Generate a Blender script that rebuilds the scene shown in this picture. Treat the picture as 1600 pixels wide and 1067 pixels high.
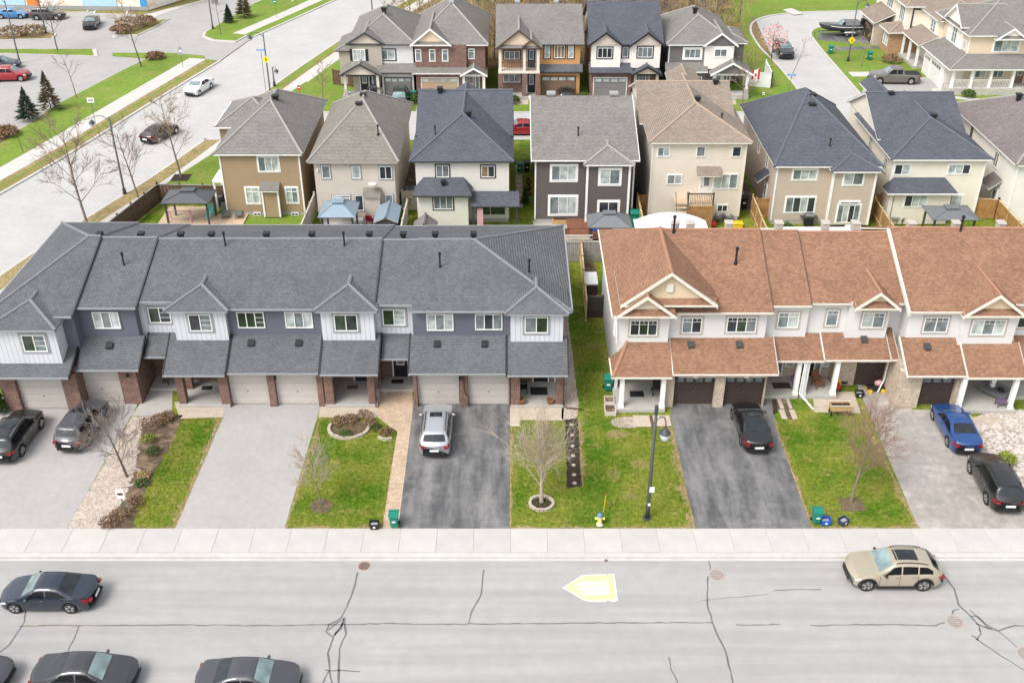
import bpy, bmesh, math, random
from mathutils import Vector, Matrix
R = math.radians
for o in list(bpy.data.objects): bpy.data.objects.remove(o)
scene = bpy.context.scene
COL = scene.collection

# ------------------------------------------------------------------ camera
F = 1640.0; TH = math.atan(1003 / F); CAM_H = 38.0
cam_d = bpy.data.cameras.new('camera'); cam = bpy.data.objects.new('camera', cam_d); COL.objects.link(cam)
cam.location = (0, 0, CAM_H); cam.rotation_euler = (math.pi / 2 - TH, 0, 0)
cam_d.sensor_width = 36; cam_d.lens = F / 1600 * 36; cam_d.clip_end = 3000; cam_d.clip_start = .5
scene.camera = cam

# ------------------------------------------------------------------ sky, sun, exposure
SUN_EL, SUN_AZ = 52, 228          # azimuth measured clockwise from +Y (the way the camera looks)
world = bpy.data.worlds.new('World'); scene.world = world; world.use_nodes = True
wn = world.node_tree.nodes; wl = world.node_tree.links
sky = wn.new('ShaderNodeTexSky'); sky.sky_type = 'NISHITA'; sky.sun_disc = False
sky.sun_elevation = R(SUN_EL); sky.sun_rotation = R(SUN_AZ); sky.dust_density = 3.0; sky.air_density = 1.2
hs = wn.new('ShaderNodeHueSaturation'); hs.inputs['Saturation'].default_value = .22   # thin bright overcast
wl.new(sky.outputs[0], hs.inputs['Color']); wl.new(hs.outputs[0], wn['Background'].inputs['Color'])
wn['Background'].inputs['Strength'].default_value = .15
sd = bpy.data.lights.new('sun', 'SUN'); sun = bpy.data.objects.new('sun', sd); COL.objects.link(sun)
sd.energy = 1.4; sd.angle = R(24); sd.color = (1, .95, .88)
_v = Vector((math.sin(R(SUN_AZ)) * math.cos(R(SUN_EL)), math.cos(R(SUN_AZ)) * math.cos(R(SUN_EL)), math.sin(R(SUN_EL))))
sun.rotation_euler = _v.to_track_quat('Z', 'Y').to_euler(); sun.location = (0, 0, 120)
vs = scene.view_settings; vs.view_transform = 'Standard'; vs.look = 'None'; vs.gamma = 1; vs.use_curve_mapping = False
vs.exposure = 0.8

# ------------------------------------------------------------------ pixel -> place (a direction only; the surface gives the distance)
_c, _s = math.cos(TH), math.sin(TH)
def ray(u, v):
    a = (u - 800) / F; b = -(v - 533.5) / F
    return a, _c + b * _s, -_s + b * _c
def G(u, v, z=0.0):
    d = ray(u, v); t = (z - CAM_H) / d[2]; return Vector((d[0] * t, d[1] * t, z))
def AtY(u, v, Y):
    d = ray(u, v); t = Y / d[1]; return Vector((d[0] * t, Y, CAM_H + d[2] * t))
def AtX(u, v, X):
    d = ray(u, v); t = X / d[0]; return Vector((X, d[1] * t, CAM_H + d[2] * t))

# ------------------------------------------------------------------ mesh helpers
XF = {}
def thing(name, label, cat, loc=(0, 0, 0), rz=0, group=None, world_coords=False):
    o = bpy.data.objects.new(name, None); COL.objects.link(o)
    o.location = loc; o.rotation_euler = (0, 0, rz); o.empty_display_size = .3
    o['label'] = label; o['category'] = cat
    if group: o['group'] = group
    XF[o.name] = Matrix.Translation(-Vector(loc)) if world_coords else None
    return o
def tag(o, label=None, cat=None, group=None, kind=None):
    for k, v in (('label', label), ('category', cat), ('group', group), ('kind', kind)):
        if v: o[k] = v
    return o
class MB:
    def __init__(s): s.v = []; s.f = []
    def add(s, vs_, fs):
        n = len(s.v); s.v += [tuple(p) for p in vs_]; s.f += [tuple(i + n for i in f) for f in fs]; return s
    def box(s, x0, x1, y0, y1, z0, z1):
        return s.add([(x0, y0, z0), (x1, y0, z0), (x1, y1, z0), (x0, y1, z0), (x0, y0, z1), (x1, y0, z1), (x1, y1, z1), (x0, y1, z1)],
                     [(0, 3, 2, 1), (4, 5, 6, 7), (0, 1, 5, 4), (1, 2, 6, 5), (2, 3, 7, 6), (3, 0, 4, 7)])
    def tbox(s, T, u0, u1, d0, d1, z0, z1):
        p = [T(u, d, z) for z in (z0, z1) for (u, d) in ((u0, d0), (u1, d0), (u1, d1), (u0, d1))]
        return s.add(p, [(0, 3, 2, 1), (4, 5, 6, 7), (0, 1, 5, 4), (1, 2, 6, 5), (2, 3, 7, 6), (3, 0, 4, 7)])
    def poly(s, pts): return s.add(pts, [tuple(range(len(pts)))])
    def extr(s, pts, vec):
        n = len(pts); vec = Vector(vec); q = [Vector(p) for p in pts] + [Vector(p) + vec for p in pts]
        return s.add(q, [tuple(range(n)), tuple(range(2 * n - 1, n - 1, -1))] + [(i, (i + 1) % n, n + (i + 1) % n, n + i) for i in range(n)])
    def prism(s, pts, z0, z1): return s.extr([(p[0], p[1], z0) for p in pts], (0, 0, z1 - z0))
    def tube(s, pts, rad, n=6, caps=True):
        pts = [Vector(p) for p in pts]; base = len(s.v); m = len(pts)
        if not isinstance(rad, (list, tuple)): rad = [rad] * m
        for i, p in enumerate(pts):
            d = (pts[min(i + 1, m - 1)] - pts[max(i - 1, 0)]).normalized()
            a = d.orthogonal().normalized() if abs(d.z) > .9 else d.cross(Vector((0, 0, 1))).normalized()
            b = d.cross(a)
            for k in range(n):
                t = 2 * math.pi * (k + .5) / n; q = p + (a * math.cos(t) + b * math.sin(t)) * rad[i]; s.v.append(tuple(q))
        for i in range(m - 1):
            for k in range(n):
                s.f.append((base + i * n + k, base + i * n + (k + 1) % n, base + (i + 1) * n + (k + 1) % n, base + (i + 1) * n + k))
        if caps:
            s.f.append(tuple(base + k for k in range(n))); s.f.append(tuple(base + (m - 1) * n + k for k in range(n)))
        return s
    def cyl(s, c, r, z0, z1, n=16, r2=None):
        r2 = r if r2 is None else r2
        return s.lathe(c, [(r, z0), (r2, z1)], n)
    def lathe(s, c, prof, n=16):
        base = len(s.v)
        for r, z in prof:
            for k in range(n):
                t = 2 * math.pi * k / n; s.v.append((c[0] + r * math.cos(t), c[1] + r * math.sin(t), c[2] + z if len(c) > 2 else z))
        m = len(prof)
        for i in range(m - 1):
            for k in range(n):
                s.f.append((base + i * n + k, base + i * n + (k + 1) % n, base + (i + 1) * n + (k + 1) % n, base + (i + 1) * n + k))
        s.f.append(tuple(base + k for k in range(n - 1, -1, -1))); s.f.append(tuple(base + (m - 1) * n + k for k in range(n)))
        return s
    def blob(s, c, r, n=8, m=5, jit=.15, rng=random):
        base = len(s.v); rx, ry, rz = r if isinstance(r, (tuple, list)) else (r, r, r)
        for i in range(1, m):
            ph = math.pi * i / m
            for k in range(n):
                t = 2 * math.pi * k / n; j = 1 + rng.uniform(-jit, jit)
                s.v.append((c[0] + rx * j * math.sin(ph) * math.cos(t), c[1] + ry * j * math.sin(ph) * math.sin(t), c[2] + rz * j * math.cos(ph)))
        s.v.append((c[0], c[1], c[2] + rz)); s.v.append((c[0], c[1], c[2] - rz)); T = len(s.v) - 2
        for i in range(m - 2):
            for k in range(n): s.f.append((base + i * n + k, base + i * n + (k + 1) % n, base + (i + 1) * n + (k + 1) % n, base + (i + 1) * n + k))
        for k in range(n):
            s.f.append((T, base + k, base + (k + 1) % n)); s.f.append((T + 1, base + (m - 2) * n + (k + 1) % n, base + (m - 2) * n + k))
        return s
    def rot(s, M):
        s.v = [tuple(M @ Vector(p)) for p in s.v]; return s
    def build(s, name, mat, parent=None, smooth=False, recalc=True, bevel=0):
        me = bpy.data.meshes.new(name); vv = s.v
        xf = XF.get(parent.name) if parent else None
        if xf is not None: vv = [tuple(xf @ Vector(p)) for p in vv]
        me.from_pydata(vv, [], s.f)
        if recalc or bevel:
            bm = bmesh.new(); bm.from_mesh(me)
            if bevel: bmesh.ops.bevel(bm, geom=bm.edges[:], offset=bevel, segments=1, affect='EDGES', clamp_overlap=True)
            bmesh.ops.recalc_face_normals(bm, faces=bm.faces); bm.to_mesh(me); bm.free()
        if smooth:
            me.polygons.foreach_set('use_smooth', [True] * len(me.polygons))
        me.materials.append(M_(mat))
        o = bpy.data.objects.new(name, me); COL.objects.link(o)
        if parent: o.parent = parent; XF[o.name] = xf
        return o
def copy_tree(o, parent=None):
    c = o.copy(); COL.objects.link(c); c.parent = parent
    if parent is not None: c.matrix_parent_inverse = o.matrix_parent_inverse.copy()
    for ch in list(o.children): copy_tree(ch, c)
    return c

# ------------------------------------------------------------------ materials
MATS = {}
def M_(m): return MATS[m] if isinstance(m, str) else m
class N:
    def __init__(s, name):
        s.m = bpy.data.materials.new(name); s.m.use_nodes = True; s.t = s.m.node_tree; s.b = s.t.nodes['Principled BSDF']; MATS[name] = s.m
        s._tc = None
    def n(s, typ, **kw):
        nd = s.t.nodes.new(typ)
        for k, v in kw.items(): setattr(nd, k, v)
        return nd
    def L(s, a, b): s.t.links.new(a, b)
    def tc(s, out='Object'):
        if not s._tc: s._tc = s.n('ShaderNodeTexCoord')
        return s._tc.outputs[out]
    def math(s, op, a, b=None, c=None):
        nd = s.n('ShaderNodeMath', operation=op)
        for i, x in enumerate((a, b, c)):
            if x is None: continue
            if isinstance(x, (int, float)): nd.inputs[i].default_value = x
            else: s.L(x, nd.inputs[i])
        return nd.outputs[0]
    def noise(s, scale, detail=3, rough=.55, vec=None):
        nd = s.n('ShaderNodeTexNoise'); nd.inputs['Scale'].default_value = scale; nd.inputs['Detail'].default_value = detail; nd.inputs['Roughness'].default_value = rough
        s.L(vec if vec is not None else s.tc(), nd.inputs['Vector']); return nd.outputs['Fac']
    def ramp(s, fac, lo, hi, a=0., b=1.):
        nd = s.n('ShaderNodeMapRange'); s.L(fac, nd.inputs[0]); nd.inputs[1].default_value = lo; nd.inputs[2].default_value = hi; nd.inputs[3].default_value = a; nd.inputs[4].default_value = b
        return nd.outputs[0]
    def mix(s, fac, a, b, mode='MIX'):
        nd = s.n('ShaderNodeMix', data_type='RGBA', blend_type=mode)
        for sock, x in ((nd.inputs[0], fac), (nd.inputs[6], a), (nd.inputs[7], b)):
            if isinstance(x, (int, float)): sock.default_value = x
            elif isinstance(x, (tuple, list)): sock.default_value = (*x, 1)
            else: s.L(x, sock)
        return nd.outputs[2]
    def vary(s, colr, scale, amt, detail=3):
        f = s.ramp(s.noise(scale, detail), .3, .7, 1 - amt, 1 + amt)
        nd = s.n('ShaderNodeVectorMath', operation='SCALE')
        if isinstance(colr, (tuple, list)): nd.inputs[0].default_value = colr
        else: s.L(colr, nd.inputs[0])
        s.L(f, nd.inputs['Scale']); return nd.outputs[0]
    def bump(s, h, st=.3, dist=.02):
        nd = s.n('ShaderNodeBump'); nd.inputs['Strength'].default_value = st; nd.inputs['Distance'].default_value = dist
        s.L(h, nd.inputs['Height']); s.L(nd.outputs[0], s.b.inputs['Normal'])
    def out(s, colr, rough=.8, spec=.3, metal=0, coat=0):
        i = s.b.inputs
        if isinstance(colr, (tuple, list)): i['Base Color'].default_value = (*colr, 1)
        else: s.L(colr, i['Base Color'])
        if isinstance(rough, (int, float)): i['Roughness'].default_value = rough
        else: s.L(rough, i['Roughness'])
        i['Specular IOR Level'].default_value = spec; i['Metallic'].default_value = metal; i['Coat Weight'].default_value = coat
        if coat: i['Coat Roughness'].default_value = .04
        return s.m
    def wall_uv(s):
        sp = s.n('ShaderNodeSeparateXYZ'); s.L(s.tc(), sp.inputs[0])
        sn = s.n('ShaderNodeSeparateXYZ'); s.L(s.tc('Normal'), sn.inputs[0])
        g = s.math('GREATER_THAN', s.math('ABSOLUTE', sn.outputs[0]), s.math('ABSOLUTE', sn.outputs[1]))
        u = s.math('ADD', s.math('MULTIPLY', g, sp.outputs[1]), s.math('MULTIPLY', s.math('SUBTRACT', 1., g), sp.outputs[0]))
        return u, sp.outputs[2]
    def bricks(s, w, h, c1, c2, mortar, msize, k=1.):
        u, z = s.wall_uv(); cb = s.n('ShaderNodeCombineXYZ'); s.L(u, cb.inputs[0]); s.L(z, cb.inputs[1])
        br = s.n('ShaderNodeTexBrick'); s.L(cb.outputs[0], br.inputs['Vector'])
        for k_, v in (('Color1', c1), ('Color2', c2), ('Mortar', mortar)): br.inputs[k_].default_value = (*v, 1)
        br.inputs['Scale'].default_value = 1; br.inputs['Mortar Size'].default_value = msize; br.inputs['Brick Width'].default_value = w; br.inputs['Row Height'].default_value = h
        br.inputs['Mortar Smooth'].default_value = .3
        return br
def plain(name, c, rough=.7, spec=.3, metal=0, vary=.06, scale=3., coat=0, bump=0):
    n = N(name); col_ = n.vary(c, scale, vary) if vary else c
    if bump: n.bump(n.noise(scale * 12), bump, .01)
    return n.out(col_, rough, spec, metal, coat)
def shingle(name, c, spread=.15, h=.058, w=.20):
    n = N(name); a = tuple(x * (1 - spread) for x in c); b = tuple(x * (1 + spread) for x in c); m = tuple(x * .55 for x in c)
    br = n.bricks(w, h, a, b, m, .011); cc = n.vary(br.outputs['Color'], .35, .08); cc = n.vary(cc, 1.6, .06); cc = n.vary(cc, 18, .16, 2)
    n.bump(br.outputs['Fac'], -.35, .02); return n.out(cc, .92, .15)
def siding(name, c, p=.16, vert=False, amt=.78):
    n = N(name); u, z = n.wall_uv(); f = n.math('FRACT', n.math('DIVIDE', u if vert else z, p))
    ln = n.math('LESS_THAN', f, .14); cc = n.mix(ln, c, tuple(x * amt for x in c)); cc = n.vary(cc, .8, .04)
    n.bump(f, .25, .02); return n.out(cc, .6, .3)
def brickwall(name, c1, c2, mortar):
    n = N(name); br = n.bricks(.23, .085, c1, c2, mortar, .012); cc = n.vary(br.outputs['Color'], 2.5, .12); cc = n.vary(cc, 14, .2, 1)
    n.bump(br.outputs['Fac'], -.4, .015); return n.out(cc, .9, .2)
def car_paint(name, c, metal=.35, rough=.35):
    n = N(name); return n.out(c, rough, .5, metal, coat=1.)
# roofs
shingle('shingle_charcoal', (.132, .138, .149)); shingle('shingle_grey', (.225, .213, .20)); shingle('shingle_warm_grey', (.235, .218, .195))
shingle('shingle_brown', (.290, .163, .106), .22); shingle('shingle_tan', (.285, .235, .195)); shingle('shingle_slate', (.105, .112, .135)); shingle('shingle_lilac', (.21, .18, .175))
for nm, c in (('cap_charcoal', (.19, .195, .21)), ('cap_grey', (.30, .285, .265)), ('cap_brown', (.33, .18, .12)), ('cap_tan', (.34, .27, .21)), ('cap_slate', (.115, .122, .145))): plain(nm, c, .9, .15, vary=.15, scale=8)
# walls
siding('siding_white', (.68, .68, .675)); siding('batten_white', (.58, .595, .635), .3, True, .72); siding('siding_slate', (.125, .137, .172), .15); siding('siding_brown', (.37, .27, .175))
siding('siding_blush', (.60, .53, .46)); siding('siding_ivory', (.72, .70, .64)); siding('siding_umber', (.125, .108, .105)); siding('siding_beige', (.70, .63, .54)); siding('siding_tan', (.54, .45, .375))
siding('siding_cream', (.80, .75, .64)); siding('siding_paper', (.82, .79, .74)); siding('siding_greige', (.43, .39, .33)); siding('siding_orange', (.56, .30, .12)); siding('siding_grey', (.16, .15, .145))
siding('siding_shake', (.68, .56, .40), .2); siding('siding_peach', (.70, .56, .42))
brickwall('brick_red', (.095, .040, .030), (.215, .098, .070), (.30, .25, .22)); brickwall('brick_tan', (.36, .275, .205), (.50, .40, .31), (.56, .50, .43)); brickwall('brick_orange', (.32, .155, .075), (.42, .23, .12), (.48, .36, .26))
brickwall('stone_grey', (.40, .37, .33), (.55, .52, .48), (.38, .35, .32))
# trim etc.
plain('white_trim', (.82, .82, .80), .5); plain('dark_trim', (.055, .055, .06), .5); plain('grey_trim', (.30, .31, .33), .6); plain('taupe_trim', (.44, .40, .36), .6); plain('ivory_trim', (.70, .66, .58), .55)
plain('black_trim', (.022, .022, .025), .5); plain('brown_trim', (.09, .06, .045), .6)
plain('door_beige', (.50, .465, .43), .5, vary=.03); plain('door_brown', (.062, .045, .04), .45, vary=.05); plain('door_grey', (.20, .195, .19), .5); plain('door_tan', (.46, .35, .24), .5); plain('door_umber', (.20, .13, .09), .5); plain('door_white', (.72, .70, .66), .5)
plain('entry_black', (.02, .022, .028), .35); plain('entry_teal', (.03, .06, .08), .4)
for nm, c, ro in (('glass_dark', (.035, .042, .05), .06), ('glass_green', (.035, .055, .035), .05), ('glass_pale', (.42, .47, .46), .15), ('glass_mid', (.17, .20, .21), .08), ('glass_warm', (.24, .17, .10), .12), ('glass_car', (.018, .024, .028), .03), ('glass_screen', (.20, .27, .275), .05), ('glass_side', (.008, .009, .011), .12)):  # glass_screen: the light windscreens reflect is put into its pale teal colour
    n = N(nm); n.out(n.vary(c, 1.6, .35, 1), ro, .6 if nm != 'glass_side' else .25)
# ground
n = N('road'); a = n.vary((.355, .348, .342), .12, .05); a = n.vary(a, 1.5, .05); a = n.vary(a, 40, .10, 2); n.bump(n.noise(60), .25, .006)
sp = n.n('ShaderNodeSeparateXYZ'); n.L(n.tc(), sp.inputs[0])
tr = n.math('SINE', n.math('MULTIPLY', sp.outputs[1], 3.6)); cb = n.n('ShaderNodeCombineXYZ'); n.L(n.math('MULTIPLY', sp.outputs[0], .06), cb.inputs[0]); n.L(n.math('MULTIPLY', sp.outputs[1], 1.3), cb.inputs[1])
a = n.mix(n.ramp(n.noise(1., 2, vec=cb.outputs[0]), .42, .62, 0, .45), a, (.27, .265, .263)); n.out(a, .9, .25)
def ground(name, c, big=.08, mid=.1, fine=.15, sc=(.3, 2.5, 40), rough=.95, bump=.3, second=None, thr=(.5, .62), ssc=.9):
    n = N(name); cc = c
    if second: cc = n.mix(n.ramp(n.noise(ssc, 4, .65), *thr), c, second)
    cc = n.vary(cc, sc[0], big); cc = n.vary(cc, sc[1], mid); cc = n.vary(cc, sc[2], fine, 2)
    n.bump(n.noise(sc[2]), bump, .01); return n.out(cc, rough, .2)
ground('road_far', (.43, .422, .413), .05, .05, .08); ground('concrete', (.50, .485, .46), .05, .05, .07); ground('kerb_concrete', (.49, .47, .45), .05, .06, .08)
ground('concrete_porch', (.40, .385, .36), .06, .06, .05); ground('concrete_walk', (.47, .40, .325), .08, .1, .1)
ground('asphalt_pale', (.365, .347, .340), .05, .05, .16); ground('asphalt_dusty', (.315, .29, .27), .14, .14, .14, second=(.42, .39, .365), thr=(.50, .68), ssc=.6, sc=(.45, 2.5, 40))
n = N('asphalt_dark'); mp = n.n('ShaderNodeMapping'); mp.inputs['Scale'].default_value = (1.1, .22, 1); n.L(n.tc(), mp.inputs[0])
a = n.mix(n.ramp(n.noise(1.0, 4, .6, mp.outputs[0]), .38, .66), (.088, .088, .092), (.20, .197, .196)); a = n.mix(n.ramp(n.noise(.5, 3), .5, .7, 0, .5), a, (.26, .256, .252)); a = n.vary(a, 3, .14); a = n.vary(a, 38, .18, 2); n.bump(n.noise(45), .3, .008); n.out(a, .9, .25)
ground('asphalt_lot', (.355, .343, .335), .05, .06, .08)
n = N('lawn'); a = n.mix(n.ramp(n.noise(.32, 2), .36, .56), (.072, .150, .008), (.160, .196, .024)); a = n.mix(n.ramp(n.noise(1.3, 5, .68), .50, .68, 0, .85), a, (.27, .23, .065)); a = n.vary(a, 4.5, .38); a = n.vary(a, 24, .40, 2); n.bump(n.noise(24), .6, .02); n.out(a, .95, .15)
ground('lawn_lush', (.065, .135, .013), .14, .2, .4, sc=(.25, 1.6, 26), second=(.13, .16, .03), thr=(.5, .75), bump=.6)
ground('lawn_worn', (.20, .20, .055), .18, .25, .4, sc=(.25, 5, 26), second=(.26, .19, .085), thr=(.45, .66), bump=.6)
ground('lawn_far', (.145, .225, .032), .12, .18, .25, sc=(.15, 2.5, 12), second=(.22, .225, .06), thr=(.48, .72), ssc=.5)
ground('dry_grass', (.32, .225, .13), .15, .25, .4, sc=(.4, 5, 26), second=(.19, .19, .055), thr=(.45, .6), bump=.6, ssc=2.2)
ground('soil', (.12, .085, .06), .15, .3, .4, second=(.23, .17, .11)); ground('mulch', (.045, .032, .027), .1, .25, .5, sc=(.4, 3, 30), bump=.8); ground('mulch_bark', (.15, .105, .08), .1, .25, .5, sc=(.4, 3, 30), bump=.8)
ground('dirt_scrub', (.22, .16, .085), .2, .25, .4, sc=(.1, .5, 8), second=(.13, .13, .04), ssc=.2)
n = N('gravel'); vo = n.n('ShaderNodeTexVoronoi'); vo.inputs['Scale'].default_value = 14; n.L(n.tc(), vo.inputs['Vector'])
bw = n.n('ShaderNodeRGBToBW'); n.L(vo.outputs['Color'], bw.inputs[0])
n.bump(vo.outputs['Distance'], -.7, .03); n.out(n.vary(n.mix(n.ramp(bw.outputs[0], .2, .8), (.30, .245, .205), (.54, .46, .40)), 1.2, .1), .9, .2)
n = N('river_stone'); vo = n.n('ShaderNodeTexVoronoi'); vo.inputs['Scale'].default_value = 7; n.L(n.tc(), vo.inputs['Vector'])
bw = n.n('ShaderNodeRGBToBW'); n.L(vo.outputs['Color'], bw.inputs[0])
n.bump(vo.outputs['Distance'], -.7, .04); n.out(n.vary(n.mix(n.ramp(bw.outputs[0], .2, .8), (.30, .255, .22), (.60, .54, .49)), 1.2, .1), .9, .2)
n = N('paver'); br = n.n('ShaderNodeTexBrick'); n.L(n.tc(), br.inputs['Vector']); br.inputs['Scale'].default_value = 1
for k_, v in (('Color1', (.44, .325, .225)), ('Color2', (.55, .425, .315)), ('Mortar', (.33, .25, .19))): br.inputs[k_].default_value = (*v, 1)
br.inputs['Brick Width'].default_value = .24; br.inputs['Row Height'].default_value = .16; br.inputs['Mortar Size'].default_value = .012
n.out(n.vary(n.vary(br.outputs['Color'], 6, .12), .6, .1), .9, .2)
plain('tar', (.135, .135, .14), .6, .3, vary=.15, scale=6); plain('iron_rust', (.20, .125, .11), .7, .3, vary=.25, scale=14); plain('cover_iron', (.27, .225, .21), .8, vary=.2, scale=9); plain('cover_concrete', (.36, .32, .30), .8, vary=.15, scale=6)
plain('paint_yellow', (.74, .68, .30), .7, vary=.10, scale=5); plain('paint_white', (.76, .76, .74), .7, vary=.08, scale=5); plain('paint_old_yellow', (.45, .385, .25), .8, vary=.2, scale=5)
# misc
plain('steel_dark', (.07, .074, .08), .45, .4, .3); plain('steel_grey', (.20, .205, .21), .4, .5, .6); plain('chrome', (.6, .6, .61), .18, .5, 1, vary=0); plain('rubber', (.018, .018, .019), .85)
plain('plastic_black', (.02, .02, .022), .5); plain('plastic_green', (.012, .19, .135), .45); plain('plastic_blue', (.02, .10, .50), .4); plain('plastic_navy', (.035, .06, .11), .5); plain('plastic_red', (.45, .02, .02), .4); plain('plastic_white', (.80, .80, .79), .5); plain('plastic_teal', (.22, .62, .56), .5); plain('plastic_yellow', (.75, .48, .02), .45); plain('plastic_grey', (.32, .32, .33), .5); plain('vinyl_pink', (.62, .36, .38), .6)
plain('fence_brown', (.115, .072, .050), .8, vary=.22, scale=2.2); plain('fence_pale', (.50, .375, .215), .85, vary=.2, scale=2); plain('fence_amber', (.36, .20, .075), .8, vary=.25, scale=2); plain('fence_grey', (.27, .255, .24), .85, vary=.18, scale=2); plain('fence_vinyl', (.54, .49, .42), .6); plain('wood_dark', (.06, .045, .04), .8, vary=.2, scale=4); plain('wood_red', (.20, .085, .05), .7, vary=.2, scale=4); plain('wood_deck', (.52, .40, .28), .8, vary=.12, scale=3); plain('wood_honey', (.50, .31, .13), .75, vary=.15, scale=4)
plain('metal_roof_blue', (.25, .33, .40), .45, .4, .2); plain('metal_roof_grey', (.17, .18, .19), .5, .4, .2); plain('metal_roof_dark', (.10, .105, .115), .5, .4, .2); plain('canvas_white', (.84, .84, .85), .8, vary=.03); plain('canvas_blue', (.05, .17, .40), .7); plain('canvas_red', (.33, .02, .04), .7); plain('fabric_grey', (.16, .16, .165), .9); plain('fabric_black', (.025, .025, .027), .9); plain('fabric_purple', (.13, .085, .15), .9); plain('fabric_olive', (.13, .14, .12), .9)
plain('bark_grey', (.20, .165, .14), .9, vary=.2, scale=6); plain('bark_pale', (.37, .31, .235), .9, vary=.15, scale=6); plain('bark_dark', (.11, .085, .072), .9, vary=.2, scale=6); plain('twig_brown', (.22, .15, .115), .9, vary=.2, scale=3); plain('twig_red', (.27, .17, .12), .9, vary=.2, scale=3); plain('twig_gold', (.40, .29, .13), .9, vary=.25, scale=1.2); plain('twig_tan', (.30, .23, .16), .9, vary=.25, scale=1.2)
plain('leaf_green', (.055, .10, .02), .7, vary=.35, scale=5); plain('leaf_lime', (.20, .23, .03), .7, vary=.3, scale=5); plain('needle', (.045, .075, .045), .8, vary=.35, scale=4); plain('needle_bronze', (.13, .105, .06), .8, vary=.3, scale=4); plain('leaf_dead', (.20, .12, .07), .8, vary=.35, scale=5); plain('blossom', (.62, .33, .33), .7, vary=.25, scale=5); plain('bloom_gold', (.72, .42, .03), .7, vary=.2, scale=5)
n = N('grass_blade'); a = n.mix(n.ramp(n.noise(.32, 2), .36, .56), (.085, .170, .010), (.172, .212, .028)); n.out(n.vary(a, 4.0, .50), .8, .2); plain('grass_straw', (.32, .26, .085), .85, vary=.35, scale=1.4)
plain('stone_block', (.42, .365, .30), .9, vary=.2, scale=9); plain('terracotta', (.28, .12, .045), .7); plain('sign_yellow', (.85, .62, .01), .5, vary=0); plain('sign_blue', (.08, .22, .62), .5, vary=0); plain('sign_green', (.02, .22, .12), .5, vary=0); plain('sign_red', (.55, .02, .03), .5, vary=0); plain('hydrant_yellow', (.72, .60, .22), .5); plain('hydrant_blue', (.10, .22, .36), .5)
plain('panel_blue', (.06, .28, .62), .5); plain('panel_sky', (.40, .60, .78), .5); plain('panel_orange', (.70, .22, .05), .5); plain('skin', (.5, .33, .25), .6)
n = N('panel_mosaic'); br = n.bricks(.8, .45, (.86, .84, .80), (.78, .60, .42), (.70, .66, .62), .02); n.out(br.outputs['Color'], .6, .3)
n = N('light_red'); n.out((.27, .010, .012), .15, .5); n = N('light_clear'); n.out((.62, .63, .65), .12, .6); n = N('light_amber'); n.out((.7, .25, .02), .2, .5)
n = N('lamp_glass'); n.out((.45, .47, .50), .2, .6)
# ================================================================== GROUND
def struct(o, label=None):
    o['kind'] = 'structure'
    if label: o['label'] = label
    return o
def sheet(name, pts, z, mat, kind='structure', parent=None):
    o = MB().poly([(p[0], p[1], z) for p in pts]).build(name, mat, parent, recalc=False)
    if o.data.polygons[0].normal.z < 0: o.data.flip_normals()
    if not parent: o['kind'] = kind
    return o
def slab(name, pts, z0, z1, mat, parent=None):
    o = MB().prism([(p[0], p[1]) for p in pts], z0, z1).build(name, mat, parent)
    if not parent: o['kind'] = 'structure'
    return o
def px(*pts): return [G(u, v) for u, v in pts]
def wob(pts, amp=.06, step=.5, seed=1):
    rng = random.Random(seed); out = []
    n = len(pts)
    for i in range(n):
        a = Vector((pts[i][0], pts[i][1], 0)); b = Vector((pts[(i + 1) % n][0], pts[(i + 1) % n][1], 0)); d = (b - a).length; k = max(1, int(d / step))
        nrm = Vector((-(b - a).y, (b - a).x, 0)).normalized() if d > 1e-6 else Vector((0, 0, 0))
        for j in range(k):
            p = a.lerp(b, j / k) + nrm * (rng.uniform(-amp, amp) if j else 0); out.append(p)
    return out
def offset(pts, d):
    out = []; P_ = [Vector((p[0], p[1])) for p in pts]
    for i, p in enumerate(P_):
        t = (P_[min(i + 1, len(P_) - 1)] - P_[max(i - 1, 0)]).normalized(); out.append(p + Vector((t.y, -t.x)) * d)
    return out
def strip(pts, d0, d1): return offset(pts, d0) + offset(pts, d1)[::-1]
def smooth_line(pts, k=6):
    P_ = [Vector((p[0], p[1])) for p in pts]; out = []
    for i in range(len(P_) - 1):
        p0, p1, p2, p3 = P_[max(i - 1, 0)], P_[i], P_[i + 1], P_[min(i + 2, len(P_) - 1)]
        for j in range(k):
            t = j / k; out.append(.5 * ((2 * p1) + (p2 - p0) * t + (2 * p0 - 5 * p1 + 4 * p2 - p3) * t * t + (3 * p1 - p0 - 3 * p2 + p3) * t ** 3))
    out.append(P_[-1]); return out

RZ = -.10
sheet('ground', [(-1500, -600), (1500, -600), (1500, 2200), (-1500, 2200)], -.16, 'dirt_scrub')
sheet('road', [(-95, 2), (95, 2), (95, 40.75), (-95, 40.75)], RZ, 'road')
KR = smooth_line([(-49, 40.75), (-43.8, 56), (-39.7, 72.2), (-37.2, 81), (-33.6, 92.2), (-31.2, 101.5)], 5)
KR2 = smooth_line([(-29.4, 109.4), (-28.0, 117.25), (-24.2, 132), (-19.9, 146.5), (-11, 172), (-2, 195)], 5)
KL = smooth_line([(-61, 40.75), (-53, 65), (-44.5, 93.2), (-40.2, 111), (-35.9, 128.5)], 5)
KL2 = smooth_line([(-34.0, 139.5), (-30.5, 148), (-26.2, 159), (-19, 178), (-12, 197)], 5)
sheet('street', [(p.x, p.y) for p in KL] + [(p.x, p.y) for p in KL2] + [(p.x, p.y) for p in KR2[::-1]] + [(p.x, p.y) for p in KR[::-1]], RZ, 'road_far')
sheet('cross_street', [(-31.2, 101.5), (95, 101.5), (95, 109.4), (-29.4, 109.4)], RZ + .004, 'road_far')
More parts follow.
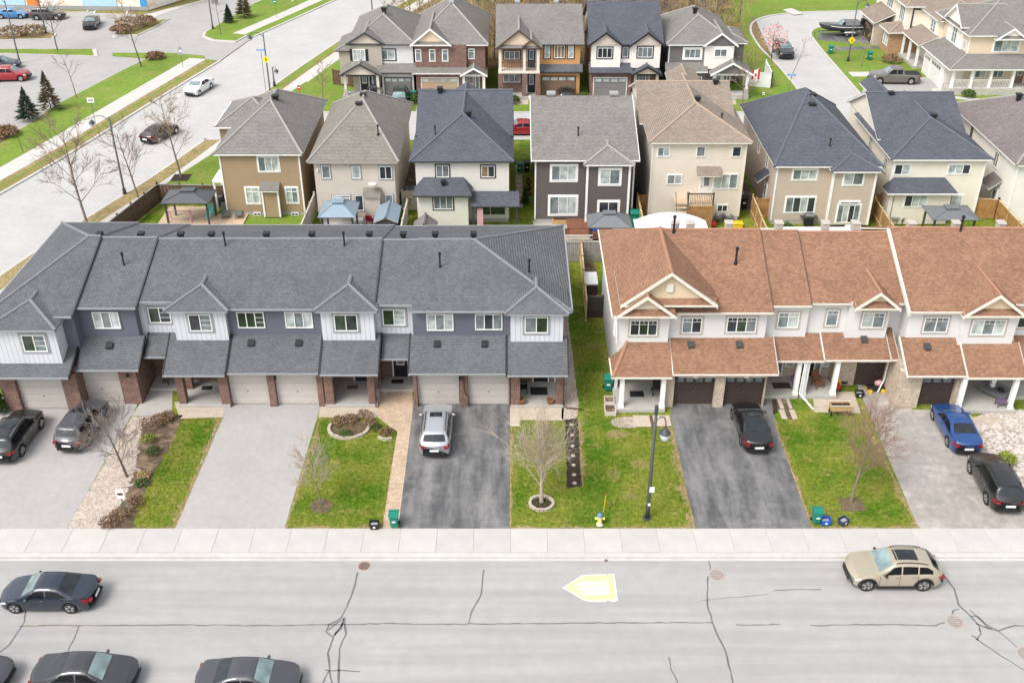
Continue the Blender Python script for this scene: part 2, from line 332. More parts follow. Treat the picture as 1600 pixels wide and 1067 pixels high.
CL = smooth_line([(32.8, 109.4), (32.8, 118), (32.5, 127), (31.9, 134), (32.2, 142), (34, 147.5), (38.5, 151), (48, 152.5), (95, 155)], 5)
CR = smooth_line([(39.2, 109.4), (39.2, 124.5), (39.3, 136), (39.9, 141.6), (42.5, 144.6), (49, 146.3), (95, 149)], 5)
sheet('crescent_street', [(p.x, p.y) for p in CL] + [(p.x, p.y) for p in CR[::-1]], RZ + .002, 'road_far')
# raised land
slab('front_block', [(p.x, p.y) for p in KR] + [(95, 101.5), (95, 40.75)], -.2, 0, 'lawn')
slab('far_block', [(p.x, p.y) for p in KR2] + [(20, 400), (400, 400), (400, 160)] + [(p.x, p.y) for p in CL[::-1]], -.2, 0, 'lawn_far')
slab('crescent_block', [(p.x, p.y) for p in CR] + [(95, 109.4)], -.2, 0, 'lawn_far')
sheet('parking_lot', [(p.x, p.y) for p in offset(KL, -.2)] + [(p.x, p.y) for p in offset(KL2, -.2)] + [(-60, 260), (-200, 260), (-200, 40.75)], RZ - .01, 'asphalt_lot')
# kerbs
def kerb(line, d0=-.02, d1=.28, z=.012, mat='kerb_concrete'):
    a, b = offset(line, d0), offset(line, d1); m = MB()
    for i in range(len(a) - 1):
        m.prism([a[i], a[i + 1], b[i + 1], b[i]], -.19, z)
    o = m.build('kerb', mat); o['kind'] = 'structure'; return o
ln = lambda *p: [Vector(q) for q in p]
kerb(ln((95, 40.72), (-95, 40.72)), -.05, .27)
for L_ in (KR, KR2, KL[::-1], KL2[::-1], ln((95, 101.5), (-31.2, 101.5))[::-1], ln((32.8, 109.4), (-29.4, 109.4)), ln((95, 109.4), (39.2, 109.4)), CL[::-1], CR): kerb(L_)
sheet('gutter', [(-95, 40.5), (95, 40.5), (95, 40.68), (-95, 40.68)], RZ + .006, 'kerb_concrete')
# front pavement, slab by slab
n = N('concrete_slab'); oi = n.n('ShaderNodeObjectInfo'); cc = n.vary((.462, .445, .425), .8, .06); cc = n.vary(cc, 30, .06, 2)
f = n.ramp(oi.outputs['Random'], 0, 1, .955, 1.03); vm = n.n('ShaderNodeVectorMath', operation='SCALE'); n.L(cc, vm.inputs[0]); n.L(f, vm.inputs['Scale']); n.bump(n.noise(50), .2, .005); n.out(vm.outputs[0], .92, .2)
pv = sheet('pavement', [(-95, 40.99), (95, 40.99), (95, 42.9), (-95, 42.9)], .004, 'asphalt_pale')
SLB = MB().box(-.9745, .9745, -.93, .93, 0, .022).build('slab', 'concrete_slab', pv, bevel=.012)
SLB.location = (-38.2, 41.935, .006)
for i in range(1, 40):
    q = SLB.copy(); COL.objects.link(q); q.location = (-38.2 + i * 1.955, 41.935, .006 + .003 * ((i * 7) % 3))
# ---- yards of the front block
Z1, Z2, Z3 = .006, .011, .016
def ysheet(name, pxs, mat, z=Z1, amp=0, seed=1):
    p = px(*pxs)
    if amp: p = wob(p, amp, .16, seed)
    return sheet(name, p, z, mat)
ysheet('driveway', [(-260, 827), (103, 827), (214, 634), (214, 620), (-60, 620), (-130, 640)], 'asphalt_pale', Z1)
ysheet('lawn', [(-80, 668), (22, 664), (-30, 720), (-160, 740)], 'lawn', Z2, .05)
ysheet('gravel_bed', [(103, 827), (206, 651), (268, 651), (235, 700), (216, 770), (205, 827)], 'gravel', Z1, .03)
ysheet('planting_bed', [(222, 662), (285, 648), (275, 680), (240, 740), (218, 780), (206, 829), (150, 829), (196, 780), (214, 720)], 'soil', Z2, .12, 3)
ysheet('concrete_walk', [(205, 650), (233, 611), (270, 611), (268, 651)], 'concrete_porch', Z2)
ysheet('concrete_walk', [(272, 628), (352, 628), (347, 652), (281, 654)], 'concrete_walk', Z2)
ysheet('driveway', [(347, 625), (502, 625), (499, 640), (444, 827), (270, 827), (345, 645)], 'asphalt_pale', Z1)
ysheet('concrete_walk', [(502, 628), (588, 628), (588, 652), (497, 652)], 'concrete_walk', Z2)
ysheet('paver_path', [(588, 610), (644, 610), (645, 640), (634, 730), (622, 827), (597, 827), (610, 740), (621, 674), (600, 660), (588, 650)], 'paver', Z2)
ysheet('driveway', [(645, 622), (797, 622), (797, 640), (795, 827), (620, 827), (634, 730)], 'asphalt_dark', Z1)
ysheet('walkway', [(797, 626), (882, 626), (880, 657), (812, 656), (812, 666), (797, 666)], 'concrete_walk', Z2)
ysheet('gravel_bed', [(872, 470), (884, 470), (904, 632), (902, 650), (893, 656), (878, 655), (876, 600)], 'gravel', Z2, .04)
ysheet('mulch_bed', [(883, 655), (903, 655), (909, 760), (886, 762)], 'mulch', Z3, .05)
ysheet('driveway', [(1048, 625), (1212, 625), (1207, 642), (1268, 827), (1086, 827), (1048, 650)], 'asphalt_dark', Z1)
ysheet('driveway', [(1336, 595), (1408, 595), (1425, 640), (1512, 640), (1600, 800), (1640, 870), (1612, 827), (1436, 827)], 'asphalt_dusty', Z1)
ysheet('concrete_pad', [(1270, 612), (1334, 612), (1345, 646), (1272, 644)], 'concrete_walk', Z2)
ysheet('gravel_yard', [(1512, 655), (1560, 640), (1700, 640), (1700, 800), (1604, 800)], 'river_stone', Z2, .06)
ysheet('concrete_walk', [(1511, 652), (1560, 650), (1570, 661), (1516, 663)], 'concrete_walk', Z3)
ysheet('soil_bed', [(1209, 605), (1214, 622), (1215, 645), (1208, 648), (1206, 625)], 'mulch', Z2)
# dry grass margins beside the tarmac
def ragged_strip(pts, inward, w0, w1, seed, mat='dry_grass', z=.009):
    rng = random.Random(seed); P_ = px(*pts); c_ = G(*inward); a_, b_ = [], []
    for k in range(len(P_) - 1):
        d = P_[k + 1] - P_[k]; n_ = max(2, int(d.length / .14)); nr = Vector((-d.y, d.x, 0)).normalized()
        if nr.dot(c_ - P_[k]) < 0: nr = -nr
        for q in range(n_ + (k == len(P_) - 2)): o = P_[k] + d * q / n_; a_.append(o - nr * rng.uniform(0, .05)); b_.append(o + nr * rng.uniform(w0, w1) * (1 + .5 * math.sin(q * .31 + seed)))
    n_ = len(a_); m = MB().add([(v.x, v.y, z) for v in a_ + b_], [(k, k + 1, n_ + k + 1, n_ + k) for k in range(n_ - 1)]); o = m.build('grass_edge', mat); o['kind'] = 'structure'
    if o.data.polygons[0].normal.z < 0: o.data.flip_normals()
for k, (pts, c_, w0, w1) in enumerate((([(348, 652), (273, 826)], (250, 740), .10, .38), ([(272, 826), (212, 827)], (250, 740), .08, .35), ([(500, 654), (445, 826)], (530, 740), .06, .24), ([(446, 826), (598, 826)], (530, 740), .08, .26), ([(798, 668), (797, 826)], (900, 740), .04, .18), ([(798, 826), (1084, 826)], (900, 740), .05, .24), ([(1050, 668), (1086, 824)], (900, 740), .15, .50),
                                         ([(1211, 664), (1269, 826)], (1320, 740), .05, .20), ([(1270, 826), (1435, 826)], (1320, 740), .08, .28), ([(1349, 650), (1436, 825)], (1320, 740), .10, .34), ([(904, 660), (909, 760)], (960, 720), .05, .30))): ragged_strip(pts, c_, w0, w1, k + 20, z=.0085 + .0004 * k)
for i, (u, v, rx, ry) in enumerate(((965, 678, .75, .5), (960, 742, .5, .7), (985, 775, .5, .4), (1000, 725, .6, .5), (925, 540, .5, .6), (985, 655, .5, .3))):
    c0 = G(u, v); rng = random.Random(i)
    sheet('bare_patch', [(c0.x + rx * rng.uniform(.6, 1.2) * math.cos(t), c0.y + ry * rng.uniform(.6, 1.2) * math.sin(t)) for t in [k * math.pi / 7 for k in range(14)]], Z1 - .001, 'lawn_worn' if i else 'dry_grass')
c0 = G(979, 660); sheet('stone_pad', [(c0.x + 1.0 * math.cos(t), c0.y + .6 * math.sin(t)) for t in [k * math.pi / 8 for k in range(16)]], Z2, 'gravel')
# yard slabs of the two brown-roofed entrances
for nm, cs in (('slab_walk', [(988, 649, 1018, 667), (1019, 649, 1050, 666)]), ('slab_walk', [(1213, 623, 1226, 639), (1227, 623, 1239, 639), (1216, 640, 1231, 655), (1232, 640, 1247, 655)])):
    a = [G(*c[:2]) for c in cs]; b = [G(*c[2:]) for c in cs]
    xs = [p.x for p in a + b]; ys = [p.y for p in a + b]
    w = sheet(nm, [(min(xs), min(ys)), (max(xs), min(ys)), (max(xs), max(ys)), (min(xs), max(ys))], Z1 + .001, 'soil')
    for p, q in zip(a, b): MB().box(p.x + .012, q.x - .012, q.y + .012, p.y - .012, .008, .035).build('slab', 'concrete_walk', w, bevel=.01)
# stepping stones in mulch
for i, v in enumerate((664, 680, 697, 712, 727, 742, 755)):
    c0 = G(893 + i * .8, v)
    o = MB().lathe((c0.x, c0.y), [(.12, .012), (.13, .04), (.10, .055)], 8).build('stepping_stone', 'stone_block'); tag(o, 'small pale stepping stone in the strip of black mulch', 'stone', 'stepping stones in the mulch strip')
# rear yards and side yards
sheet('side_yard', [(3.6, 55), (5.4, 55), (5.4, 74), (3.6, 74)], Z1 - .002, 'lawn')
sheet('yard_soil', [(5.45, 65.6), (6.5, 65.6), (6.5, 74), (5.45, 74)], Z1, 'soil')
sheet('rear_yard_path', [(-17.4, 84), (-16.6, 84), (-16.6, 97), (-17.4, 97)], Z1, 'asphalt_lot')
for x in (-9.0, 1.0, 10.85, 20.8, 31.2, 40.4): sheet('side_yard_path', [(x - .85, 84), (x + .85, 84), (x + .85, 97.5), (x - .85, 97.5)], Z1, 'soil' if x != 1.0 else 'lawn')
for x0, x1 in ((-16.2, -9.6), (-8.4, -.4), (1.8, 10.2), (21.7, 30.6), (31.8, 39.5)): sheet('rear_patio', [(x0, 74.5), (x1, 74.5), (x1, 82), (x0, 82)], Z1, 'concrete_porch' if x0 in (-16.2, 1.8) else 'lawn')
for x0, x1 in ((-23.4, -18.6), (-15.8, -10.6), (-7.2, -1.2), (2.8, 8.4), (12.4, 18.6), (23, 29.5), (33, 39)): sheet('driveway', [(x0, 96.5), (x1, 96.5), (x1, 101.5), (x0, 101.5)], Z1, 'asphalt_lot')
# far row: driveways, walks
for x0, x1, m in ((-14.6, -11.2, 'asphalt_lot'), (-10.4, -6.2, 'asphalt_lot'), (2.2, 7.4, 'asphalt_dark'), (9.2, 13.8, 'asphalt_lot'), (18.8, 23.0, 'asphalt_dark')): sheet('driveway', [(x0, 109.6), (x1, 109.6), (x1, 115.3), (x0, 115.3)], Z1, m)
for x0, x1 in ((-18.6, -14.9), (-5.8, -3.2), (-1.0, 1.8), (14.2, 16.4), (23.6, 26.5)): sheet('walkway', [(x0, 112.0), (x1, 112.0), (x1, 114.6), (x0, 114.6)], Z1, 'concrete_walk')
for x in (-15.5, -5.0): sheet('walkway', [(x, 109.7), (x + 1.1, 109.7), (x + 1.1, 112), (x, 112)], Z1, 'concrete_walk')
# pavements and boulevards along the side street
for L_, nm in ((KR, 0), (KR2, 1)):
    sheet('boulevard', wob(strip(L_, .28, 1.75), .05, .6), .003, 'dry_grass' if nm == 0 else 'lawn_worn'); sheet('pavement', strip(L_, 1.75, 3.5), .008, 'concrete')
    if nm: sheet('boulevard_verge', wob(strip(L_[2:], .5, 1.2), .15, .6), .006, 'lawn_far')
    else: sheet('lawn', px((258, 288), (332, 240), (345, 240), (350, 288), (300, 290)), .01, 'lawn_far')
sheet('corner_lawn', wob([(-27.0, 110.2), (-16.6, 110.2), (-19.6, 113.5), (-22.5, 120.5), (-24.0, 120)], .05), .01, 'lawn_far')
KLr, KL2r = KL[::-1], KL2[::-1]
slab('verge', strip(KLr, .25, 9.0), -.2, .0, 'lawn_far'); slab('verge', strip(KL2r, .25, 5.5), -.2, .0, 'lawn_far')
sheet('pavement', strip(KLr, 2.05, 4.25), .008, 'concrete'); sheet('pavement', strip(KL2r, 1.7, 3.5), .008, 'concrete')
sheet('boulevard', wob(strip(KLr, 1.5, 2.1), .15, .6), .005, 'dry_grass'); sheet('verge_dry', wob(strip(KLr[:12], .3, 1.2), .2, .7, 4), .004, 'lawn_worn')
def isl(name, pxs, mat, z=.0): return slab(name, wob(px(*pxs), .04, .8), -.2, z, mat)
def isl_edge(pxs, z=-.01):
    p = px(*pxs); c0 = sum((Vector(q) for q in p), Vector()) / len(p)
    slab('kerb', [c0 + (q - c0) * 1.04 + (q - c0).normalized() * .2 for q in p], -.2, z, 'kerb_concrete')
LAWN_L = [(-60, 262), (0, 226), (88, 164), (188, 112), (231, 91), (176, 87), (176, 83), (262, 83), (318, 87), (322, 96), (240, 140), (120, 196), (0, 238)]
isl('lot_lawn', LAWN_L, 'lawn_far', .002)
for e, m in (([(-40, 75), (0, 77), (144, 77), (146, 87), (0, 83), (-40, 82)], 'lawn_far'), ([(181, 54), (186, 46), (206, 36), (262, 30), (240, 42), (215, 54)], 'lawn_worn'), ([(320, 56), (322, 50), (398, 5), (440, -12), (470, -12), (420, 36), (368, 64), (335, 62)], 'lawn_far'), ([(-20, 60), (0, 54), (60, 48), (84, 53), (80, 60), (0, 62)], 'dirt_scrub'), ([(-20, 8), (60, 10), (62, 15), (-20, 16)], 'lawn_worn'), ([(90, 14), (140, 10), (135, 18), (92, 19)], 'lawn_worn'), ([(150, 17), (200, 13), (196, 22), (148, 21)], 'lawn_worn')):
    isl_edge(e); isl('island', e, m, .004)
sheet('lot_walk', px((175, 60), (250, 22), (345, -8), (420, -40), (400, -40), (330, -10), (240, 20), (180, 30)), RZ + .01, 'concrete')
sheet('verge_far', px((215, 24), (300, 4), (345, -8), (200, -8), (190, 14)), RZ + .014, 'lawn_worn')
isl('planting_bed', [(-40, 235), (0, 224), (30, 208), (24, 198), (0, 196), (-40, 210)], 'soil', .004)
sheet('park_path', px((1182, -4), (1200, -4), (1256, 22), (1240, 24)), .01, 'concrete')
sheet('woodland_floor', [(-14, 125), (32, 125), (34, 150), (40, 200), (-6, 200), (-14, 160)], .006, 'dirt_scrub')
sheet('park_lawn', [(24.5, 110.5), (32.3, 110.5), (31.6, 134), (31.8, 143), (34, 150), (40, 154), (100, 158), (100, 260), (34, 260), (28, 140)], .012, 'lawn_far')
# crescent drives
for pxs, m in (([(1345, 152), (1500, 142), (1470, 118), (1400, 126), (1352, 128)], 'asphalt_lot'), ([(1278, 63), (1365, 70), (1350, 45), (1276, 55)], 'asphalt_dark'), ([(1306, 80), (1378, 76), (1378, 72), (1300, 74)], 'asphalt_dark'), ([(1332, 120), (1430, 120), (1425, 112), (1325, 113)], 'concrete')):
    ysheet('driveway', pxs, m, Z2)
sheet('walkway', px((1455, 139), (1470, 138), (1478, 150), (1600, 160), (1600, 166), (1465, 152)), Z3, 'concrete')
# ---- road: seams of tar, covers, painted marking
def tar(pts, w=.07, name='tar_seam'):
    p = [G(u, v, RZ) for u, v in pts]; rng = random.Random(len(p) * 7 + int(pts[0][0])); q = []
    for i in range(len(p) - 1):
        k = max(2, int((p[i + 1] - p[i]).length / .35))
        for j in range(k):
            a = p[i].lerp(p[i + 1], j / k); q.append(a + Vector((rng.uniform(-.03, .03), rng.uniform(-.03, .03), 0)))
    q.append(p[-1]); m = MB(); l, r_ = [], []
    for i, a in enumerate(q):
        t = (q[min(i + 1, len(q) - 1)] - q[max(i - 1, 0)]).normalized(); ww = w * rng.uniform(.6, 1.25) * .5
        l.append((a.x - t.y * ww, a.y + t.x * ww, RZ + .005)); r_.append((a.x + t.y * ww, a.y - t.x * ww, RZ + .005))
    n_ = len(q); m.add(l + r_, [(i, i + 1, n_ + i + 1, n_ + i) for i in range(n_ - 1)])
    o = m.build(name, 'tar', recalc=True); o['kind'] = 'structure'
    if o.data.polygons[0].normal.z < 0: o.data.flip_normals()
for pts, w in (([(30, 977), (136, 977), (300, 976), (440, 977), (600, 974), (700, 975), (900, 973), (1113, 972)], .065), ([(41, 952), (38, 972), (14, 1008), (-5, 1022)], .08), ([(124, 978), (105, 1020)], .05),
               ([(560, 893), (557, 905), (545, 940), (533, 965), (514, 976), (510, 985), (520, 995), (532, 982), (537, 966)], .09), ([(537, 965), (541, 990), (530, 1015), (529, 1067)], .10), ([(520, 996), (513, 1020), (514, 1047), (505, 1066)], .09), ([(507, 1047), (530, 1047), (563, 1049)], .08), ([(514, 1047), (519, 1067)], .07), ([(536, 972), (522, 992)], .08), ([(512, 984), (534, 968)], .07),
               ([(756, 891), (752, 930), (736, 955), (732, 974)], .07), ([(1107, 875), (1111, 887), (1105, 905), (1105, 945), (1113, 970), (1122, 995), (1135, 1020), (1146, 1070)], .075), ([(1044, 1025), (1049, 1045), (1060, 1070)], .06), ([(1150, 976), (1219, 975)], .06), ([(1267, 977), (1360, 975), (1462, 977), (1476, 972)], .065), ([(1209, 922), (1283, 920)], .05), ([(1473, 897), (1492, 920), (1498, 945), (1515, 960), (1530, 978), (1532, 990), (1527, 1000)], .085),
               ([(1499, 951), (1488, 954), (1488, 962)], .08), ([(1516, 953), (1540, 975), (1560, 985), (1598, 1018)], .07), ([(1516, 962), (1528, 963), (1545, 982), (1560, 985), (1585, 977), (1620, 978)], .08), ([(1526, 974), (1550, 982)], .1), ([(1518, 992), (1527, 998), (1560, 1022), (1610, 1052)], .07), ([(1095, 938), (1200, 928)], .03)):
    tar(pts, w)
def cover(u, v, r_, mat, label):
    c0 = G(u, v, RZ); t = thing('manhole_cover', label, 'manhole cover', (c0.x, c0.y, RZ), group=None)
    MB().lathe((0, 0), [(r_ * 1.25, .001), (r_ * 1.22, .006)], 28).build('collar', 'cover_concrete', t)
    MB().lathe((0, 0), [(r_ * .9, .003), (r_ * .88, .012)], 24).build('lid', mat, t)
    m = MB()
    for k in range(4): m.box(-r_ * .6, r_ * .6, -r_ * .5 + k * r_ * .33, -r_ * .42 + k * r_ * .33, .010, .017)
    m.build('rib', 'steel_dark' if mat == 'iron_rust' else 'cover_concrete', t)
cover(569, 884, .34, 'iron_rust', 'rusty round drain cover in the road near the kerb'); cover(1120, 898, .38, 'cover_iron', 'pale round manhole cover beside a tar seam')
cover(1492, 971, .40, 'cover_iron', 'pale round manhole cover where many tar seams meet'); cover(1603, 1021, .40, 'cover_iron', 'pale round manhole cover at the end of a tar seam'); cover(947, 876, .10, 'iron_rust', 'tiny round valve cover by the kerb')
mk = thing('road_marking', 'yellow and white pointed road marking painted on the road', 'road marking', (G(925, 918, RZ).x, G(925, 918, RZ).y, RZ), world_coords=True)
def pm(name, pts, z, mat):
    o = MB().poly([G(u, v, RZ) + Vector((0, 0, z)) for u, v in pts]).build(name, mat, mk, recalc=False)
    if o.data.polygons[0].normal.z < 0: o.data.flip_normals()
pm('white_border', [(879, 918), (910, 898), (947, 897), (949, 899), (952, 896), (960, 897), (965, 938), (958, 940), (950, 937), (945, 940), (923, 940), (911, 937)], .008, 'paint_white')
pm('yellow_field', [(881, 918), (912, 899), (958, 898), (963, 936), (948, 937), (924, 939), (911, 935.5)], .012, 'paint_yellow')
for pts in ([(893, 915), (915, 907), (932, 910), (951, 906), (951, 910), (930, 914), (912, 915)], [(900, 920), (915, 917), (950, 914), (951, 919), (930, 921), (912, 924)], [(905, 927), (925, 923), (951, 922), (951, 928), (930, 929), (912, 930)]): pm('white_figure', pts, .016, 'paint_white')
sheet('worn_lane_line', px((35, 973), (135, 974), (135, 976), (35, 975)), RZ + .003, 'paint_old_yellow')
# ================================================================== BUILDING KIT
def FY(y): return lambda u, d, z: (u, y - d, z)
def FXp(x): return lambda u, d, z: (x + d, u, z)
def FXm(x): return lambda u, d, z: (x - d, u, z)
GL = ['glass_dark', 'glass_green', 'glass_mid', 'glass_pale']
wrng = random.Random(5)
def window(root, T, u0, u1, z0, z1, n=2, trim=None, frame='white_trim', glass=None, grid=False, transom=False, tw=.13, shutters=None):
    fr = .055; m = MB(); w = (u1 - u0 - fr) / n
    m.tbox(T, u0, u1, -.03, .07, z0, z0 + fr).tbox(T, u0, u1, -.03, .07, z1 - fr, z1)
    for i in range(n + 1):
        a = u0 + i * w; m.tbox(T, a, a + fr, -.029, .068, z0 + fr - .002, z1 - fr + .002)
    if transom: m.tbox(T, u0 + fr, u1 - fr, -.028, .066, z1 - (z1 - z0) * .3, z1 - (z1 - z0) * .3 + fr * .8)
    o = m.build('window', frame, root)
    for i in range(n):
        a = u0 + fr + i * w; b = a + w - fr
        g = glass if isinstance(glass, str) else (glass[i % len(glass)] if glass else wrng.choice(GL))
        MB().tbox(T, a - .004, b + .004, -.02, .022, z0 + fr - .004, z1 - fr + .004).build('pane', g, o)
        if grid == 2 or (grid == 1 and i == n - 1) or (grid == 3):
            gm = MB(); h = z1 - z0 - 2 * fr
            if grid == 3: gm.tbox(T, a, b, .0, .034, z1 - fr - h * .27, z1 - fr - h * .27 + .025).tbox(T, (a + b) / 2 - .012, (a + b) / 2 + .012, .0, .033, z1 - fr - h * .27, z1 - fr)
            else:
                for q in (.33, .66): gm.tbox(T, a, b, .0, .034, z0 + fr + h * q - .012, z0 + fr + h * q + .012)
            gm.build('glazing_bar', frame, o)
    if trim:
        t = MB(); t.tbox(T, u0 - tw, u1 + tw, -.02, .04, z0 - tw, z0).tbox(T, u0 - tw, u1 + tw, -.02, .04, z1, z1 + tw).tbox(T, u0 - tw, u0, -.02, .039, z0, z1).tbox(T, u1, u1 + tw, -.02, .039, z0, z1)
        t.build('trim', trim, o)
    if shutters:
        for a in (u0 - tw - .3, u1 + tw): MB().tbox(T, a, a + .3, -.01, .05, z0 - .05, z1 + .05).build('shutter', shutters, o)
    return o
def garage_door(root, T, u0, u1, z1, mat, header=None, lights=False, n=4, z0=.03, frame='white_trim'):
    m = MB(); m.tbox(T, u0 - .08, u0, -.02, .05, z0, z1 + .08).tbox(T, u1, u1 + .08, -.02, .05, z0, z1 + .08).tbox(T, u0, u1, -.02, .049, z1, z1 + .08)
    o = m.build('garage_door', frame, root); h = (z1 - z0) / n
    for i in range(n):
        a = z0 + i * h; MB().tbox(T, u0 + .004, u1 - .004, -.02, .03, a + .008, a + h - .008).build('panel', mat, o, bevel=.008)
        if lights and i == n - 1:
            k = 4; w = (u1 - u0) / k
            for j in range(k): MB().tbox(T, u0 + j * w + .09, u0 + (j + 1) * w - .09, .0, .037, a + h * .22, a + h * .82).build('pane', 'glass_pale' if lights == 2 else 'glass_mid', o)
        elif not lights:
            pr = MB().tbox(T, u0 + .1, u1 - .1, .0, .036, a + h * .25, a + h * .75).build('panel_rib', mat, o, bevel=.006)
    um = (u0 + u1) / 2; MB().tbox(T, um - .06, um + .06, .02, .07, z0 + h * 1.75, z0 + h * 1.82).build('handle', 'steel_grey', o)
    if header: MB().tbox(T, u0 - .14, u1 + .14, -.02, .09, z1 + .08, z1 + .3).build('header', header, o)
    return o
def entry_door(root, T, u0, u1, z0, z1, mat='entry_black', frame='white_trim', side=True, pane='glass_mid'):
    m = MB(); m.tbox(T, u0 - .08, u0, -.02, .06, z0, z1 + .08).tbox(T, u1, u1 + .08, -.02, .06, z0, z1 + .08).tbox(T, u0, u1, -.02, .059, z1, z1 + .08)
    if side: m.tbox(T, u1 + .42, u1 + .5, -.02, .06, z0, z1 + .08).tbox(T, u1 + .08, u1 + .42, -.02, .058, z1, z1 + .08)
    o = m.build('door', frame, root)
    MB().tbox(T, u0, u1, -.02, .03, z0, z1).build('leaf', mat, o)
    w = u1 - u0; h = z1 - z0
    b = MB(); b.tbox(T, u0 + w * .22, u1 - w * .22, .0, .045, z0 + h * .42, z0 + h * .46).tbox(T, u0 + w * .22, u1 - w * .22, .0, .045, z1 - h * .1, z1 - h * .06).tbox(T, u0 + w * .22, u0 + w * .27, .0, .044, z0 + h * .46, z1 - h * .1).tbox(T, u1 - w * .27, u1 - w * .22, .0, .044, z0 + h * .46, z1 - h * .1); b.build('lite_frame', frame, o)
    MB().tbox(T, u0 + w * .27, u1 - w * .27, .0, .036, z0 + h * .46, z1 - h * .1).build('pane', pane, o)
    if side: MB().tbox(T, u1 + .08, u1 + .42, -.02, .02, z0 + .25, z1).build('side_pane', 'glass_mid', o)
    MB().tbox(T, u0 + .06, u0 + .11, .02, .09, z0 + h * .44, z0 + h * .5).build('handle', 'steel_grey', o)
    return o
def key(p): return (round(p[0], 3), round(p[1], 3), round(p[2], 3))
def roof_solid(root, polys, mat, t=.17, name='roof', under='white_trim'):
    cnt = {}
    for P_ in polys:
        for i in range(len(P_)):
            a, b = key(P_[i]), key(P_[(i + 1) % len(P_)]); cnt.setdefault(frozenset((a, b)), []).append((P_[i], P_[(i + 1) % len(P_)]))
    m = MB(); f = MB(); lo = lambda p: (p[0], p[1], p[2] - t)
    for P_ in polys: m.poly(P_)
    for P_ in polys: m.poly([(p[0], p[1], p[2] - .03) for p in P_][::-1])
    for P_ in polys: f.poly([(p[0], p[1], p[2] - .035) for p in P_]); f.poly([lo(p) for p in P_][::-1])
    for e in cnt.values():
        if len(e) == 1:
            a, b = e[0]; m.poly([a, b, (b[0], b[1], b[2] - .03), (a[0], a[1], a[2] - .03)]); f.poly([(a[0], a[1], a[2] - .035), (b[0], b[1], b[2] - .035), lo(b), lo(a)])
    o = m.build(name, mat, root); f.build('fascia', under, o); return o
def hip(x0, x1, y0, y1, ze, p, axis='x', h0=True, h1=True, pb=None):
    sw = (lambda a, b, z: (a, b, z)) if axis == 'x' else (lambda a, b, z: (b, a, z))
    if axis == 'y': x0, x1, y0, y1 = y0, y1, x0, x1
    half = (y1 - y0) / 2; ym = (y0 + y1) / 2; zr = ze + half * p
    if not isinstance(h0, (int, float)) or h0 is True: h0 = half if h0 else 0
    if not isinstance(h1, (int, float)) or h1 is True: h1 = half if h1 else 0
    a, b = x0 + h0, x1 - h1
    if a > b: a = b = (a + b) / 2
    A, B, C_, D = sw(x0, y0, ze), sw(x1, y0, ze), sw(x1, y1, ze), sw(x0, y1, ze); E_, F_ = sw(a, ym, zr), sw(b, ym, zr)
    polys, eaves, ridges = [], [(A, B), (C_, D)], []
    tri = abs(a - b) < .01
    polys.append([A, B, F_] if tri else [A, B, F_, E_]); polys.append([C_, D, E_] if tri else [C_, D, E_, F_])
    if not tri: ridges.append((E_, F_))
    rakes = []
    if h0: polys.append([D, A, E_]); eaves.append((D, A)); ridges += [(A, E_), (D, E_)]
    else: rakes.append((A, E_, D))
    if h1: polys.append([B, C_, F_]); eaves.append((B, C_)); ridges += [(B, F_), (C_, F_)]
    else: rakes.append((B, F_, C_))
    return dict(polys=polys, eaves=eaves, ridges=ridges, rakes=rakes)
def add_roof(root, h, mat, cap=None, fascia='white_trim', gutter=True, t=.14, gable=None, inset=.3, rake=None):
    o = roof_solid(root, h['polys'], mat, t, under=fascia)
    if cap and h['ridges']:
        m = MB()
        for a, b in h['ridges']: m.tube([Vector(a) + Vector((0, 0, -.02)), Vector(b) + Vector((0, 0, -.02))], .12, 6)
        m.build('ridge_cap', cap, o)
    if gutter:
        for a, b in h['eaves']:
            m = MB(); a, b = Vector(a), Vector(b); d = (b - a).normalized(); nrm = Vector((d.y, -d.x, 0)); m.extr([a + nrm * .002 - Vector((0, 0, .12)), a + nrm * .07 - Vector((0, 0, .10)), a + nrm * .085, a + nrm * .002], b - a)
            m.build('gutter', fascia, o)
    for a, e, b in h['rakes']:
        a, e, b = Vector(a), Vector(e), Vector(b); c0 = (a + b) / 2
        if rake:
            m = MB(); dn = Vector((0, 0, -.2)); out = (a + b) / 2 - sum((Vector(q) for q in (h['polys'][0])), Vector()) / len(h['polys'][0]); out.z = 0
            ax = (b - a).normalized(); nrm = Vector((ax.y, -ax.x, 0)); nrm = nrm if nrm.dot(out) > 0 else -nrm
            for p, q in ((a, e), (e, b)): m.extr([p + nrm * .003 + Vector((0, 0, .02)), q + nrm * .003 + Vector((0, 0, .02)), q + nrm * .003 + dn, p + nrm * .003 + dn], nrm * .05)
            m.build('rake_board', rake, o)
        if gable:
            ax = (b - a).normalized(); out = c0 - sum((Vector(q) for q in (h['polys'][0])), Vector()) / len(h['polys'][0]); nrm = Vector((ax.y, -ax.x, 0)); nrm = nrm if nrm.dot(Vector((out.x, out.y, 0))) > 0 else -nrm
            k = inset; z_ = Vector((0, 0, -.06)); w = (b - a).length / 2; s_ = (e.z - a.z) / w
            MB().extr([a + ax * .05 - nrm * k + z_, b - ax * .05 - nrm * k + z_, e - nrm * k + z_], -nrm * .12).build('gable_wall', gable, root)
    return o
def vent_box(root, x, y, z, mat='plastic_black', s=.42):
    m = MB().box(x - s * .35, x + s * .35, y - s * .3, y + s * .3, z - .25, z + .22).box(x - s * .5, x + s * .5, y - s * .5, y + s * .45, z + .2, z + .42)
    m.build('roof_vent', mat, root, bevel=.02)
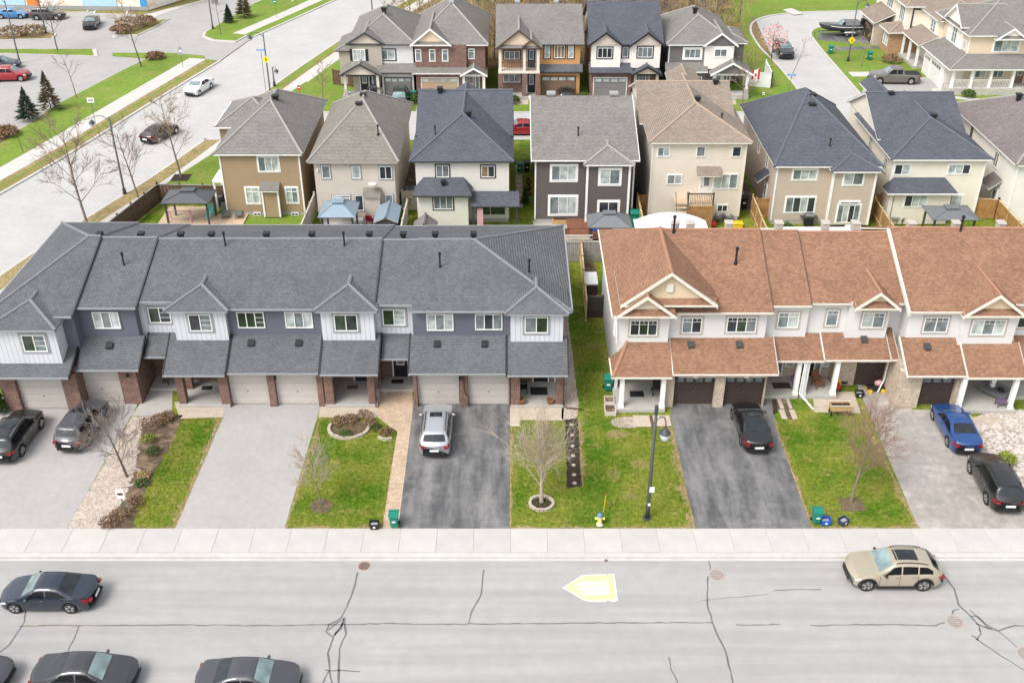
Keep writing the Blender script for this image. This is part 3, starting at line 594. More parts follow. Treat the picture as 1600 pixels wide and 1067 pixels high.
def pipe(root, x, y, z, h=1.0, r=.055, mat='plastic_black'):
    MB().lathe((x, y), [(r * 2.2, z - .15), (r * 1.5, z + .08), (r, z + .1), (r, z + h - .2), (r * 1.6, z + h - .18), (r * 1.6, z + h)], 10).build('vent_pipe', mat, root)
def flat_vent(root, x, y, z, slope, mat='plastic_black'):
    m = MB().extr([(x - .2, y - .15, z + .02), (x - .2, y + .22, z + .02 + .37 * slope), (x - .2, y + .22, z + .16 + .3 * slope), (x - .2, y - .15, z + .12)], (.4, 0, 0)); m.build('roof_vent', mat, root)
def downspout(root, pts, mat='white_trim', r=.045): MB().tube(pts, r, 4).build('downspout', mat, root)
def lamp_wall(root, T, u, z, mat='plastic_black'): MB().tbox(T, u - .07, u + .07, .0, .16, z, z + .28).build('wall_lamp', mat, root, bevel=.03)
def pent(x0, x1, ye, ze, yw, zw): return dict(polys=[[(x0, ye, ze), (x1, ye, ze), (x1, yw, zw), (x0, yw, zw)]], eaves=[((x0, ye, ze), (x1, ye, ze))], ridges=[], rakes=[])
def wbox(root, x0, x1, y0, y1, z0, z1, mat, name='wall'): return MB().box(x0, x1, y0, y1, z0, z1).build(name, mat, root)
def winpx(root, Y, u0, v0, u1, v1, n=2, **k):
    a, b = AtY(u0, v0, Y), AtY(u1, v1, Y); return window(root, FY(Y), a.x, b.x, b.z, a.z, n, **k)
def X_(u, v, Y): return AtY(u, v, Y).x

# ================================================================== CHARCOAL-ROOFED ROW
ROW = thing('townhouse_row', 'long row of townhouses with charcoal shingle roofs and red brick garages', 'townhouses', (-13, 54.4, 0), world_coords=True)
REAR = 67.9; ZE = 6.32
YR, ZR = 61.6, 8.22                      # ridge
PF = (ZR - ZE) / (YR - 55.72); PB = (ZR - 6.0) / (68.3 - YR)
def main_roof(x0, x1, yf, dz=0, hl=0, hr=0):
    zf = ZR + dz - PF * (YR - yf); zb = 6.05 + dz; zr = ZR + dz
    A, B, C_, D = (x0, yf, zf), (x1, yf, zf), (x1, 68.3, zb), (x0, 68.3, zb); E_, F_ = (x0 + hl, YR, zr), (x1 - hr, YR, zr)
    P_ = [[A, B, F_, E_], [C_, D, E_, F_]]; ea = [(A, B), (C_, D)]; ri = [(E_, F_)]
    if hl: P_.append([D, A, E_]); ri += [(A, E_), (D, E_)]; ea.append((D, A))
    if hr: P_.append([B, C_, F_]); ri += [(B, F_), (C_, F_)]; ea.append((B, C_))
    return add_roof(ROW, dict(polys=P_, eaves=ea, ridges=ri, rakes=[]), 'shingle_charcoal', 'cap_charcoal', 'grey_trim')
# segment edges in metres
s1, s2, s3, s4, s5, s6, s7, s8, s9, s10 = -31.6, -26.75, -23.25, -20.85, -17.6, -11.75, -8.5, -6.15, -.1, 3.15
main_roof(s1 - .5, s2 + .1, 54.9, .12, 4.7, 0)
main_roof(s2 + .1, s3 + .25, 55.72, .0); main_roof(s3 + .25, s4, 56.3, -.08); main_roof(s4, s6 + 3.35, 55.72, -.08)
main_roof(s7 + .1, s8, 56.15, -.17); main_roof(s8, s10 + .5, 55.6, -.13, 0, 6.1)
# dark flashing at the roof steps
for x, d in ((s2 + .1, .12), (s3 + .25, 0), (s7 + .06, -.08)):
    yf = 54.95 if d > .1 else 55.8; m = MB(); zf = ZR + d - PF * (YR - yf)
    m.extr([(x - .02, yf, zf + .03), (x - .02, YR, ZR + d + .03), (x - .02, YR, ZR + d - .22), (x - .02, yf, zf - .22)], (.1, 0, 0)); m.build('step_flashing', 'dark_trim', ROW)
# walls: upper floors
UP = [(s1, s2, 55.3, 'siding_slate'), (s2, s3, 56.1, 'siding_slate'), (s3, s4, 56.75, 'batten_white'), (s5, s6, 56.12, 'siding_slate'), (s7, s8, 56.6, 'batten_white'), (s8, s9, 56.0, 'siding_slate')]
wbox(ROW, s1, s10, 61.0, REAR, 0, 5.55, 'siding_slate', 'rear_wall')
for x0, x1, y, m in UP: wbox(ROW, x0, x1, y, 61.5, 3.0, ZE - .14 if y < 56.5 else ZE - .06, m)
for x0, x1, y in ((s4, s5, 55.75), (s6, s7, 55.75), (s9, s10, 55.6)): wbox(ROW, x0, x1, y, 57.2, 3.0, ZE - .02, 'batten_white'); wbox(ROW, x0 + .01, x1 - .01, 57.2, 61.5, 3.0, 5.6, 'batten_white')
wbox(ROW, s1 + .2, -27.5, 54.12, 60, 2.9, 5.85, 'batten_white'); 
# ground floors
for x0, x1, y in ((s1, s2 - .05, 54.1), (s2 - .05, s3 - .1, 54.9), (s5 - .05, s6, 54.6), (s8, s9, 54.55)): wbox(ROW, x0, x1, y, 61.4, 0, 2.995, 'brick_red', 'ground_floor_wall')
for x0, x1, y in ((s3 - .1, s4, 57.6), (s4, s5 - .05, 56.9), (s6, s7, 56.9), (s7, s8, 57.4), (s9, s10, 56.8)): wbox(ROW, x0, x1, y, 61.4, 0, 2.994, 'brick_red', 'ground_floor_wall')
# hipped bay roofs
def bay_roof(xc, hw, ye, ze, p=.40):
    h = hip(xc - hw, xc + hw, ye, ye + 3.2, ze, p, 'y', True, False); return add_roof(ROW, h, 'shingle_charcoal', 'cap_charcoal', 'grey_trim')
bay_roof((s4 + s5) / 2, 1.98, 55.35, 6.30); bay_roof((s6 + s7) / 2, 1.98, 55.35, 6.30); bay_roof((s9 + s10) / 2, 1.98, 55.2, 6.20); bay_roof(-29.35, 2.15, 53.72, 5.96)
# lower roofs
def low_roof(x0, x1, ye, ze, yw, zw, rake='black_trim'):
    h = pent(x0, x1, ye, ze, yw, zw); o = add_roof(ROW, h, 'shingle_charcoal', None, 'grey_trim'); m = MB()
    for x in (x0 - .05, x1 - .03): MB().extr([(x, ye, ze + .04), (x, yw, zw + .04), (x, yw, zw - .18), (x, ye, ze - .18)], (.08, 0, 0)).build('rake_flashing', rake, o)
    sl = (zw - ze) / (yw - ye); return sl
low_roof(s1 - .25, -26.9, 53.15, 2.92, 55.35, 3.85); low_roof(-26.82, s3 + .3, 54.1, 2.86, 56.15, 4.1); low_roof(s3 + .36, s4 - .3, 55.2, 3.12, 56.8, 3.98)
low_roof(s4 - .5, s5 + .05, 53.62, 2.78, 56.2, 4.26); low_roof(s5 + .15, s6 - .1, 53.8, 2.82, 56.2, 4.2); low_roof(s6 - .02, s7 + .3, 53.68, 2.80, 56.2, 4.26)
low_roof(s7 + .36, s8 - .25, 55.0, 3.1, 56.65, 4.0); low_roof(s8 - .2, s9 - .28, 53.75, 2.82, 56.05, 4.2); low_roof(s9 - .2, s10 + .3, 53.58, 2.80, 55.95, 4.2)
for x, y, z in ((-25.0, 55.4, 3.66), (s5 + 1.4, 55.5, 3.78), (s6 - 1.5, 55.5, 3.78), (s8 + 1.5, 55.4, 3.75), (s9 - 1.6, 55.4, 3.75)): flat_vent(ROW, x, y, z, .55)
# garage doors with brick piers
def garage_px(Y, u0, u1, ztop=2.13):
    x0, x1 = X_(u0, 625, Y), X_(u1, 625, Y); garage_door(ROW, FY(Y), x0, x1, ztop, 'door_beige', 'door_beige', frame='door_beige'); return x0, x1
g = [garage_px(54.1, 38, 104), garage_px(54.9, 134, 195), garage_px(54.6, 359, 420), garage_px(54.6, 437, 497), garage_px(54.55, 656, 716), garage_px(54.55, 734, 793)]
def pier(x0, x1, y0, y1, z1=2.7): wbox(ROW, x0, x1, y0, y1, 0, z1, 'brick_red', 'brick_pier')
for (a, b), y, (l, r_) in zip(g, (54.1, 54.9, 54.6, 54.6, 54.55, 54.55), ((s1 + .02, None), (g[0][1] + .15, s3 - .12), (s5 - .04, None), (g[2][1] + .14, s6 - .02), (s8 + .02, None), (g[4][1] + .14, s9 - .02))):
    pier(l, a - .1, y - .32, y + .05)
    if r_: pier(b + .1, r_, y - .32, y + .05)
    wbox(ROW, a - .16, b + .16, y - .3, y + .04, 2.46, 2.72, 'brick_red', 'brick_lintel')
pier(g[0][1] + .1, s2 - .06, 53.85, 54.15)
# porches
def porch(x0, x1, y0, y1, z=.22): return MB().box(x0, x1, y0, y1, 0, z).build('porch_slab', 'concrete_porch', ROW, bevel=.02)
porch(s3 - .05, s4 - .05, 56.0, 57.7, .2); porch(s4 - .1, s5 - .1, 54.15, 57.0); porch(s6 + .02, s7 + .05, 54.15, 57.0); porch(s7 + .06, s8, 55.9, 57.5, .2); porch(s9 + .02, s10 + .1, 54.1, 56.9)
for x in (s4 - .05, s7 - .5): pier(x, x + .45, 54.25, 54.75, 2.66); pier(x + .02, x + .42, 55.9, 56.3, 2.9)
pier(s5 - .62, s5 - .06, 54.2, 54.85); pier(s6 + .05, s6 + .6, 54.2, 54.8); pier(s9 + .03, s9 + .6, 54.15, 54.8); pier(s10 - .42, s10, 54.2, 54.65)
for x, y in ((s3 + 1.25, 57.6), (s4 + 1.9, 56.9), (s6 + 1.55, 56.9), (s7 + .8, 57.4), (s9 + 1.5, 56.8)):
    entry_door(ROW, FY(y), x, x + .92, .24, 2.35); 
# windows
dk = dict(trim='grey_trim')
winpx(ROW, 54.12, 32, 523, 76, 549, 2, grid=1, glass=['glass_green', 'glass_mid'], **dk); winpx(ROW, 56.1, 143, 487, 190, 513, 3, glass=['glass_pale', 'glass_mid', 'glass_pale'], trim='siding_slate', tw=.08)
winpx(ROW, 56.75, 230, 480, 269, 504, 2, grid=1, glass=['glass_green', 'glass_dark'], **dk); winpx(ROW, 55.75, 293, 491, 333, 517, 2, grid=1, glass=['glass_dark', 'glass_mid'], **dk)
winpx(ROW, 56.12, 369, 487, 415, 512, 3, grid=1, glass='glass_green'); winpx(ROW, 56.12, 444, 487, 490, 512, 3, glass=['glass_pale', 'glass_mid', 'glass_pale'])
winpx(ROW, 55.75, 521, 491, 560, 517, 2, glass=['glass_green', 'glass_dark'], **dk); winpx(ROW, 56.6, 597, 483, 634, 508, 2, grid=1, glass=['glass_green', 'glass_pale'], **dk)
winpx(ROW, 56.0, 666, 490, 709, 516, 3, glass=['glass_pale', 'glass_mid', 'glass_pale']); winpx(ROW, 56.0, 742, 490, 785, 515, 3, glass=['glass_mid', 'glass_dark', 'glass_mid'])
winpx(ROW, 55.6, 820, 495, 856, 520, 2, glass=['glass_mid', 'glass_green'], **dk)
# roof furniture
def roof_z(y, d=0): return ZR + d - (PF * (YR - y) if y < YR else PB * (y - YR))
for u in (155, 220, 282, 330, 416, 487, 577, 630, 680, 740): vent_box(ROW, X_(u, 365, 62.1), 62.15, roof_z(62.15, -.1))
for u, v in ((190, 396), (350, 370), (537, 370), (687, 402), (827, 400)):
    y = 61 if v < 380 else 59.2; pipe(ROW, X_(u, v, y), y, roof_z(y, -.15) if u < 800 else roof_z(y, -.6), 1.05)
downspout(ROW, [(s10 + .05, 54.05, 2.6), (s10 + .05, 54.05, .3), (s10 + .3, 54.0, .1), (s10 + 1.3, 53.9, .08)], 'brown_trim'); downspout(ROW, [(s7 + .0, 54.0, 2.5), (s7 - .02, 54.0, .15)], 'brown_trim'); downspout(ROW, [((g[4][1] + g[5][0]) / 2, 54.18, 2.5), ((g[4][1] + g[5][0]) / 2 + .05, 54.1, 1.2), ((g[4][1] + g[5][0]) / 2 + .3, 54.1, .9), ((g[4][1] + g[5][0]) / 2 + .3, 54.1, .1)], 'brown_trim')
downspout(ROW, [(-22.2, 55.8, 2.9), (-22.2, 56.4, .2)], 'brown_trim')
for x, y in ((s3 - .6, 54.5), (s6 - 2.9, 54.2), (s8 + 2.95, 54.15)): lamp_wall(ROW, FY(y), x, 2.1)

# ================================================================== BROWN-ROOFED ROW
BR = thing('townhouse_row', 'row of townhouses with brown shingle roofs, white siding and tan brick', 'townhouses', (20, 54.4, 0), world_coords=True)
YB, ZB = 61.5, 8.85; PB2 = .475
def broof(x0, x1, yf, dz=0, end=True):
    zf = ZB + dz - PB2 * (YB - yf); zr = ZB + dz; yb = 67.6; zb = zr - .46 * (yb - YB)
    A, B, C_, D = (x0, yf, zf), (x1, yf, zf), (x1, yb, zb), (x0, yb, zb); E_, F_ = (x0, YB, zr), (x1, YB, zr)
    return add_roof(BR, dict(polys=[[A, B, F_, E_], [C_, D, E_, F_]], eaves=[(A, B)], ridges=[(E_, F_)], rakes=[]), 'shingle_brown', 'cap_brown', 'ivory_trim')
b0, b1, b2, b3, b4, b5, b6, b7, b8, b9, b10 = 5.75, 6.45, 9.65, 15.75, 18.45, 20.9, 23.45, 24.5, 27.65, 31.0, 37.5
broof(9.6, b3 + .25, 55.6); broof(b3 + .25, b4, 56.15, -.09); broof(b4, b6 + .75, 56.4, -.18); broof(b7 - .3, b8 + .6, 55.55, .12); broof(b8 + .6, b9 - .2, 55.6, .1); broof(b9 - .2, b10 + 3, 56.1, .08)
m = MB(); x = b7 - .33; zf = ZB + .12 - PB2 * (YB - 55.5); m.extr([(x, 55.5, zf + .04), (x, YB, ZB + .16), (x, YB, ZB - .1), (x, 55.5, zf - .24)], (.14, 0, 0)); m.build('rake_board', 'ivory_trim', BR)
for x, d, yf in ((b3 + .25, 0, 55.6), (b4, -.09, 56.15)):
    zf = ZB + d - PB2 * (YB - yf); MB().extr([(x - .02, yf, zf + .012), (x - .02, YB, ZB + d + .012), (x - .02, YB, ZB + d - .2), (x - .02, yf, zf - .2)], (.05, 0, 0)).build('step_flashing', 'brown_trim', BR)
# end gable with its ridge running front to back
xg = 9.55; zg = 8.95; pg = .72
lx = 6.12; lz = 6.05; pl = (zg - lz) / (xg - lx)
A, B = (lx, 55.15, lz), (lx, 67.4, lz); E_, F_ = (xg, 55.3, zg), (xg, 61.6, zg); C_, D = (12.45, 55.3, zg - pg * 2.9), (12.45, 61.4, zg - pg * 2.9)
add_roof(BR, dict(polys=[[A, E_, F_, B], [E_, C_, D, F_], [B, F_, (12.45, 67.4, lz)]], eaves=[(B, A)], ridges=[(E_, F_)], rakes=[]), 'shingle_brown', 'cap_brown', 'ivory_trim')
# small gable in front of it
def front_gable(xc, hw, zpk, yfront, yback, p, wall='siding_shake', pentroof=True, board='ivory_trim', root=BR, mat='shingle_brown', cap='cap_brown', wi=.35):
    z0 = zpk - p * hw; h = hip(xc - hw, xc + hw, yfront, yback, z0, p, 'y', False, False)
    h['rakes'] = h['rakes'][:1] if h['rakes'][0][0][1] < h['rakes'][-1][0][1] else h['rakes'][-1:]
    add_roof(root, h, mat, cap, board, gutter=False, gable=None, rake=board)
    k = hw - .12; MB().extr([(xc - k, yfront + wi, z0 + .02), (xc + k, yfront + wi, z0 + .02), (xc, yfront + wi, zpk - .15)], (0, .25, 0)).build('gable_wall', wall, root)
    if pentroof:
        o = add_roof(root, pent(xc - hw + .1, xc + hw - .1, yfront + .0, z0 + .03, yfront + wi + .02, z0 + .36), mat, None, board)
front_gable(9.5, 2.95, 9.0, 55.2, 60, .76); front_gable(8.12, 1.85, 7.58, 54.85, 60, .76)
MB().box(9.28, 9.72, 55.42, 55.56, 7.55, 8.1).build('gable_vent', 'ivory_trim', BR, bevel=.03)
front_gable((b5 + b6) / 2 + .2, 1.42, 7.35, 55.75, 61, .80); front_gable((b8 + b9) / 2, 1.95, 7.55, 55.1, 61, .76)
RW = 'siding_white'
for x0, x1, y, z1 in ((b1 + .1, b2, 55.5, 6.0), (b2, b3, 56.0, 6.05), (b3, b4, 56.55, 6.2), (b4, b5, 56.8, 6.3), (b5, b6, 56.45, 6.3), (b6, b7, 57.3, 6.45), (b7, b8, 55.95, 6.1), (b8, b9, 55.5, 6.0), (b9, b10, 56.6, 6.3)): wbox(BR, x0, x1, y, 67.3, 3.0, z1, RW)
wbox(BR, b1 + .1, b1 + .3, 55.9, 67.2, 0, 2.99, RW)
for x0, x1, y in ((b1 + .31, b2 - .1, 57.0), (b2 - .1, b3, 54.55), (b3, b5 - .2, 57.4), (b5 - .2, b7 - .55, 56.7), (b7 - .55, b8 - .05, 54.5), (b8 - .05, b10, 57.0)): wbox(BR, x0, x1, y, 67.25, 0, 2.995, 'brick_tan', 'ground_floor_wall')
def blow(x0, x1, ye, ze, yw, zw, rk='ivory_trim', left_hip=False):
    if left_hip:
        h = dict(polys=[[(x0, ye, ze), (x1, ye, ze), (x1, yw, zw), (x0 + 1.0, yw, zw)], [(x0, yw + .2, ze), (x0, ye, ze), (x0 + 1.0, yw, zw)]], eaves=[((x0, ye, ze), (x1, ye, ze)), ((x0, yw + .2, ze), (x0, ye, ze))], ridges=[((x0, ye, ze), (x0 + 1.0, yw, zw))], rakes=[])
        return add_roof(BR, h, 'shingle_brown', 'cap_brown', rk)
    o = add_roof(BR, pent(x0, x1, ye, ze, yw, zw), 'shingle_brown', None, rk); m = MB()
    for x in (x0 - .06, x1 - .01): MB().extr([(x, ye, ze + .03), (x, yw, zw + .03), (x, yw, zw - .18), (x, ye, ze - .18)], (.06, 0, 0)).build('rake_board', 'taupe_trim' if x > x0 else rk, o)
blow(6.15, b2 + .15, 53.55, 2.68, 55.55, 4.05, left_hip=True); blow(b2 + .22, b3 + .55, 53.72, 2.8, 56.05, 4.05); blow(b3 + .62, b5 - 1.5, 55.0, 2.95, 56.9, 3.95); blow(b5 - 1.43, b6 + .1, 55.05, 2.98, 56.9, 4.0); blow(b6 + .18, b7 - .42, 55.1, 2.98, 57.4, 4.05)
blow(b7 - .3, b8 + .15, 53.62, 2.75, 56.0, 4.1); blow(b8 + .22, b9 + .45, 53.5, 2.68, 55.6, 3.95); blow(b9 + .52, b10, 54.9, 2.9, 56.7, 3.9)
for x, y, z in ((11.1, 55.4, 3.72), (14.1, 55.4, 3.72), (b5 + 1.2, 56.2, 3.6), (b7 + 1.2, 55.2, 3.7)): flat_vent(BR, x, y, z, .5, 'steel_dark')
def bg(Y, u0, u1, v=620):
    x0, x1 = X_(u0, v, Y), X_(u1, v, Y); garage_door(BR, FY(Y), x0, x1, 2.13, 'door_brown', None, lights=1, frame='door_brown'); return x0, x1
q = [bg(54.55, 1053, 1111), bg(54.55, 1131, 1189), bg(56.7, 1337, 1396, 590), bg(54.5, 1434, 1497)]
for x0, x1, y0 in ((b2 - .08, q[0][0] - .1, 54.2), (q[0][1] + .1, q[1][0] - .1, 54.2), (q[1][1] + .1, b3 - .02, 54.2), (q[2][1] + .1, q[2][1] + .5, 56.35), (b7 - .53, q[3][0] - .1, 54.15), (q[3][1] + .1, b8 - .08, 54.15)): wbox(BR, x0, x1, y0, y0 + .42, 0, 2.72, 'brick_tan', 'brick_pier')
for (x0, x1), y in ((q[0], 54.22), (q[1], 54.22), (q[3], 54.17)):
    wbox(BR, x0 - .16, x1 + .16, y, y + .38, 2.2, 2.71, 'brick_tan', 'brick_lintel'); c0 = (x0 + x1) / 2; MB().box(c0 - .14, c0 + .14, y - .06, y + .02, 2.2, 2.5).build('keystone', 'ivory_trim', BR); MB().box(c0 - .35, c0 + .35, y - .05, y + .01, 2.55, 2.68).build('number_plate', 'black_trim', BR)
def pslab(x0, x1, y0, y1, z): MB().box(x0, x1, y0, y1, 0, z).build('porch_slab', 'concrete_porch', BR, bevel=.02)
pslab(6.45, b2 - .1, 53.6, 57.1, .28); pslab(b3 + .1, b4 - .25, 55.1, 57.5, .25); pslab(b4 - .15, b5 - .25, 55.1, 57.5, .25); pslab(b8 - .02, b9 + .35, 53.5, 57.1, .28); pslab(b9 + .45, b10, 55, 57, .25)
def column(x, y, z0=.25, z1=2.6, s=.17): MB().box(x - s, x + s, y - s, y + s, z0, z0 + .2).box(x - s * .8, x + s * .8, y - s * .8, y + s * .8, z0 + .2, z1 - .12).box(x - s, x + s, y - s, y + s, z1 - .12, z1).build('porch_column', 'white_trim', BR)
for x, y in ((6.8, 53.9), (b2 - .3, 53.9), (b4 - .45, 55.3), (b4 + .05, 55.3), (b5 - .5, 55.3), (b8 + .2, 53.8), (b9 + .05, 53.8), (b9 - .4, 55.6)): column(x, y, z1=2.6 if y < 55 else 2.85)
for x, y in ((b1 + 1.25, 57.0), (b3 + .45, 57.4), (b4 + .25, 57.4), (b8 + .5, 57.0), (b9 + .9, 57.0)): entry_door(BR, FY(y), x, x + .92, .28, 2.4)
window(BR, FY(57.4), b3 + 2.0, b4 - .15, 1.0, 2.4, 1, glass='glass_pale'); window(BR, FY(57.4), b4 + 1.7, b5 - .35, 1.0, 2.4, 1, glass='glass_pale'); window(BR, FY(57.0), b8 + 2.2, b9 - .1, .9, 2.4, 2, glass='glass_mid')
bt = dict(trim='taupe_trim', grid=3, tw=.11)
winpx(BR, 55.5, 985, 500, 1026, 524, 3, glass=['glass_dark', 'glass_green', 'glass_dark'], **bt); winpx(BR, 56.0, 1067, 496, 1095, 520, 2, glass=['glass_mid', 'glass_dark'], **bt); winpx(BR, 56.0, 1137, 495, 1180, 519, 3, glass=['glass_dark', 'glass_green', 'glass_mid'], **bt)
winpx(BR, 56.55, 1217, 488, 1246, 512, 2, glass=['glass_mid', 'glass_pale'], **bt); winpx(BR, 56.8, 1293, 484, 1307, 509, 1, glass=['glass_mid'], **bt); winpx(BR, 56.45, 1349, 488, 1379, 512, 2, glass=['glass_pale', 'glass_mid'], **bt)
winpx(BR, 55.95, 1446, 495, 1478, 519, 2, glass=['glass_mid', 'glass_mid'], **bt); winpx(BR, 55.5, 1521, 499, 1567, 523, 3, glass=['glass_pale', 'glass_mid', 'glass_pale'], **bt); winpx(BR, 56.6, 1594, 488, 1625, 512, 2, glass=['glass_dark'], **bt)
window(BR, FXm(b1 + .1), 60.2, 60.8, 4.0, 5.0, 1, glass='glass_mid'); window(BR, FXm(b1 + .1), 57.2, 57.8, 3.4, 4.8, 1, glass='glass_mid')
for u, v in ((1052, 360), (1151, 390), (1500, 355)):
    y = 61.3 if v < 370 else 59.0; pipe(BR, X_(u, v + 8, y), y, ZB - .475 * (YB - y), 1.15, .07)
for u in (1055, 1079, 1139, 1217, 1290, 1337, 1424, 1494, 1564): x = X_(u, 350, 62); MB().box(x - .24, x + .24, 61.75, 62.25, ZB - .3, ZB + .22).box(x - .28, x + .28, 61.7, 62.3, ZB + .21, ZB + .33).build('roof_vent', 'taupe_trim', BR, bevel=.03)
downspout(BR, [(b4 - .2, 55.0, 2.8), (b4 - .25, 55.0, .5), (b4 + .35, 53.9, .12)]); downspout(BR, [(b4 - .08, 55.02, 2.8), (b4 - .08, 55.0, .4), (b4 + .42, 53.8, .1)]); downspout(BR, [(b7 - .65, 56.0, 2.8), (b7 - .7, 56.0, .9), (b7 - 1.1, 55.6, .2)]); downspout(BR, [(b1 - .05, 55.4, 5.9), (b1 + .02, 55.4, 4.0)])
for x, y in ((b2 + .5, 54.15), ): lamp_wall(BR, FY(y), x, 2.1)
# ================================================================== DETACHED HOUSES, SEEN FROM THEIR YARDS
def house(label, x0, x1, y0, y1, ze, wall, cat='house', name='house', corner=None, base='concrete_porch'):
    r_ = thing(name, label, cat, ((x0 + x1) / 2, y0, 0), world_coords=True)
    wbox(r_, x0, x1, y0, y1, .35, ze, wall); wbox(r_, x0 + .03, x1 - .03, y0 + .03, y1 - .03, 0, .352, base, 'foundation')
    if corner:
        for x in (x0, x1): MB().box(x - .06, x + .06, y0 - .05, y0 + .07, .36, ze - .02).build('corner_board', corner, r_)
    return r_
def small_hood(r_, T, u0, u1, z, mat, d=.8, h=.4, fascia='white_trim'):
    a, b, c0, e = T(u0, d, z), T(u1, d, z), T(u1, 0, z + h), T(u0, 0, z + h); roof_solid(r_, [[a, b, c0, e]], mat, .1, 'hood', fascia)
GR, GRC = 'shingle_grey', 'cap_grey'
# brown house by the side street
Y = 83.0; h1 = house('brown sided house with white trim and grey roof beside the fenced patio', -24.5, -17.85, Y, 96, 5.75, 'siding_brown', corner='white_trim')
add_roof(h1, hip(-24.95, -17.45, Y - .4, 96.4, 5.72, .62, 'y', 7.0, 4.0), GR, GRC); add_roof(h1, hip(-26.2, -20.5, 88.5, 95.5, 5.9, .45, 'x', True, True), GR, GRC); wbox(h1, -25.9, -24.4, 89, 95, .3, 5.8, 'siding_brown')
vent_box(h1, X_(431, 158, 90.3), 90.3, 7.85, s=.6)
wt = dict(trim='white_trim', tw=.1)
winpx(h1, Y, 402, 245, 437, 268, 3, glass=['glass_mid', 'glass_pale', 'glass_pale'], **wt); winpx(h1, Y, 383, 293, 407, 318, 2, glass='glass_pale', transom=True, **wt); winpx(h1, Y, 446, 293, 467, 317, 2, glass=['glass_pale', 'glass_mid'], transom=True, **wt)
a, b = AtY(411, 293, Y), AtY(440, 330, Y); wbox(h1, a.x, b.x, Y - .6, Y + .1, .1, a.z, 'siding_brown', 'bay')
for x in (a.x, b.x): MB().box(x - .07, x + .07, Y - .66, Y - .5, .12, a.z - .02).build('corner_board', 'white_trim', h1)
small_hood(h1, FY(Y - .0), a.x - .15, b.x + .15, a.z + .05, GR, .95, .5)
for u in (396, 455): winpx(h1, Y - .001, u, 332, u + 12, 337, 2, glass='glass_dark')
window(h1, FXm(-24.5), 84.2, 85.6, .9, 2.4, 2, glass='glass_mid'); MB().box(-25.6, -24.45, 83.6, 86.2, 2.75, 2.95).build('side_canopy', 'white_trim', h1); MB().box(-25.6, -25.45, 83.7, 83.85, 0, 2.76).build('canopy_post', 'white_trim', h1); MB().box(-25.6, -25.45, 86.0, 86.15, 0, 2.76).build('canopy_post', 'white_trim', h1)
# blush house
Y = 81.6; h2 = house('pale pinkish beige house with warm grey hip roof behind the blue canopy', -16.4, -9.75, Y, 95.5, 5.62, 'siding_blush')
add_roof(h2, hip(-16.85, -9.3, Y - .4, 95.9, 5.6, .70, 'y', 8.2, 4.5), 'shingle_warm_grey', GRC, 'taupe_trim')
for u, v, y in ((568, 160, 90.4), (561, 171, 88.6)): vent_box(h2, X_(u, v, y), y, 8.0 if y > 90 else 7.75, s=.55)
gt = dict(trim='grey_trim', tw=.09)
winpx(h2, Y, 502, 259, 517, 279, 1, glass='glass_mid', **gt); winpx(h2, Y, 549, 260, 564, 279, 1, glass='glass_pale', **gt); winpx(h2, Y, 592, 260, 613, 280, 2, glass='glass_dark', **gt)
winpx(h2, Y, 519, 305, 548, 322, 2, glass=['glass_pale', 'glass_mid'], transom=True, **gt); winpx(h2, Y, 554, 305, 569, 329, 1, glass='glass_dark', **gt); winpx(h2, Y, 602, 304, 615, 327, 1, glass='glass_mid', **gt)
a, b = AtY(570, 302, Y), AtY(597, 340, Y); wbox(h2, a.x, b.x, Y - .55, Y + .1, .05, a.z, 'siding_blush', 'bay'); small_hood(h2, FY(Y), a.x - .1, b.x + .1, a.z + .05, 'shingle_warm_grey', .8, .45, 'taupe_trim')
pipe(h2, X_(592, 225, 84.5), 84.5, 6.8, .8); lamp_wall(h2, FY(Y), -16.1, 4.6, 'plastic_white')
MB().lathe((-11.6, Y - .55, 3.6), [(.05, 0), (.3, .12), (.34, .14), (.3, .13), (.05, .03)], 14).build('satellite_dish', 'plastic_white', h2)
# ivory house, slate roof
Y = 81.6; h3 = house('ivory house with black window trim and dark slate roof', -8.0, -.25, Y, 96, 5.68, 'siding_ivory')
SL, SLC = 'shingle_slate', 'cap_slate'
add_roof(h3, hip(-8.45, .15, Y - .4, 94, 5.65, .60, 'y', True, False), SL, SLC, 'dark_trim'); add_roof(h3, hip(-8.35, .1, 86.6, 96.4, 5.85, .50, 'x', False, False), SL, SLC, 'dark_trim', gable='siding_ivory')
vent_box(h3, X_(733, 188, 85.6), 85.6, 8.0, s=.5); vent_box(h3, X_(688, 156, 91.2), 91.2, 8.25, s=.5)
pipe(h3, X_(680, 210, 84), 84, 6.7, 1.0, .05, 'plastic_black')
kt = dict(trim='black_trim', tw=.1)
winpx(h3, Y, 681, 258, 702, 277, 2, glass='glass_mid', **kt); winpx(h3, Y, 752, 259, 773, 277, 2, glass=['glass_warm', 'glass_dark'], **kt)
a, b = AtY(653, 303, Y - 1.5), AtY(732, 345, Y - 1.5); wbox(h3, a.x, b.x, Y - 1.5, Y + .05, .1, a.z, 'siding_ivory', 'wing')
e = dict(polys=[[(a.x - .35, Y - 1.9, a.z), (b.x + .35, Y - 1.9, a.z), (b.x - .4, Y + .02, a.z + .85), (a.x + .4, Y + .02, a.z + .85)], [(b.x + .35, Y - 1.9, a.z), (b.x + .35, Y + .02, a.z), (b.x - .4, Y + .02, a.z + .85)], [(a.x - .35, Y + .02, a.z), (a.x - .35, Y - 1.9, a.z), (a.x + .4, Y + .02, a.z + .85)]], eaves=[((a.x - .35, Y - 1.9, a.z), (b.x + .35, Y - 1.9, a.z))], ridges=[], rakes=[])
add_roof(h3, e, SL, None, 'dark_trim'); vent_box(h3, X_(693, 288, Y - .8), Y - .8, a.z + .5, s=.45)
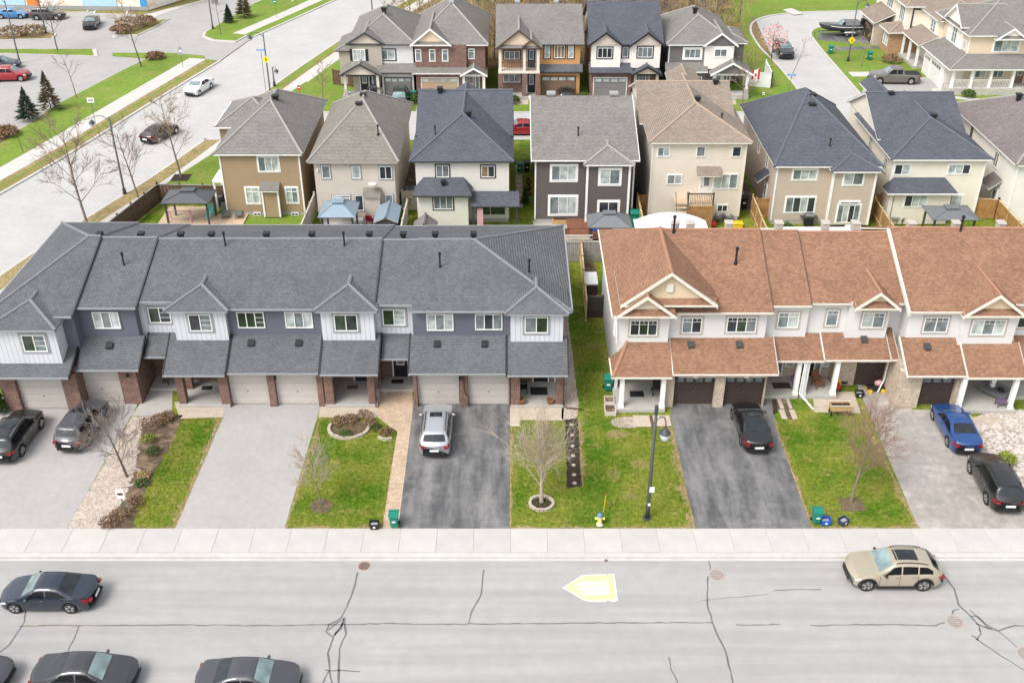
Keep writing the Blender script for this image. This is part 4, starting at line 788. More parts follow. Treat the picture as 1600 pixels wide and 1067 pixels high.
winpx(h3, Y - 1.5, 677, 307, 708, 327, 3, glass='glass_mid', **kt); winpx(h3, Y, 738, 302, 756, 307, 2, glass='glass_dark'); winpx(h3, Y, 742, 312, 790, 336, 2, glass='glass_dark')
# umber house
Y = 81.5; h4 = house('dark brown grey sided house with white trim and grey gable roof', 1.95, 10.1, Y, 96.5, 5.8, 'siding_umber', corner='white_trim')
add_roof(h4, hip(1.6, 10.45, Y - .4, 97.0, 5.78, .355, 'x', False, False), GR, None, 'white_trim', gable='siding_umber', rake='white_trim')
a, b = X_(918, 270, 80.8), X_(984, 270, 80.8); wbox(h4, a, b, 80.8, Y + .05, .3, 5.6, 'siding_umber', 'bay'); add_roof(h4, hip(a - .35, b + .35, 80.4, 90, 5.68, .42, 'y', True, False), GR, GRC)
for x in (a, b): MB().box(x - .09, x + .09, 80.74, 80.95, .32, 5.55).build('corner_board', 'white_trim', h4)
winpx(h4, Y, 862, 259, 900, 282, 3, glass=['glass_mid', 'glass_pale', 'glass_pale'], trim='white_trim', tw=.15); winpx(h4, Y, 859, 307, 900, 335, 3, glass=['glass_mid', 'glass_pale', 'glass_pale'], trim='white_trim', tw=.15)
winpx(h4, 80.8, 938, 265, 968, 288, 2, glass=['glass_pale', 'glass_mid'], trim='white_trim', tw=.15); winpx(h4, 80.8, 936, 315, 965, 338, 2, glass='glass_dark', trim='white_trim', tw=.15)
for u in (861, 959): vent_box(h4, X_(u, 150, 89.2), 89.2, 8.45, 'plastic_grey', .75)
pipe(h4, X_(903, 222, 84), 84, 6.7, .9)
# beige house, taller
Y = 82.0; h5 = house('tall beige house with tan shingle roof and raised back deck', 11.6, 19.3, Y, 96, 7.15, 'siding_beige', corner='ivory_trim', base='stone_grey')
add_roof(h5, hip(11.2, 19.7, Y - .4, 94, 7.12, .45, 'y', True, False), 'shingle_tan', 'cap_tan', 'ivory_trim'); add_roof(h5, hip(10.9, 19.2, 86.2, 96.4, 7.1, .40, 'x', False, False), 'shingle_tan', 'cap_tan', 'ivory_trim', gable='siding_beige')
add_roof(h5, hip(14.6, 17.6, 93, 99, 7.6, .5, 'y', False, False), 'shingle_tan', 'cap_tan', 'ivory_trim', gable='siding_beige')
vent_box(h5, X_(1090, 153, 86.8), 86.8, 8.85, 'plastic_black', .5); vent_box(h5, X_(1117, 140, 91), 91, 9.0, 'plastic_black', .5); pipe(h5, X_(1128, 182, 84.8), 84.8, 8.0, .5)
it = dict(trim='ivory_trim', tw=.06)
winpx(h5, Y, 1028, 230, 1046, 245, 2, glass=['glass_mid', 'glass_pale'], **it); winpx(h5, Y, 1089, 229, 1101, 245, 1, glass='glass_mid', **it); winpx(h5, Y, 1145, 229, 1157, 245, 1, glass='glass_dark', **it)
winpx(h5, Y, 1043, 273, 1065, 288, 2, glass=['glass_mid', 'glass_pale'], **it); winpx(h5, Y, 1116, 272, 1151, 295, 3, glass=['glass_pale', 'glass_pale', 'glass_mid'], **it); winpx(h5, Y, 1121, 320, 1136, 331, 2, glass='glass_dark', **it)
a, b = AtY(1096, 274, Y), AtY(1111, 305, Y); entry_door(h5, FY(Y), a.x, b.x, b.z, a.z, 'door_white', side=False, pane='glass_mid'); small_hood(h5, FY(Y), a.x - .5, b.x + .55, a.z + .25, 'shingle_tan', .75, .55, 'ivory_trim')
dz = b.z - .1; dx0, dx1 = X_(1074, 320, 80.2), X_(1115, 320, 80.2)
MB().box(dx0, dx1, 80.2, Y, dz - .15, dz).build('deck_floor', 'wood_deck', h5)
nb = int((dx1 - dx0) / .16)
for i in range(nb): x = dx0 + .02 + i * (dx1 - dx0) / nb; MB().box(x, x + .145, 80.16, 80.2, .02, dz - .12 - .02 * (i % 2)).build('skirt_board', 'fence_amber', h5)
m = MB()
for i in range(15): x = dx0 + .1 + i * (dx1 - dx0 - .2) / 14; m.box(x - .015, x + .015, 80.25, 80.28, dz, dz + .95)
m.build('baluster', 'brown_trim', h5)['kind'] = 'stuff'; MB().box(dx0, dx1, 80.2, 80.32, dz + .92, dz + 1.0).build('handrail', 'brown_trim', h5)
for x in (dx0 + .05, dx1 - .05): MB().box(x - .05, x + .05, 80.2, 80.32, dz - .1, dz + 1.1).build('rail_post', 'brown_trim', h5)
for i in range(7): MB().box(dx0 - .3 - .0, dx0 - .01, 79.2, 79.2, 0, .1) if False else MB().box(dx0 - .95, dx0 - .02, Y - 1.75 - i * .26, Y - 1.5 - i * .26 + .03, dz - .3 * (i + 1) - .06, dz - .3 * (i + 1)).build('stair_tread', 'wood_deck', h5)
MB().box(dx0 - .95, dx0 - .01, 80.5, Y, dz - .15, dz - .002).build('stair_landing', 'wood_deck', h5)
for x in (dx0 - 1.0, dx0 - .04): MB().extr([(x, 80.6, dz + .9), (x, 80.6, dz + 1.0), (x, 78.8, .95), (x, 78.8, .85)], (.06, 0, 0)).build('stair_rail', 'brown_trim', h5)
# tan house
Y = 81.2; h6 = house('tan sided house with slate shingle roof and white trimmed patio door', 21.9, 30.0, Y, 95.5, 5.4, 'siding_tan', corner='white_trim', base='stone_grey')
add_roof(h6, hip(21.5, 30.45, Y - .4, 96, 5.38, .72, 'y', 9.3, 5), SL, SLC); a, b = X_(1304, 270, 80.4), X_(1370, 270, 80.4); wbox(h6, a, b, 80.4, Y + .05, .3, 5.15, 'siding_tan', 'bay'); add_roof(h6, hip(a - .35, b + .35, 80.0, 88, 5.25, .36, 'y', True, False), SL, SLC)
for x in (a, b): MB().box(x - .09, x + .09, 80.34, 80.55, .32, 5.12).build('corner_board', 'white_trim', h6)
for v, y in ((153, 89.8), (163, 88.4)): vent_box(h6, X_(1269, v, y), y, 8.15 if y > 89 else 7.75, s=.6)
pipe(h6, X_(1298, 218, 83.2), 83.2, 6.2, .7)
winpx(h6, Y, 1240, 265, 1275, 281, 3, glass=['glass_mid', 'glass_pale', 'glass_pale'], **wt); winpx(h6, Y, 1229, 308, 1271, 332, 4, glass=['glass_mid', 'glass_dark', 'glass_pale', 'glass_dark'], **wt)
winpx(h6, 80.4, 1320, 270, 1347, 289, 2, glass=['glass_pale', 'glass_mid'], **wt); winpx(h6, 80.4, 1310, 320, 1340, 348, 4, glass=['glass_mid', 'glass_pale', 'glass_dark', 'glass_mid'], transom=False, **wt); winpx(h6, 80.4, 1313, 315, 1342, 319, 2, glass='glass_dark', **wt)
window(h6, FXm(21.9), 84.5, 85.2, 3.6, 4.9, 1, glass='glass_mid'); window(h6, FXm(21.9), 88, 88.7, 3.6, 4.9, 1, glass='glass_mid'); small_hood(h6, FXm(21.9), 83.4, 84.9, 2.9, SL, 1.0, .8); entry_door(h6, FXm(21.9), 83.7, 84.6, .4, 2.5, 'door_white', side=False)
# cream house
Y = 82.2; h7 = house('cream sided house with slate roof and low rear wing', 31.75, 39.4, Y, 95.5, 5.6, 'siding_cream', corner='white_trim')
add_roof(h7, hip(31.35, 39.8, Y - .4, 93, 5.58, .50, 'y', True, False), SL, SLC); add_roof(h7, hip(31.4, 39.2, 86, 96, 5.75, .50, 'x', False, False), SL, SLC, gable='siding_cream'); add_roof(h7, hip(33.4, 35.4, 92, 99, 6.6, .7, 'y', False, False), SL, SLC, gable='siding_cream')
vent_box(h7, X_(1458, 187, 86.3), 86.3, 7.5, s=.5); vent_box(h7, X_(1391, 153, 90.8), 90.8, 8.0, s=.5)
winpx(h7, Y, 1399, 257, 1420, 273, 2, glass=['glass_dark', 'glass_pale'], **wt); winpx(h7, Y, 1483, 257, 1514, 272, 3, glass=['glass_pale', 'glass_pale', 'glass_dark'], **wt)
a, b = AtY(1392, 300, Y - 1.2), AtY(1478, 345, Y - 1.2); wbox(h7, a.x, b.x, Y - 1.2, Y + .05, .1, a.z, 'siding_cream', 'wing')
e = dict(polys=[[(a.x - .35, Y - 1.6, a.z), (b.x + .35, Y - 1.6, a.z), (b.x - .4, Y + .02, a.z + .8), (a.x + .5, Y + .02, a.z + .8)], [(b.x + .35, Y - 1.6, a.z), (b.x + .35, Y + .02, a.z), (b.x - .4, Y + .02, a.z + .8)], [(a.x - .35, Y + .02, a.z), (a.x - .35, Y - 1.6, a.z), (a.x + .5, Y + .02, a.z + .8)]], eaves=[((a.x - .35, Y - 1.6, a.z), (b.x + .35, Y - 1.6, a.z))], ridges=[], rakes=[])
add_roof(h7, e, SL, None, 'white_trim'); winpx(h7, Y - 1.2, 1415, 305, 1446, 323, 3, glass=['glass_dark', 'glass_pale', 'glass_pale'], **wt); winpx(h7, Y, 1473, 305, 1500, 325, 2, glass=['glass_dark', 'glass_pale'], **wt)
for y_, z_ in ((83.5, 3.7), (88, 3.9)): window(h7, FXm(31.75), y_, y_ + .8, z_, z_ + 1.2, 2, glass='glass_dark', trim='taupe_trim')
# house at the end of the row of yards
Y = 80.6; h8 = house('off white house with lilac grey shingle roof beside the amber fence', 41.4, 50.5, Y, 95, 5.75, 'siding_paper', corner='white_trim')
add_roof(h8, hip(41.0, 50.9, Y - .4, 95.4, 5.72, .50, 'y', 6.0, 4.5), 'shingle_lilac', 'cap_grey'); vent_box(h8, X_(1590, 160, 90.5), 90.5, 7.9, 'plastic_black', .5)
for y_, z_, g in ((84.2, 3.8, 2), (90.0, 4.1, 1)): window(h8, FXm(41.4), y_, y_ + .8, z_, z_ + 1.3, g, glass='glass_dark', trim='ivory_trim')
window(h8, FXm(41.4), 86.4, 87.2, .8, 3.0, 1, glass='glass_dark', trim='white_trim'); small_hood(h8, FXm(41.4), 82.6, 84.6, 2.6, 'shingle_lilac', 1.0, .8); entry_door(h8, FXm(41.4), 83.0, 83.9, .35, 2.35, 'door_white', side=False)

# ================================================================== FAR STREET
def far_gable(r_, xc, hw, zpk, yf, yb, p, wall, board, mat, cap, pentr=False): front_gable(xc, hw, zpk, yf, yb, p, wall, pentr, board, r_, mat, cap, .25)
def fporch(r_, x0, x1, y0, y1, zs, zr, cols, mat, board, gwall, cap='cap_grey', colmat='white_trim', slabmat='concrete_porch'):
    MB().box(x0, x1, y0, y1, 0, .5).build('porch_slab', slabmat, r_, bevel=.02)
    xc = (x0 + x1) / 2; hw = (x1 - x0) / 2 + .2; far_gable(r_, xc, hw, zs + hw * .55, y0 - .3, y1 + 1.6, .55, gwall, board, mat, cap)
    for x in cols: MB().box(x - .14, x + .14, y0 + .1, y0 + .38, .5, zs - .1).build('porch_column', colmat, r_); MB().box(x - .2, x + .2, y0 + .04, y0 + .44, .5, 1.2).build('column_base', 'stone_grey' if colmat != 'brick_red' else 'brick_red', r_)
    MB().box(x0 + .05, x1 - .05, y0 + .12, y0 + .36, zs - .25, zs - .02).build('porch_beam', board, r_)
    MB().box(xc - .8, xc + .8, y0 - .35, y0, 0, .25).build('step', slabmat, r_)
Y = 114.4
f1 = house('far house with greige and white siding, dark trim and grey garage door', -17.7, -10.9, Y + .7, 126, 5.9, 'siding_greige')
wbox(f1, -14.3, -10.88, Y + .62, 116, 3.2, 5.85, 'siding_white', 'front_panel'); add_roof(f1, hip(-18.1, -10.5, Y + .2, 126.4, 5.88, .60, 'y', True, True), GR, GRC, 'dark_trim'); far_gable(f1, -16.0, 2.15, 7.25, Y - .1, 119, .60, 'siding_blush', 'dark_trim', GR, GRC)
wbox(f1, -17.75, -14.3, Y + .35, 116, 3.0, 5.9, 'siding_greige', 'front_panel'); wbox(f1, -14.4, -10.9, Y, Y + .75, 0, 3.0, 'siding_white', 'garage_wall'); garage_door(f1, FY(Y), -14.1, -11.2, 2.25, 'door_grey', lights=2, frame='dark_trim')
add_roof(f1, pent(-14.9, -10.6, Y - .5, 2.95, Y + .75, 3.75), GR, None, 'dark_trim'); winpx(f1, Y + .35, 551, 78, 571, 95, 3, glass='glass_pale', trim='white_trim', tw=.05, shutters='black_trim'); winpx(f1, Y + .62, 593, 78, 618, 94, 2, glass=['glass_mid', 'glass_pale'], trim='black_trim')
fporch(f1, -18.8, -14.5, Y - .9, Y + .7, 2.85, 0, (-18.4, -14.8), GR, 'dark_trim', 'siding_blush', colmat='ivory_trim'); entry_door(f1, FY(Y + .7), -16.9, -16.0, .5, 2.6, 'entry_black'); window(f1, FY(Y + .7), -15.6, -14.8, 1.0, 2.4, 1, glass='glass_mid', shutters='black_trim')
vent_box(f1, -14.3, 119.2, 8.3, s=.6); add_roof(f1, hip(-20.0, -17.5, 118, 124, 4.2, .4, 'y', True, False), GR, GRC, 'dark_trim'); wbox(f1, -19.6, -17.7, 118.3, 123.6, .3, 4.15, 'siding_greige', 'wing')
f2 = house('far red brick house with white trim, tan garage door and grey roof', -10.6, -2.95, Y + .4, 127, 5.9, 'brick_red')
add_roof(f2, hip(-11.0, -2.55, Y, 127.4, 5.9, .75, 'y', 5.6, 4.5), GR, GRC); far_gable(f2, -8.85, 2.25, 7.75, Y - .45, 121, .80, 'siding_shake', 'white_trim', GR, GRC, True)
wbox(f2, -10.62, -5.0, Y - .02, Y + .45, 3.1, 5.88, 'brick_red', 'front_panel'); wbox(f2, -10.6, -5.2, Y - .25, Y + .45, 0, 3.0, 'brick_red', 'garage_wall')
garage_door(f2, FY(Y - .25), -10.0, -6.0, 2.3, 'door_tan', lights=2); add_roof(f2, pent(-11.0, -5.0, Y - .7, 2.95, Y + .45, 3.7), GR, None, 'white_trim')
for u in (649, 671, 691): winpx(f2, Y - .02, u, 78, u + 9, 96, 1, glass='glass_mid', transom=True, trim='white_trim', tw=.06)
for u in (712, 732): winpx(f2, Y + .4, u, 77, u + 9, 92, 1, glass='glass_mid', transom=True, trim='white_trim', tw=.06)
fporch(f2, -5.5, -2.9, Y - 1.0, Y + .4, 2.9, 0, (-5.3, -3.1), GR, 'white_trim', GR, colmat='white_trim'); entry_door(f2, FY(Y + .4), -5.0, -4.1, .5, 2.6, 'door_tan'); vent_box(f2, -6.8, 120.0, 8.8, 'plastic_grey', .6)
Y = 115.0
f3 = house('far orange sided house with timbered gable, balcony and brown garage door', -1.4, 7.5, Y, 127, 5.9, 'siding_orange')
add_roof(f3, hip(-1.8, 7.9, Y - .4, 127.4, 5.85, .44, 'x', False, False), GR, None, 'dark_trim', gable='siding_orange'); far_gable(f3, .75, 2.55, 7.75, Y - 1.6, 121, .78, 'siding_peach', 'brown_trim', GR, GRC, True); far_gable(f3, 2.1, 1.0, 6.75, Y - 1.7, 118, .8, 'siding_peach', 'brown_trim', GR, GRC)
wbox(f3, -1.42, 3.0, Y - .02, Y + .2, 3.1, 5.8, 'brick_orange', 'front_panel'); wbox(f3, -1.42, 3.0, Y - .025, Y + .2, .3, 3.1, 'brick_red', 'ground_floor_wall')
MB().box(-1.5, 3.05, Y - 1.4, Y, 2.95, 3.2).build('balcony_floor', 'ivory_trim', f3); MB().box(-1.5, 3.05, Y - 1.5, Y, 0, .4).build('porch_slab', 'concrete_porch', f3)
for x in (-1.3, 1.35, 2.85): MB().box(x - .15, x + .15, Y - 1.35, Y - 1.05, 3.2, 5.75).build('balcony_column', 'ivory_trim', f3); MB().box(x - .24, x + .24, Y - 1.42, Y - .98, .4, 2.95).build('brick_pier', 'brick_red', f3)
for x0, x1 in ((-1.15, 1.2), (1.5, 2.7)):
    MB().box(x0, x1, Y - 1.26, Y - 1.2, 4.1, 4.18).build('balcony_rail', 'brown_trim', f3); m = MB()
    for i in range(12): x = x0 + (i + .5) * (x1 - x0) / 12; m.box(x - .015, x + .015, Y - 1.25, Y - 1.22, 3.2, 4.1)
    m.build('baluster', 'brown_trim', f3)['kind'] = 'stuff'
winpx(f3, Y - .02, 788, 80, 812, 93, 3, glass='glass_mid', trim='brown_trim'); entry_door(f3, FY(Y - .02), 1.7, 2.6, 3.22, 5.3, 'entry_teal', side=False); winpx(f3, Y - .025, 786, 116, 813, 129, 3, glass='glass_mid', trim='brown_trim'); entry_door(f3, FY(Y - .025), 1.7, 2.6, .4, 2.5, 'entry_black')
for u0, u1, n_ in ((851, 859, 1), (866, 882, 3), (888, 896, 1)): winpx(f3, Y, u0, 72, u1, 91, n_, glass='glass_pale' if n_ == 1 else 'glass_warm', trim='brown_trim')
wbox(f3, 3.0, 7.52, Y - .3, Y + .1, 0, 3.0, 'siding_orange', 'garage_wall'); garage_door(f3, FY(Y - .3), 3.3, 7.0, 2.3, 'door_umber', lights=2, frame='brown_trim'); add_roof(f3, pent(2.9, 7.8, Y - .75, 2.95, Y + .02, 3.6), 'shingle_charcoal', None, 'dark_trim')
for x in (.6, 5.0): vent_box(f3, x, 121.4, 8.5, 'plastic_grey', .6)
f4 = house('far white house with dark slate roof, twin front gables and brick garage', 8.75, 16.2, Y, 127, 5.9, 'siding_paper')
add_roof(f4, hip(8.4, 16.6, Y - .4, 127.4, 5.88, .49, 'x', False, False), SL, None, 'dark_trim', gable='siding_cream'); far_gable(f4, 10.2, 1.95, 7.3, Y - .9, 120, .74, 'siding_blush', 'black_trim', SL, SLC); far_gable(f4, 14.75, 1.95, 7.3, Y - .9, 120, .74, 'siding_blush', 'black_trim', SL, SLC)
for x0, x1 in ((8.7, 11.9), (13.1, 16.25)): wbox(f4, x0, x1, Y - .5, Y + .05, 3.3, 5.85, 'siding_paper', 'front_panel')
wbox(f4, 8.72, 13.2, Y - .55, Y + .05, 0, 3.1, 'brick_red', 'garage_wall'); garage_door(f4, FY(Y - .55), 9.1, 12.7, 2.2, 'door_grey', lights=2); add_roof(f4, pent(8.45, 13.3, Y - 1.1, 2.95, Y + .02, 3.75), SL, None, 'dark_trim'); wbox(f4, 13.2, 16.22, Y - .03, Y + .1, .3, 3.2, 'brick_red', 'ground_floor_wall')
winpx(f4, Y - .5, 934, 75, 956, 91, 3, glass='glass_dark', trim='black_trim'); winpx(f4, Y, 973, 74, 981, 90, 1, glass='glass_mid', trim='black_trim'); winpx(f4, Y - .5, 997, 74, 1019, 90, 3, glass='glass_mid', trim='black_trim')
fporch(f4, 13.3, 16.3, Y - 1.4, Y, 2.9, 0, (13.6, 16.0), SL, 'black_trim', 'siding_blush', SLC, 'taupe_trim'); entry_door(f4, FY(Y - .03), 13.9, 14.8, .5, 2.6, 'entry_teal')
for x in (10.4, 13.8): vent_box(f4, x, 121.6, 8.6, s=.6)
Y = 115.2
f5 = house('far grey sided house with white gable front and corner porch', 17.3, 24.3, Y, 126, 5.8, 'siding_grey', corner='white_trim')
add_roof(f5, hip(16.9, 24.7, Y - .4, 126.4, 5.8, .58, 'y', True, True), GR, GRC); wbox(f5, 21.2, 24.35, Y - .4, Y + .05, 3.1, 5.75, 'siding_paper', 'front_panel'); far_gable(f5, 22.8, 1.9, 7.15, Y - .8, 120, .72, 'siding_grey', 'white_trim', GR, GRC)
add_roof(f5, hip(23.5, 26.8, 119, 125, 4.8, .4, 'y', True, True), GR, GRC); wbox(f5, 24.2, 26.4, 119.3, 124.7, .3, 4.75, 'siding_grey', 'wing'); wbox(f5, 17.3, 21.4, Y - .5, Y + .05, 0, 3.1, 'siding_grey', 'garage_wall')
garage_door(f5, FY(Y - .5), 17.7, 21.0, 2.2, 'door_brown', lights=1); add_roof(f5, pent(16.95, 21.6, Y - 1.0, 2.95, Y + .02, 3.75), GR, None, 'white_trim')
winpx(f5, Y, 1070, 77, 1094, 91, 3, glass='glass_mid', trim='white_trim', tw=.2); winpx(f5, Y - .4, 1117, 77, 1135, 89, 2, glass='glass_mid', trim='white_trim')
fporch(f5, 22.0, 26.3, Y - 1.5, Y + .2, 2.9, 0, (22.3, 26.0), GR, 'white_trim', GR, 'cap_grey'); entry_door(f5, FY(Y), 22.6, 23.5, .5, 2.6, 'door_white'); vent_box(f5, 20.5, 119.6, 8.2, s=.6)
# ---- the two houses on the crescent
t2 = house('peach and white corner house with wraparound porch and white garage door', 51.0, 64, 117.2, 127, 6.2, 'siding_peach', corner='white_trim', base='stone_grey')
add_roof(t2, hip(50.6, 64.4, 116.8, 127.4, 6.2, .52, 'x', 5.0, 5.3), GR, GRC); far_gable(t2, 55.2, 1.75, 7.2, 116.1, 121, .7, 'siding_paper', 'white_trim', GR, GRC, True); far_gable(t2, 60.2, 1.75, 7.2, 116.1, 121, .7, 'siding_paper', 'white_trim', GR, GRC, True)
wbox(t2, 50.9, 53.4, 119.0, 123.6, 3.0, 6.6, 'siding_paper', 'bay'); add_roof(t2, hip(50.4, 56, 118.7, 123.9, 6.6, .75, 'x', False, False), GR, GRC, gable='siding_paper', rake='white_trim')
window(t2, FXm(50.9), 120.6, 122.0, 4.2, 6.0, 2, glass='glass_mid', grid=2); window(t2, FXm(51.0), 117.8, 118.7, 4.3, 5.3, 3, glass='glass_mid')
wbox(t2, 48.9, 51.1, 117.3, 123.8, .0, 3.0, 'siding_paper', 'garage_wall'); garage_door(t2, FXm(48.9), 118.2, 121.2, 2.3, 'door_white', lights=1); garage_door(t2, FXm(48.9), 121.7, 123.5, 2.3, 'door_white', lights=1)
add_roof(t2, dict(polys=[[(48.5, 124.2, 3.0), (48.5, 114.9, 3.0), (51.05, 117.2, 4.1), (51.05, 124.2, 4.1)], [(48.5, 114.9, 3.0), (60.5, 114.9, 3.0), (60.5, 117.25, 4.1), (51.05, 117.2, 4.1)]], eaves=[((48.5, 124.2, 3.0), (48.5, 114.9, 3.0)), ((48.5, 114.9, 3.0), (60.5, 114.9, 3.0))], ridges=[((48.5, 114.9, 3.0), (51.05, 117.2, 4.1))], rakes=[]), GR, GRC)
MB().box(49, 60.2, 115.2, 117.2, 0, .75).build('porch_floor', 'stone_grey', t2)
for x in (49.3, 51.4, 53.5, 56.0, 58.0, 59.8): MB().box(x - .15, x + .15, 115.35, 115.65, .75, 2.9).build('porch_column', 'white_trim', t2)
for x0, x1 in ((49.5, 51.2), (51.6, 53.3), (53.7, 55.8)):
    MB().box(x0, x1, 115.46, 115.54, 1.6, 1.68).build('porch_rail', 'white_trim', t2); m = MB()
    for i in range(12): x = x0 + (i + .5) * (x1 - x0) / 12; m.box(x - .02, x + .02, 115.48, 115.52, .75, 1.6)
    m.build('baluster', 'white_trim', t2)['kind'] = 'stuff'
T = FY(117.2)
for u0, u1, z0, z1, n_ in ((53.8, 56.6, 4.35, 5.6, 3), (57.8, 58.5, 4.5, 5.6, 1), (60.0, 62.2, 4.3, 5.6, 3), (52.4, 53.6, 1.4, 2.7, 2), (60.6, 63.0, 1.0, 2.7, 3)): window(t2, T, u0, u1, z0, z1, n_, glass=['glass_mid', 'glass_pale', 'glass_pale'], trim='white_trim', tw=.12)
window(t2, T, 54.4, 55.6, 1.4, 2.7, 2, glass='glass_mid'); entry_door(t2, T, 57.0, 58.0, .76, 2.8, 'door_umber'); vent_box(t2, 58, 122.4, 8.8, s=.5)
t1 = house('half timbered and brick house with tan roof and dark garage behind the boat', 48.6, 60, 131.0, 143, 6.0, 'siding_cream')
wbox(t1, 48.55, 56, 130.9, 131.1, .3, 3.1, 'brick_orange', 'ground_floor_wall'); add_roof(t1, hip(48.1, 60.5, 130.5, 143.5, 6.0, .55, 'x', 5.0, 6), 'shingle_tan', 'cap_tan', 'white_trim')
for u0, u1 in ((49.2, 53.0), (53.6, 55.4)):
    a = FY(131.0); m = MB(); m.tbox(a, u0, u1, 0, .07, 3.3, 3.48).tbox(a, u0, u1, 0, .07, 5.5, 5.68).tbox(a, u0, u0 + .16, 0, .069, 3.48, 5.5).tbox(a, u1 - .16, u1, 0, .069, 3.48, 5.5).tbox(a, (u0 + u1) / 2 - .07, (u0 + u1) / 2 + .07, 0, .068, 3.48, 5.5); m.build('timber_frame', 'black_trim', t1)
wbox(t1, 47.0, 48.7, 131.0, 134.0, 0, 2.8, 'brick_orange', 'bay'); add_roof(t1, hip(46.6, 49.2, 130.6, 134.4, 2.8, .5, 'x', True, False), 'shingle_tan', 'cap_tan', 'white_trim'); window(t1, FXm(47.0), 131.6, 133.3, .9, 2.5, 2, glass='glass_pale', grid=2); window(t1, FXm(48.6), 131.8, 133.6, 3.8, 5.6, 3, glass='glass_mid', grid=2); window(t1, FY(130.9), 50.2, 52.4, 1.6, 2.5, 3, glass='glass_dark', trim='white_trim')
wbox(t1, 46.4, 48.7, 135.2, 141, 0, 2.9, 'siding_tan', 'garage_wall'); garage_door(t1, FXm(46.4), 136.0, 139.6, 2.3, 'door_brown', n=4); add_roof(t1, dict(polys=[[(46.0, 141.3, 2.9), (46.0, 134.9, 2.9), (48.65, 134.9, 4.1), (48.65, 141.3, 4.1)]], eaves=[((46.0, 141.3, 2.9), (46.0, 134.9, 2.9))], ridges=[], rakes=[]), 'shingle_tan', None, 'white_trim')
window(t1, FXm(48.6), 136.5, 138.8, 4.2, 5.7, 3, glass='glass_mid', grid=2); wbox(t1, 50.5, 56.5, 125.2, 131, 0, 5.8, 'siding_cream', 'wing'); add_roof(t1, hip(50.1, 57, 124.6, 132, 5.8, .45, 'y', True, False), 'shingle_tan', 'cap_tan', 'white_trim')
window(t1, FXm(50.5), 126.2, 127.8, 3.9, 5.3, 2, glass='glass_mid', grid=2); add_roof(t1, dict(polys=[[(48.3, 130.8, 2.9), (48.3, 124.8, 2.9), (50.55, 124.8, 3.9), (50.55, 130.8, 3.9)]], eaves=[((48.3, 130.8, 2.9), (48.3, 124.8, 2.9))], ridges=[], rakes=[]), 'shingle_tan', None, 'white_trim')
for y_ in (125.2, 128.0, 130.4): MB().box(48.5, 48.75, y_, y_ + .25, 0, 2.8).build('porch_column', 'white_trim', t1)
MB().box(48.3, 50.5, 125, 130.8, 0, .3).build('porch_floor', 'concrete_porch', t1)
vent_box(t1, 55, 136.5, 9.4, s=.6)
# ---- shop beyond the parking lot
shp = thing('shop', 'long shop with white, tan and blue panelled walls beyond the parking lot', 'shop', (-70, 155, 0), world_coords=True)
c0, c1 = G(-60, 13), G(232, 17); c2 = G(305, -6)
dx = Vector((c1.x - c0.x, c1.y - c0.y, 0)).normalized(); L_ = (c1 - c0).length
Tf = lambda u, d, z: (c0.x + dx.x * u + dx.y * d, c0.y + dx.y * u - dx.x * d, z)
MB().prism([c0, c1, c2, (c2.x - 30, c2.y + 60), (c0.x - 10, c0.y + 60)], 0, 8).build('wall', 'panel_mosaic', shp)
MB().prism([c0 + Vector((-.4, -.4, 0)), c1 + Vector((.2, -.5, 0)), c2 + Vector((.5, 0, 0)), (c2.x - 30, c2.y + 60.5), (c0.x - 10.4, c0.y + 60.5)], 8, 8.5).build('roof_slab', 'grey_trim', shp)
MB().tbox(Tf, 0, L_, 0, .15, 0, .55).build('plinth', 'plastic_grey', shp)
for a, b, m_ in ((3, 9.6, 'panel_sky'), (9.9, 11.6, 'panel_orange'), (18, 23, 'panel_sky'), (33.0, L_ - .05, 'panel_blue')): MB().tbox(Tf, min(a, L_ - 1), min(b, L_), -.02, .12, .56, 2.2).build('wall_panel', m_, shp)
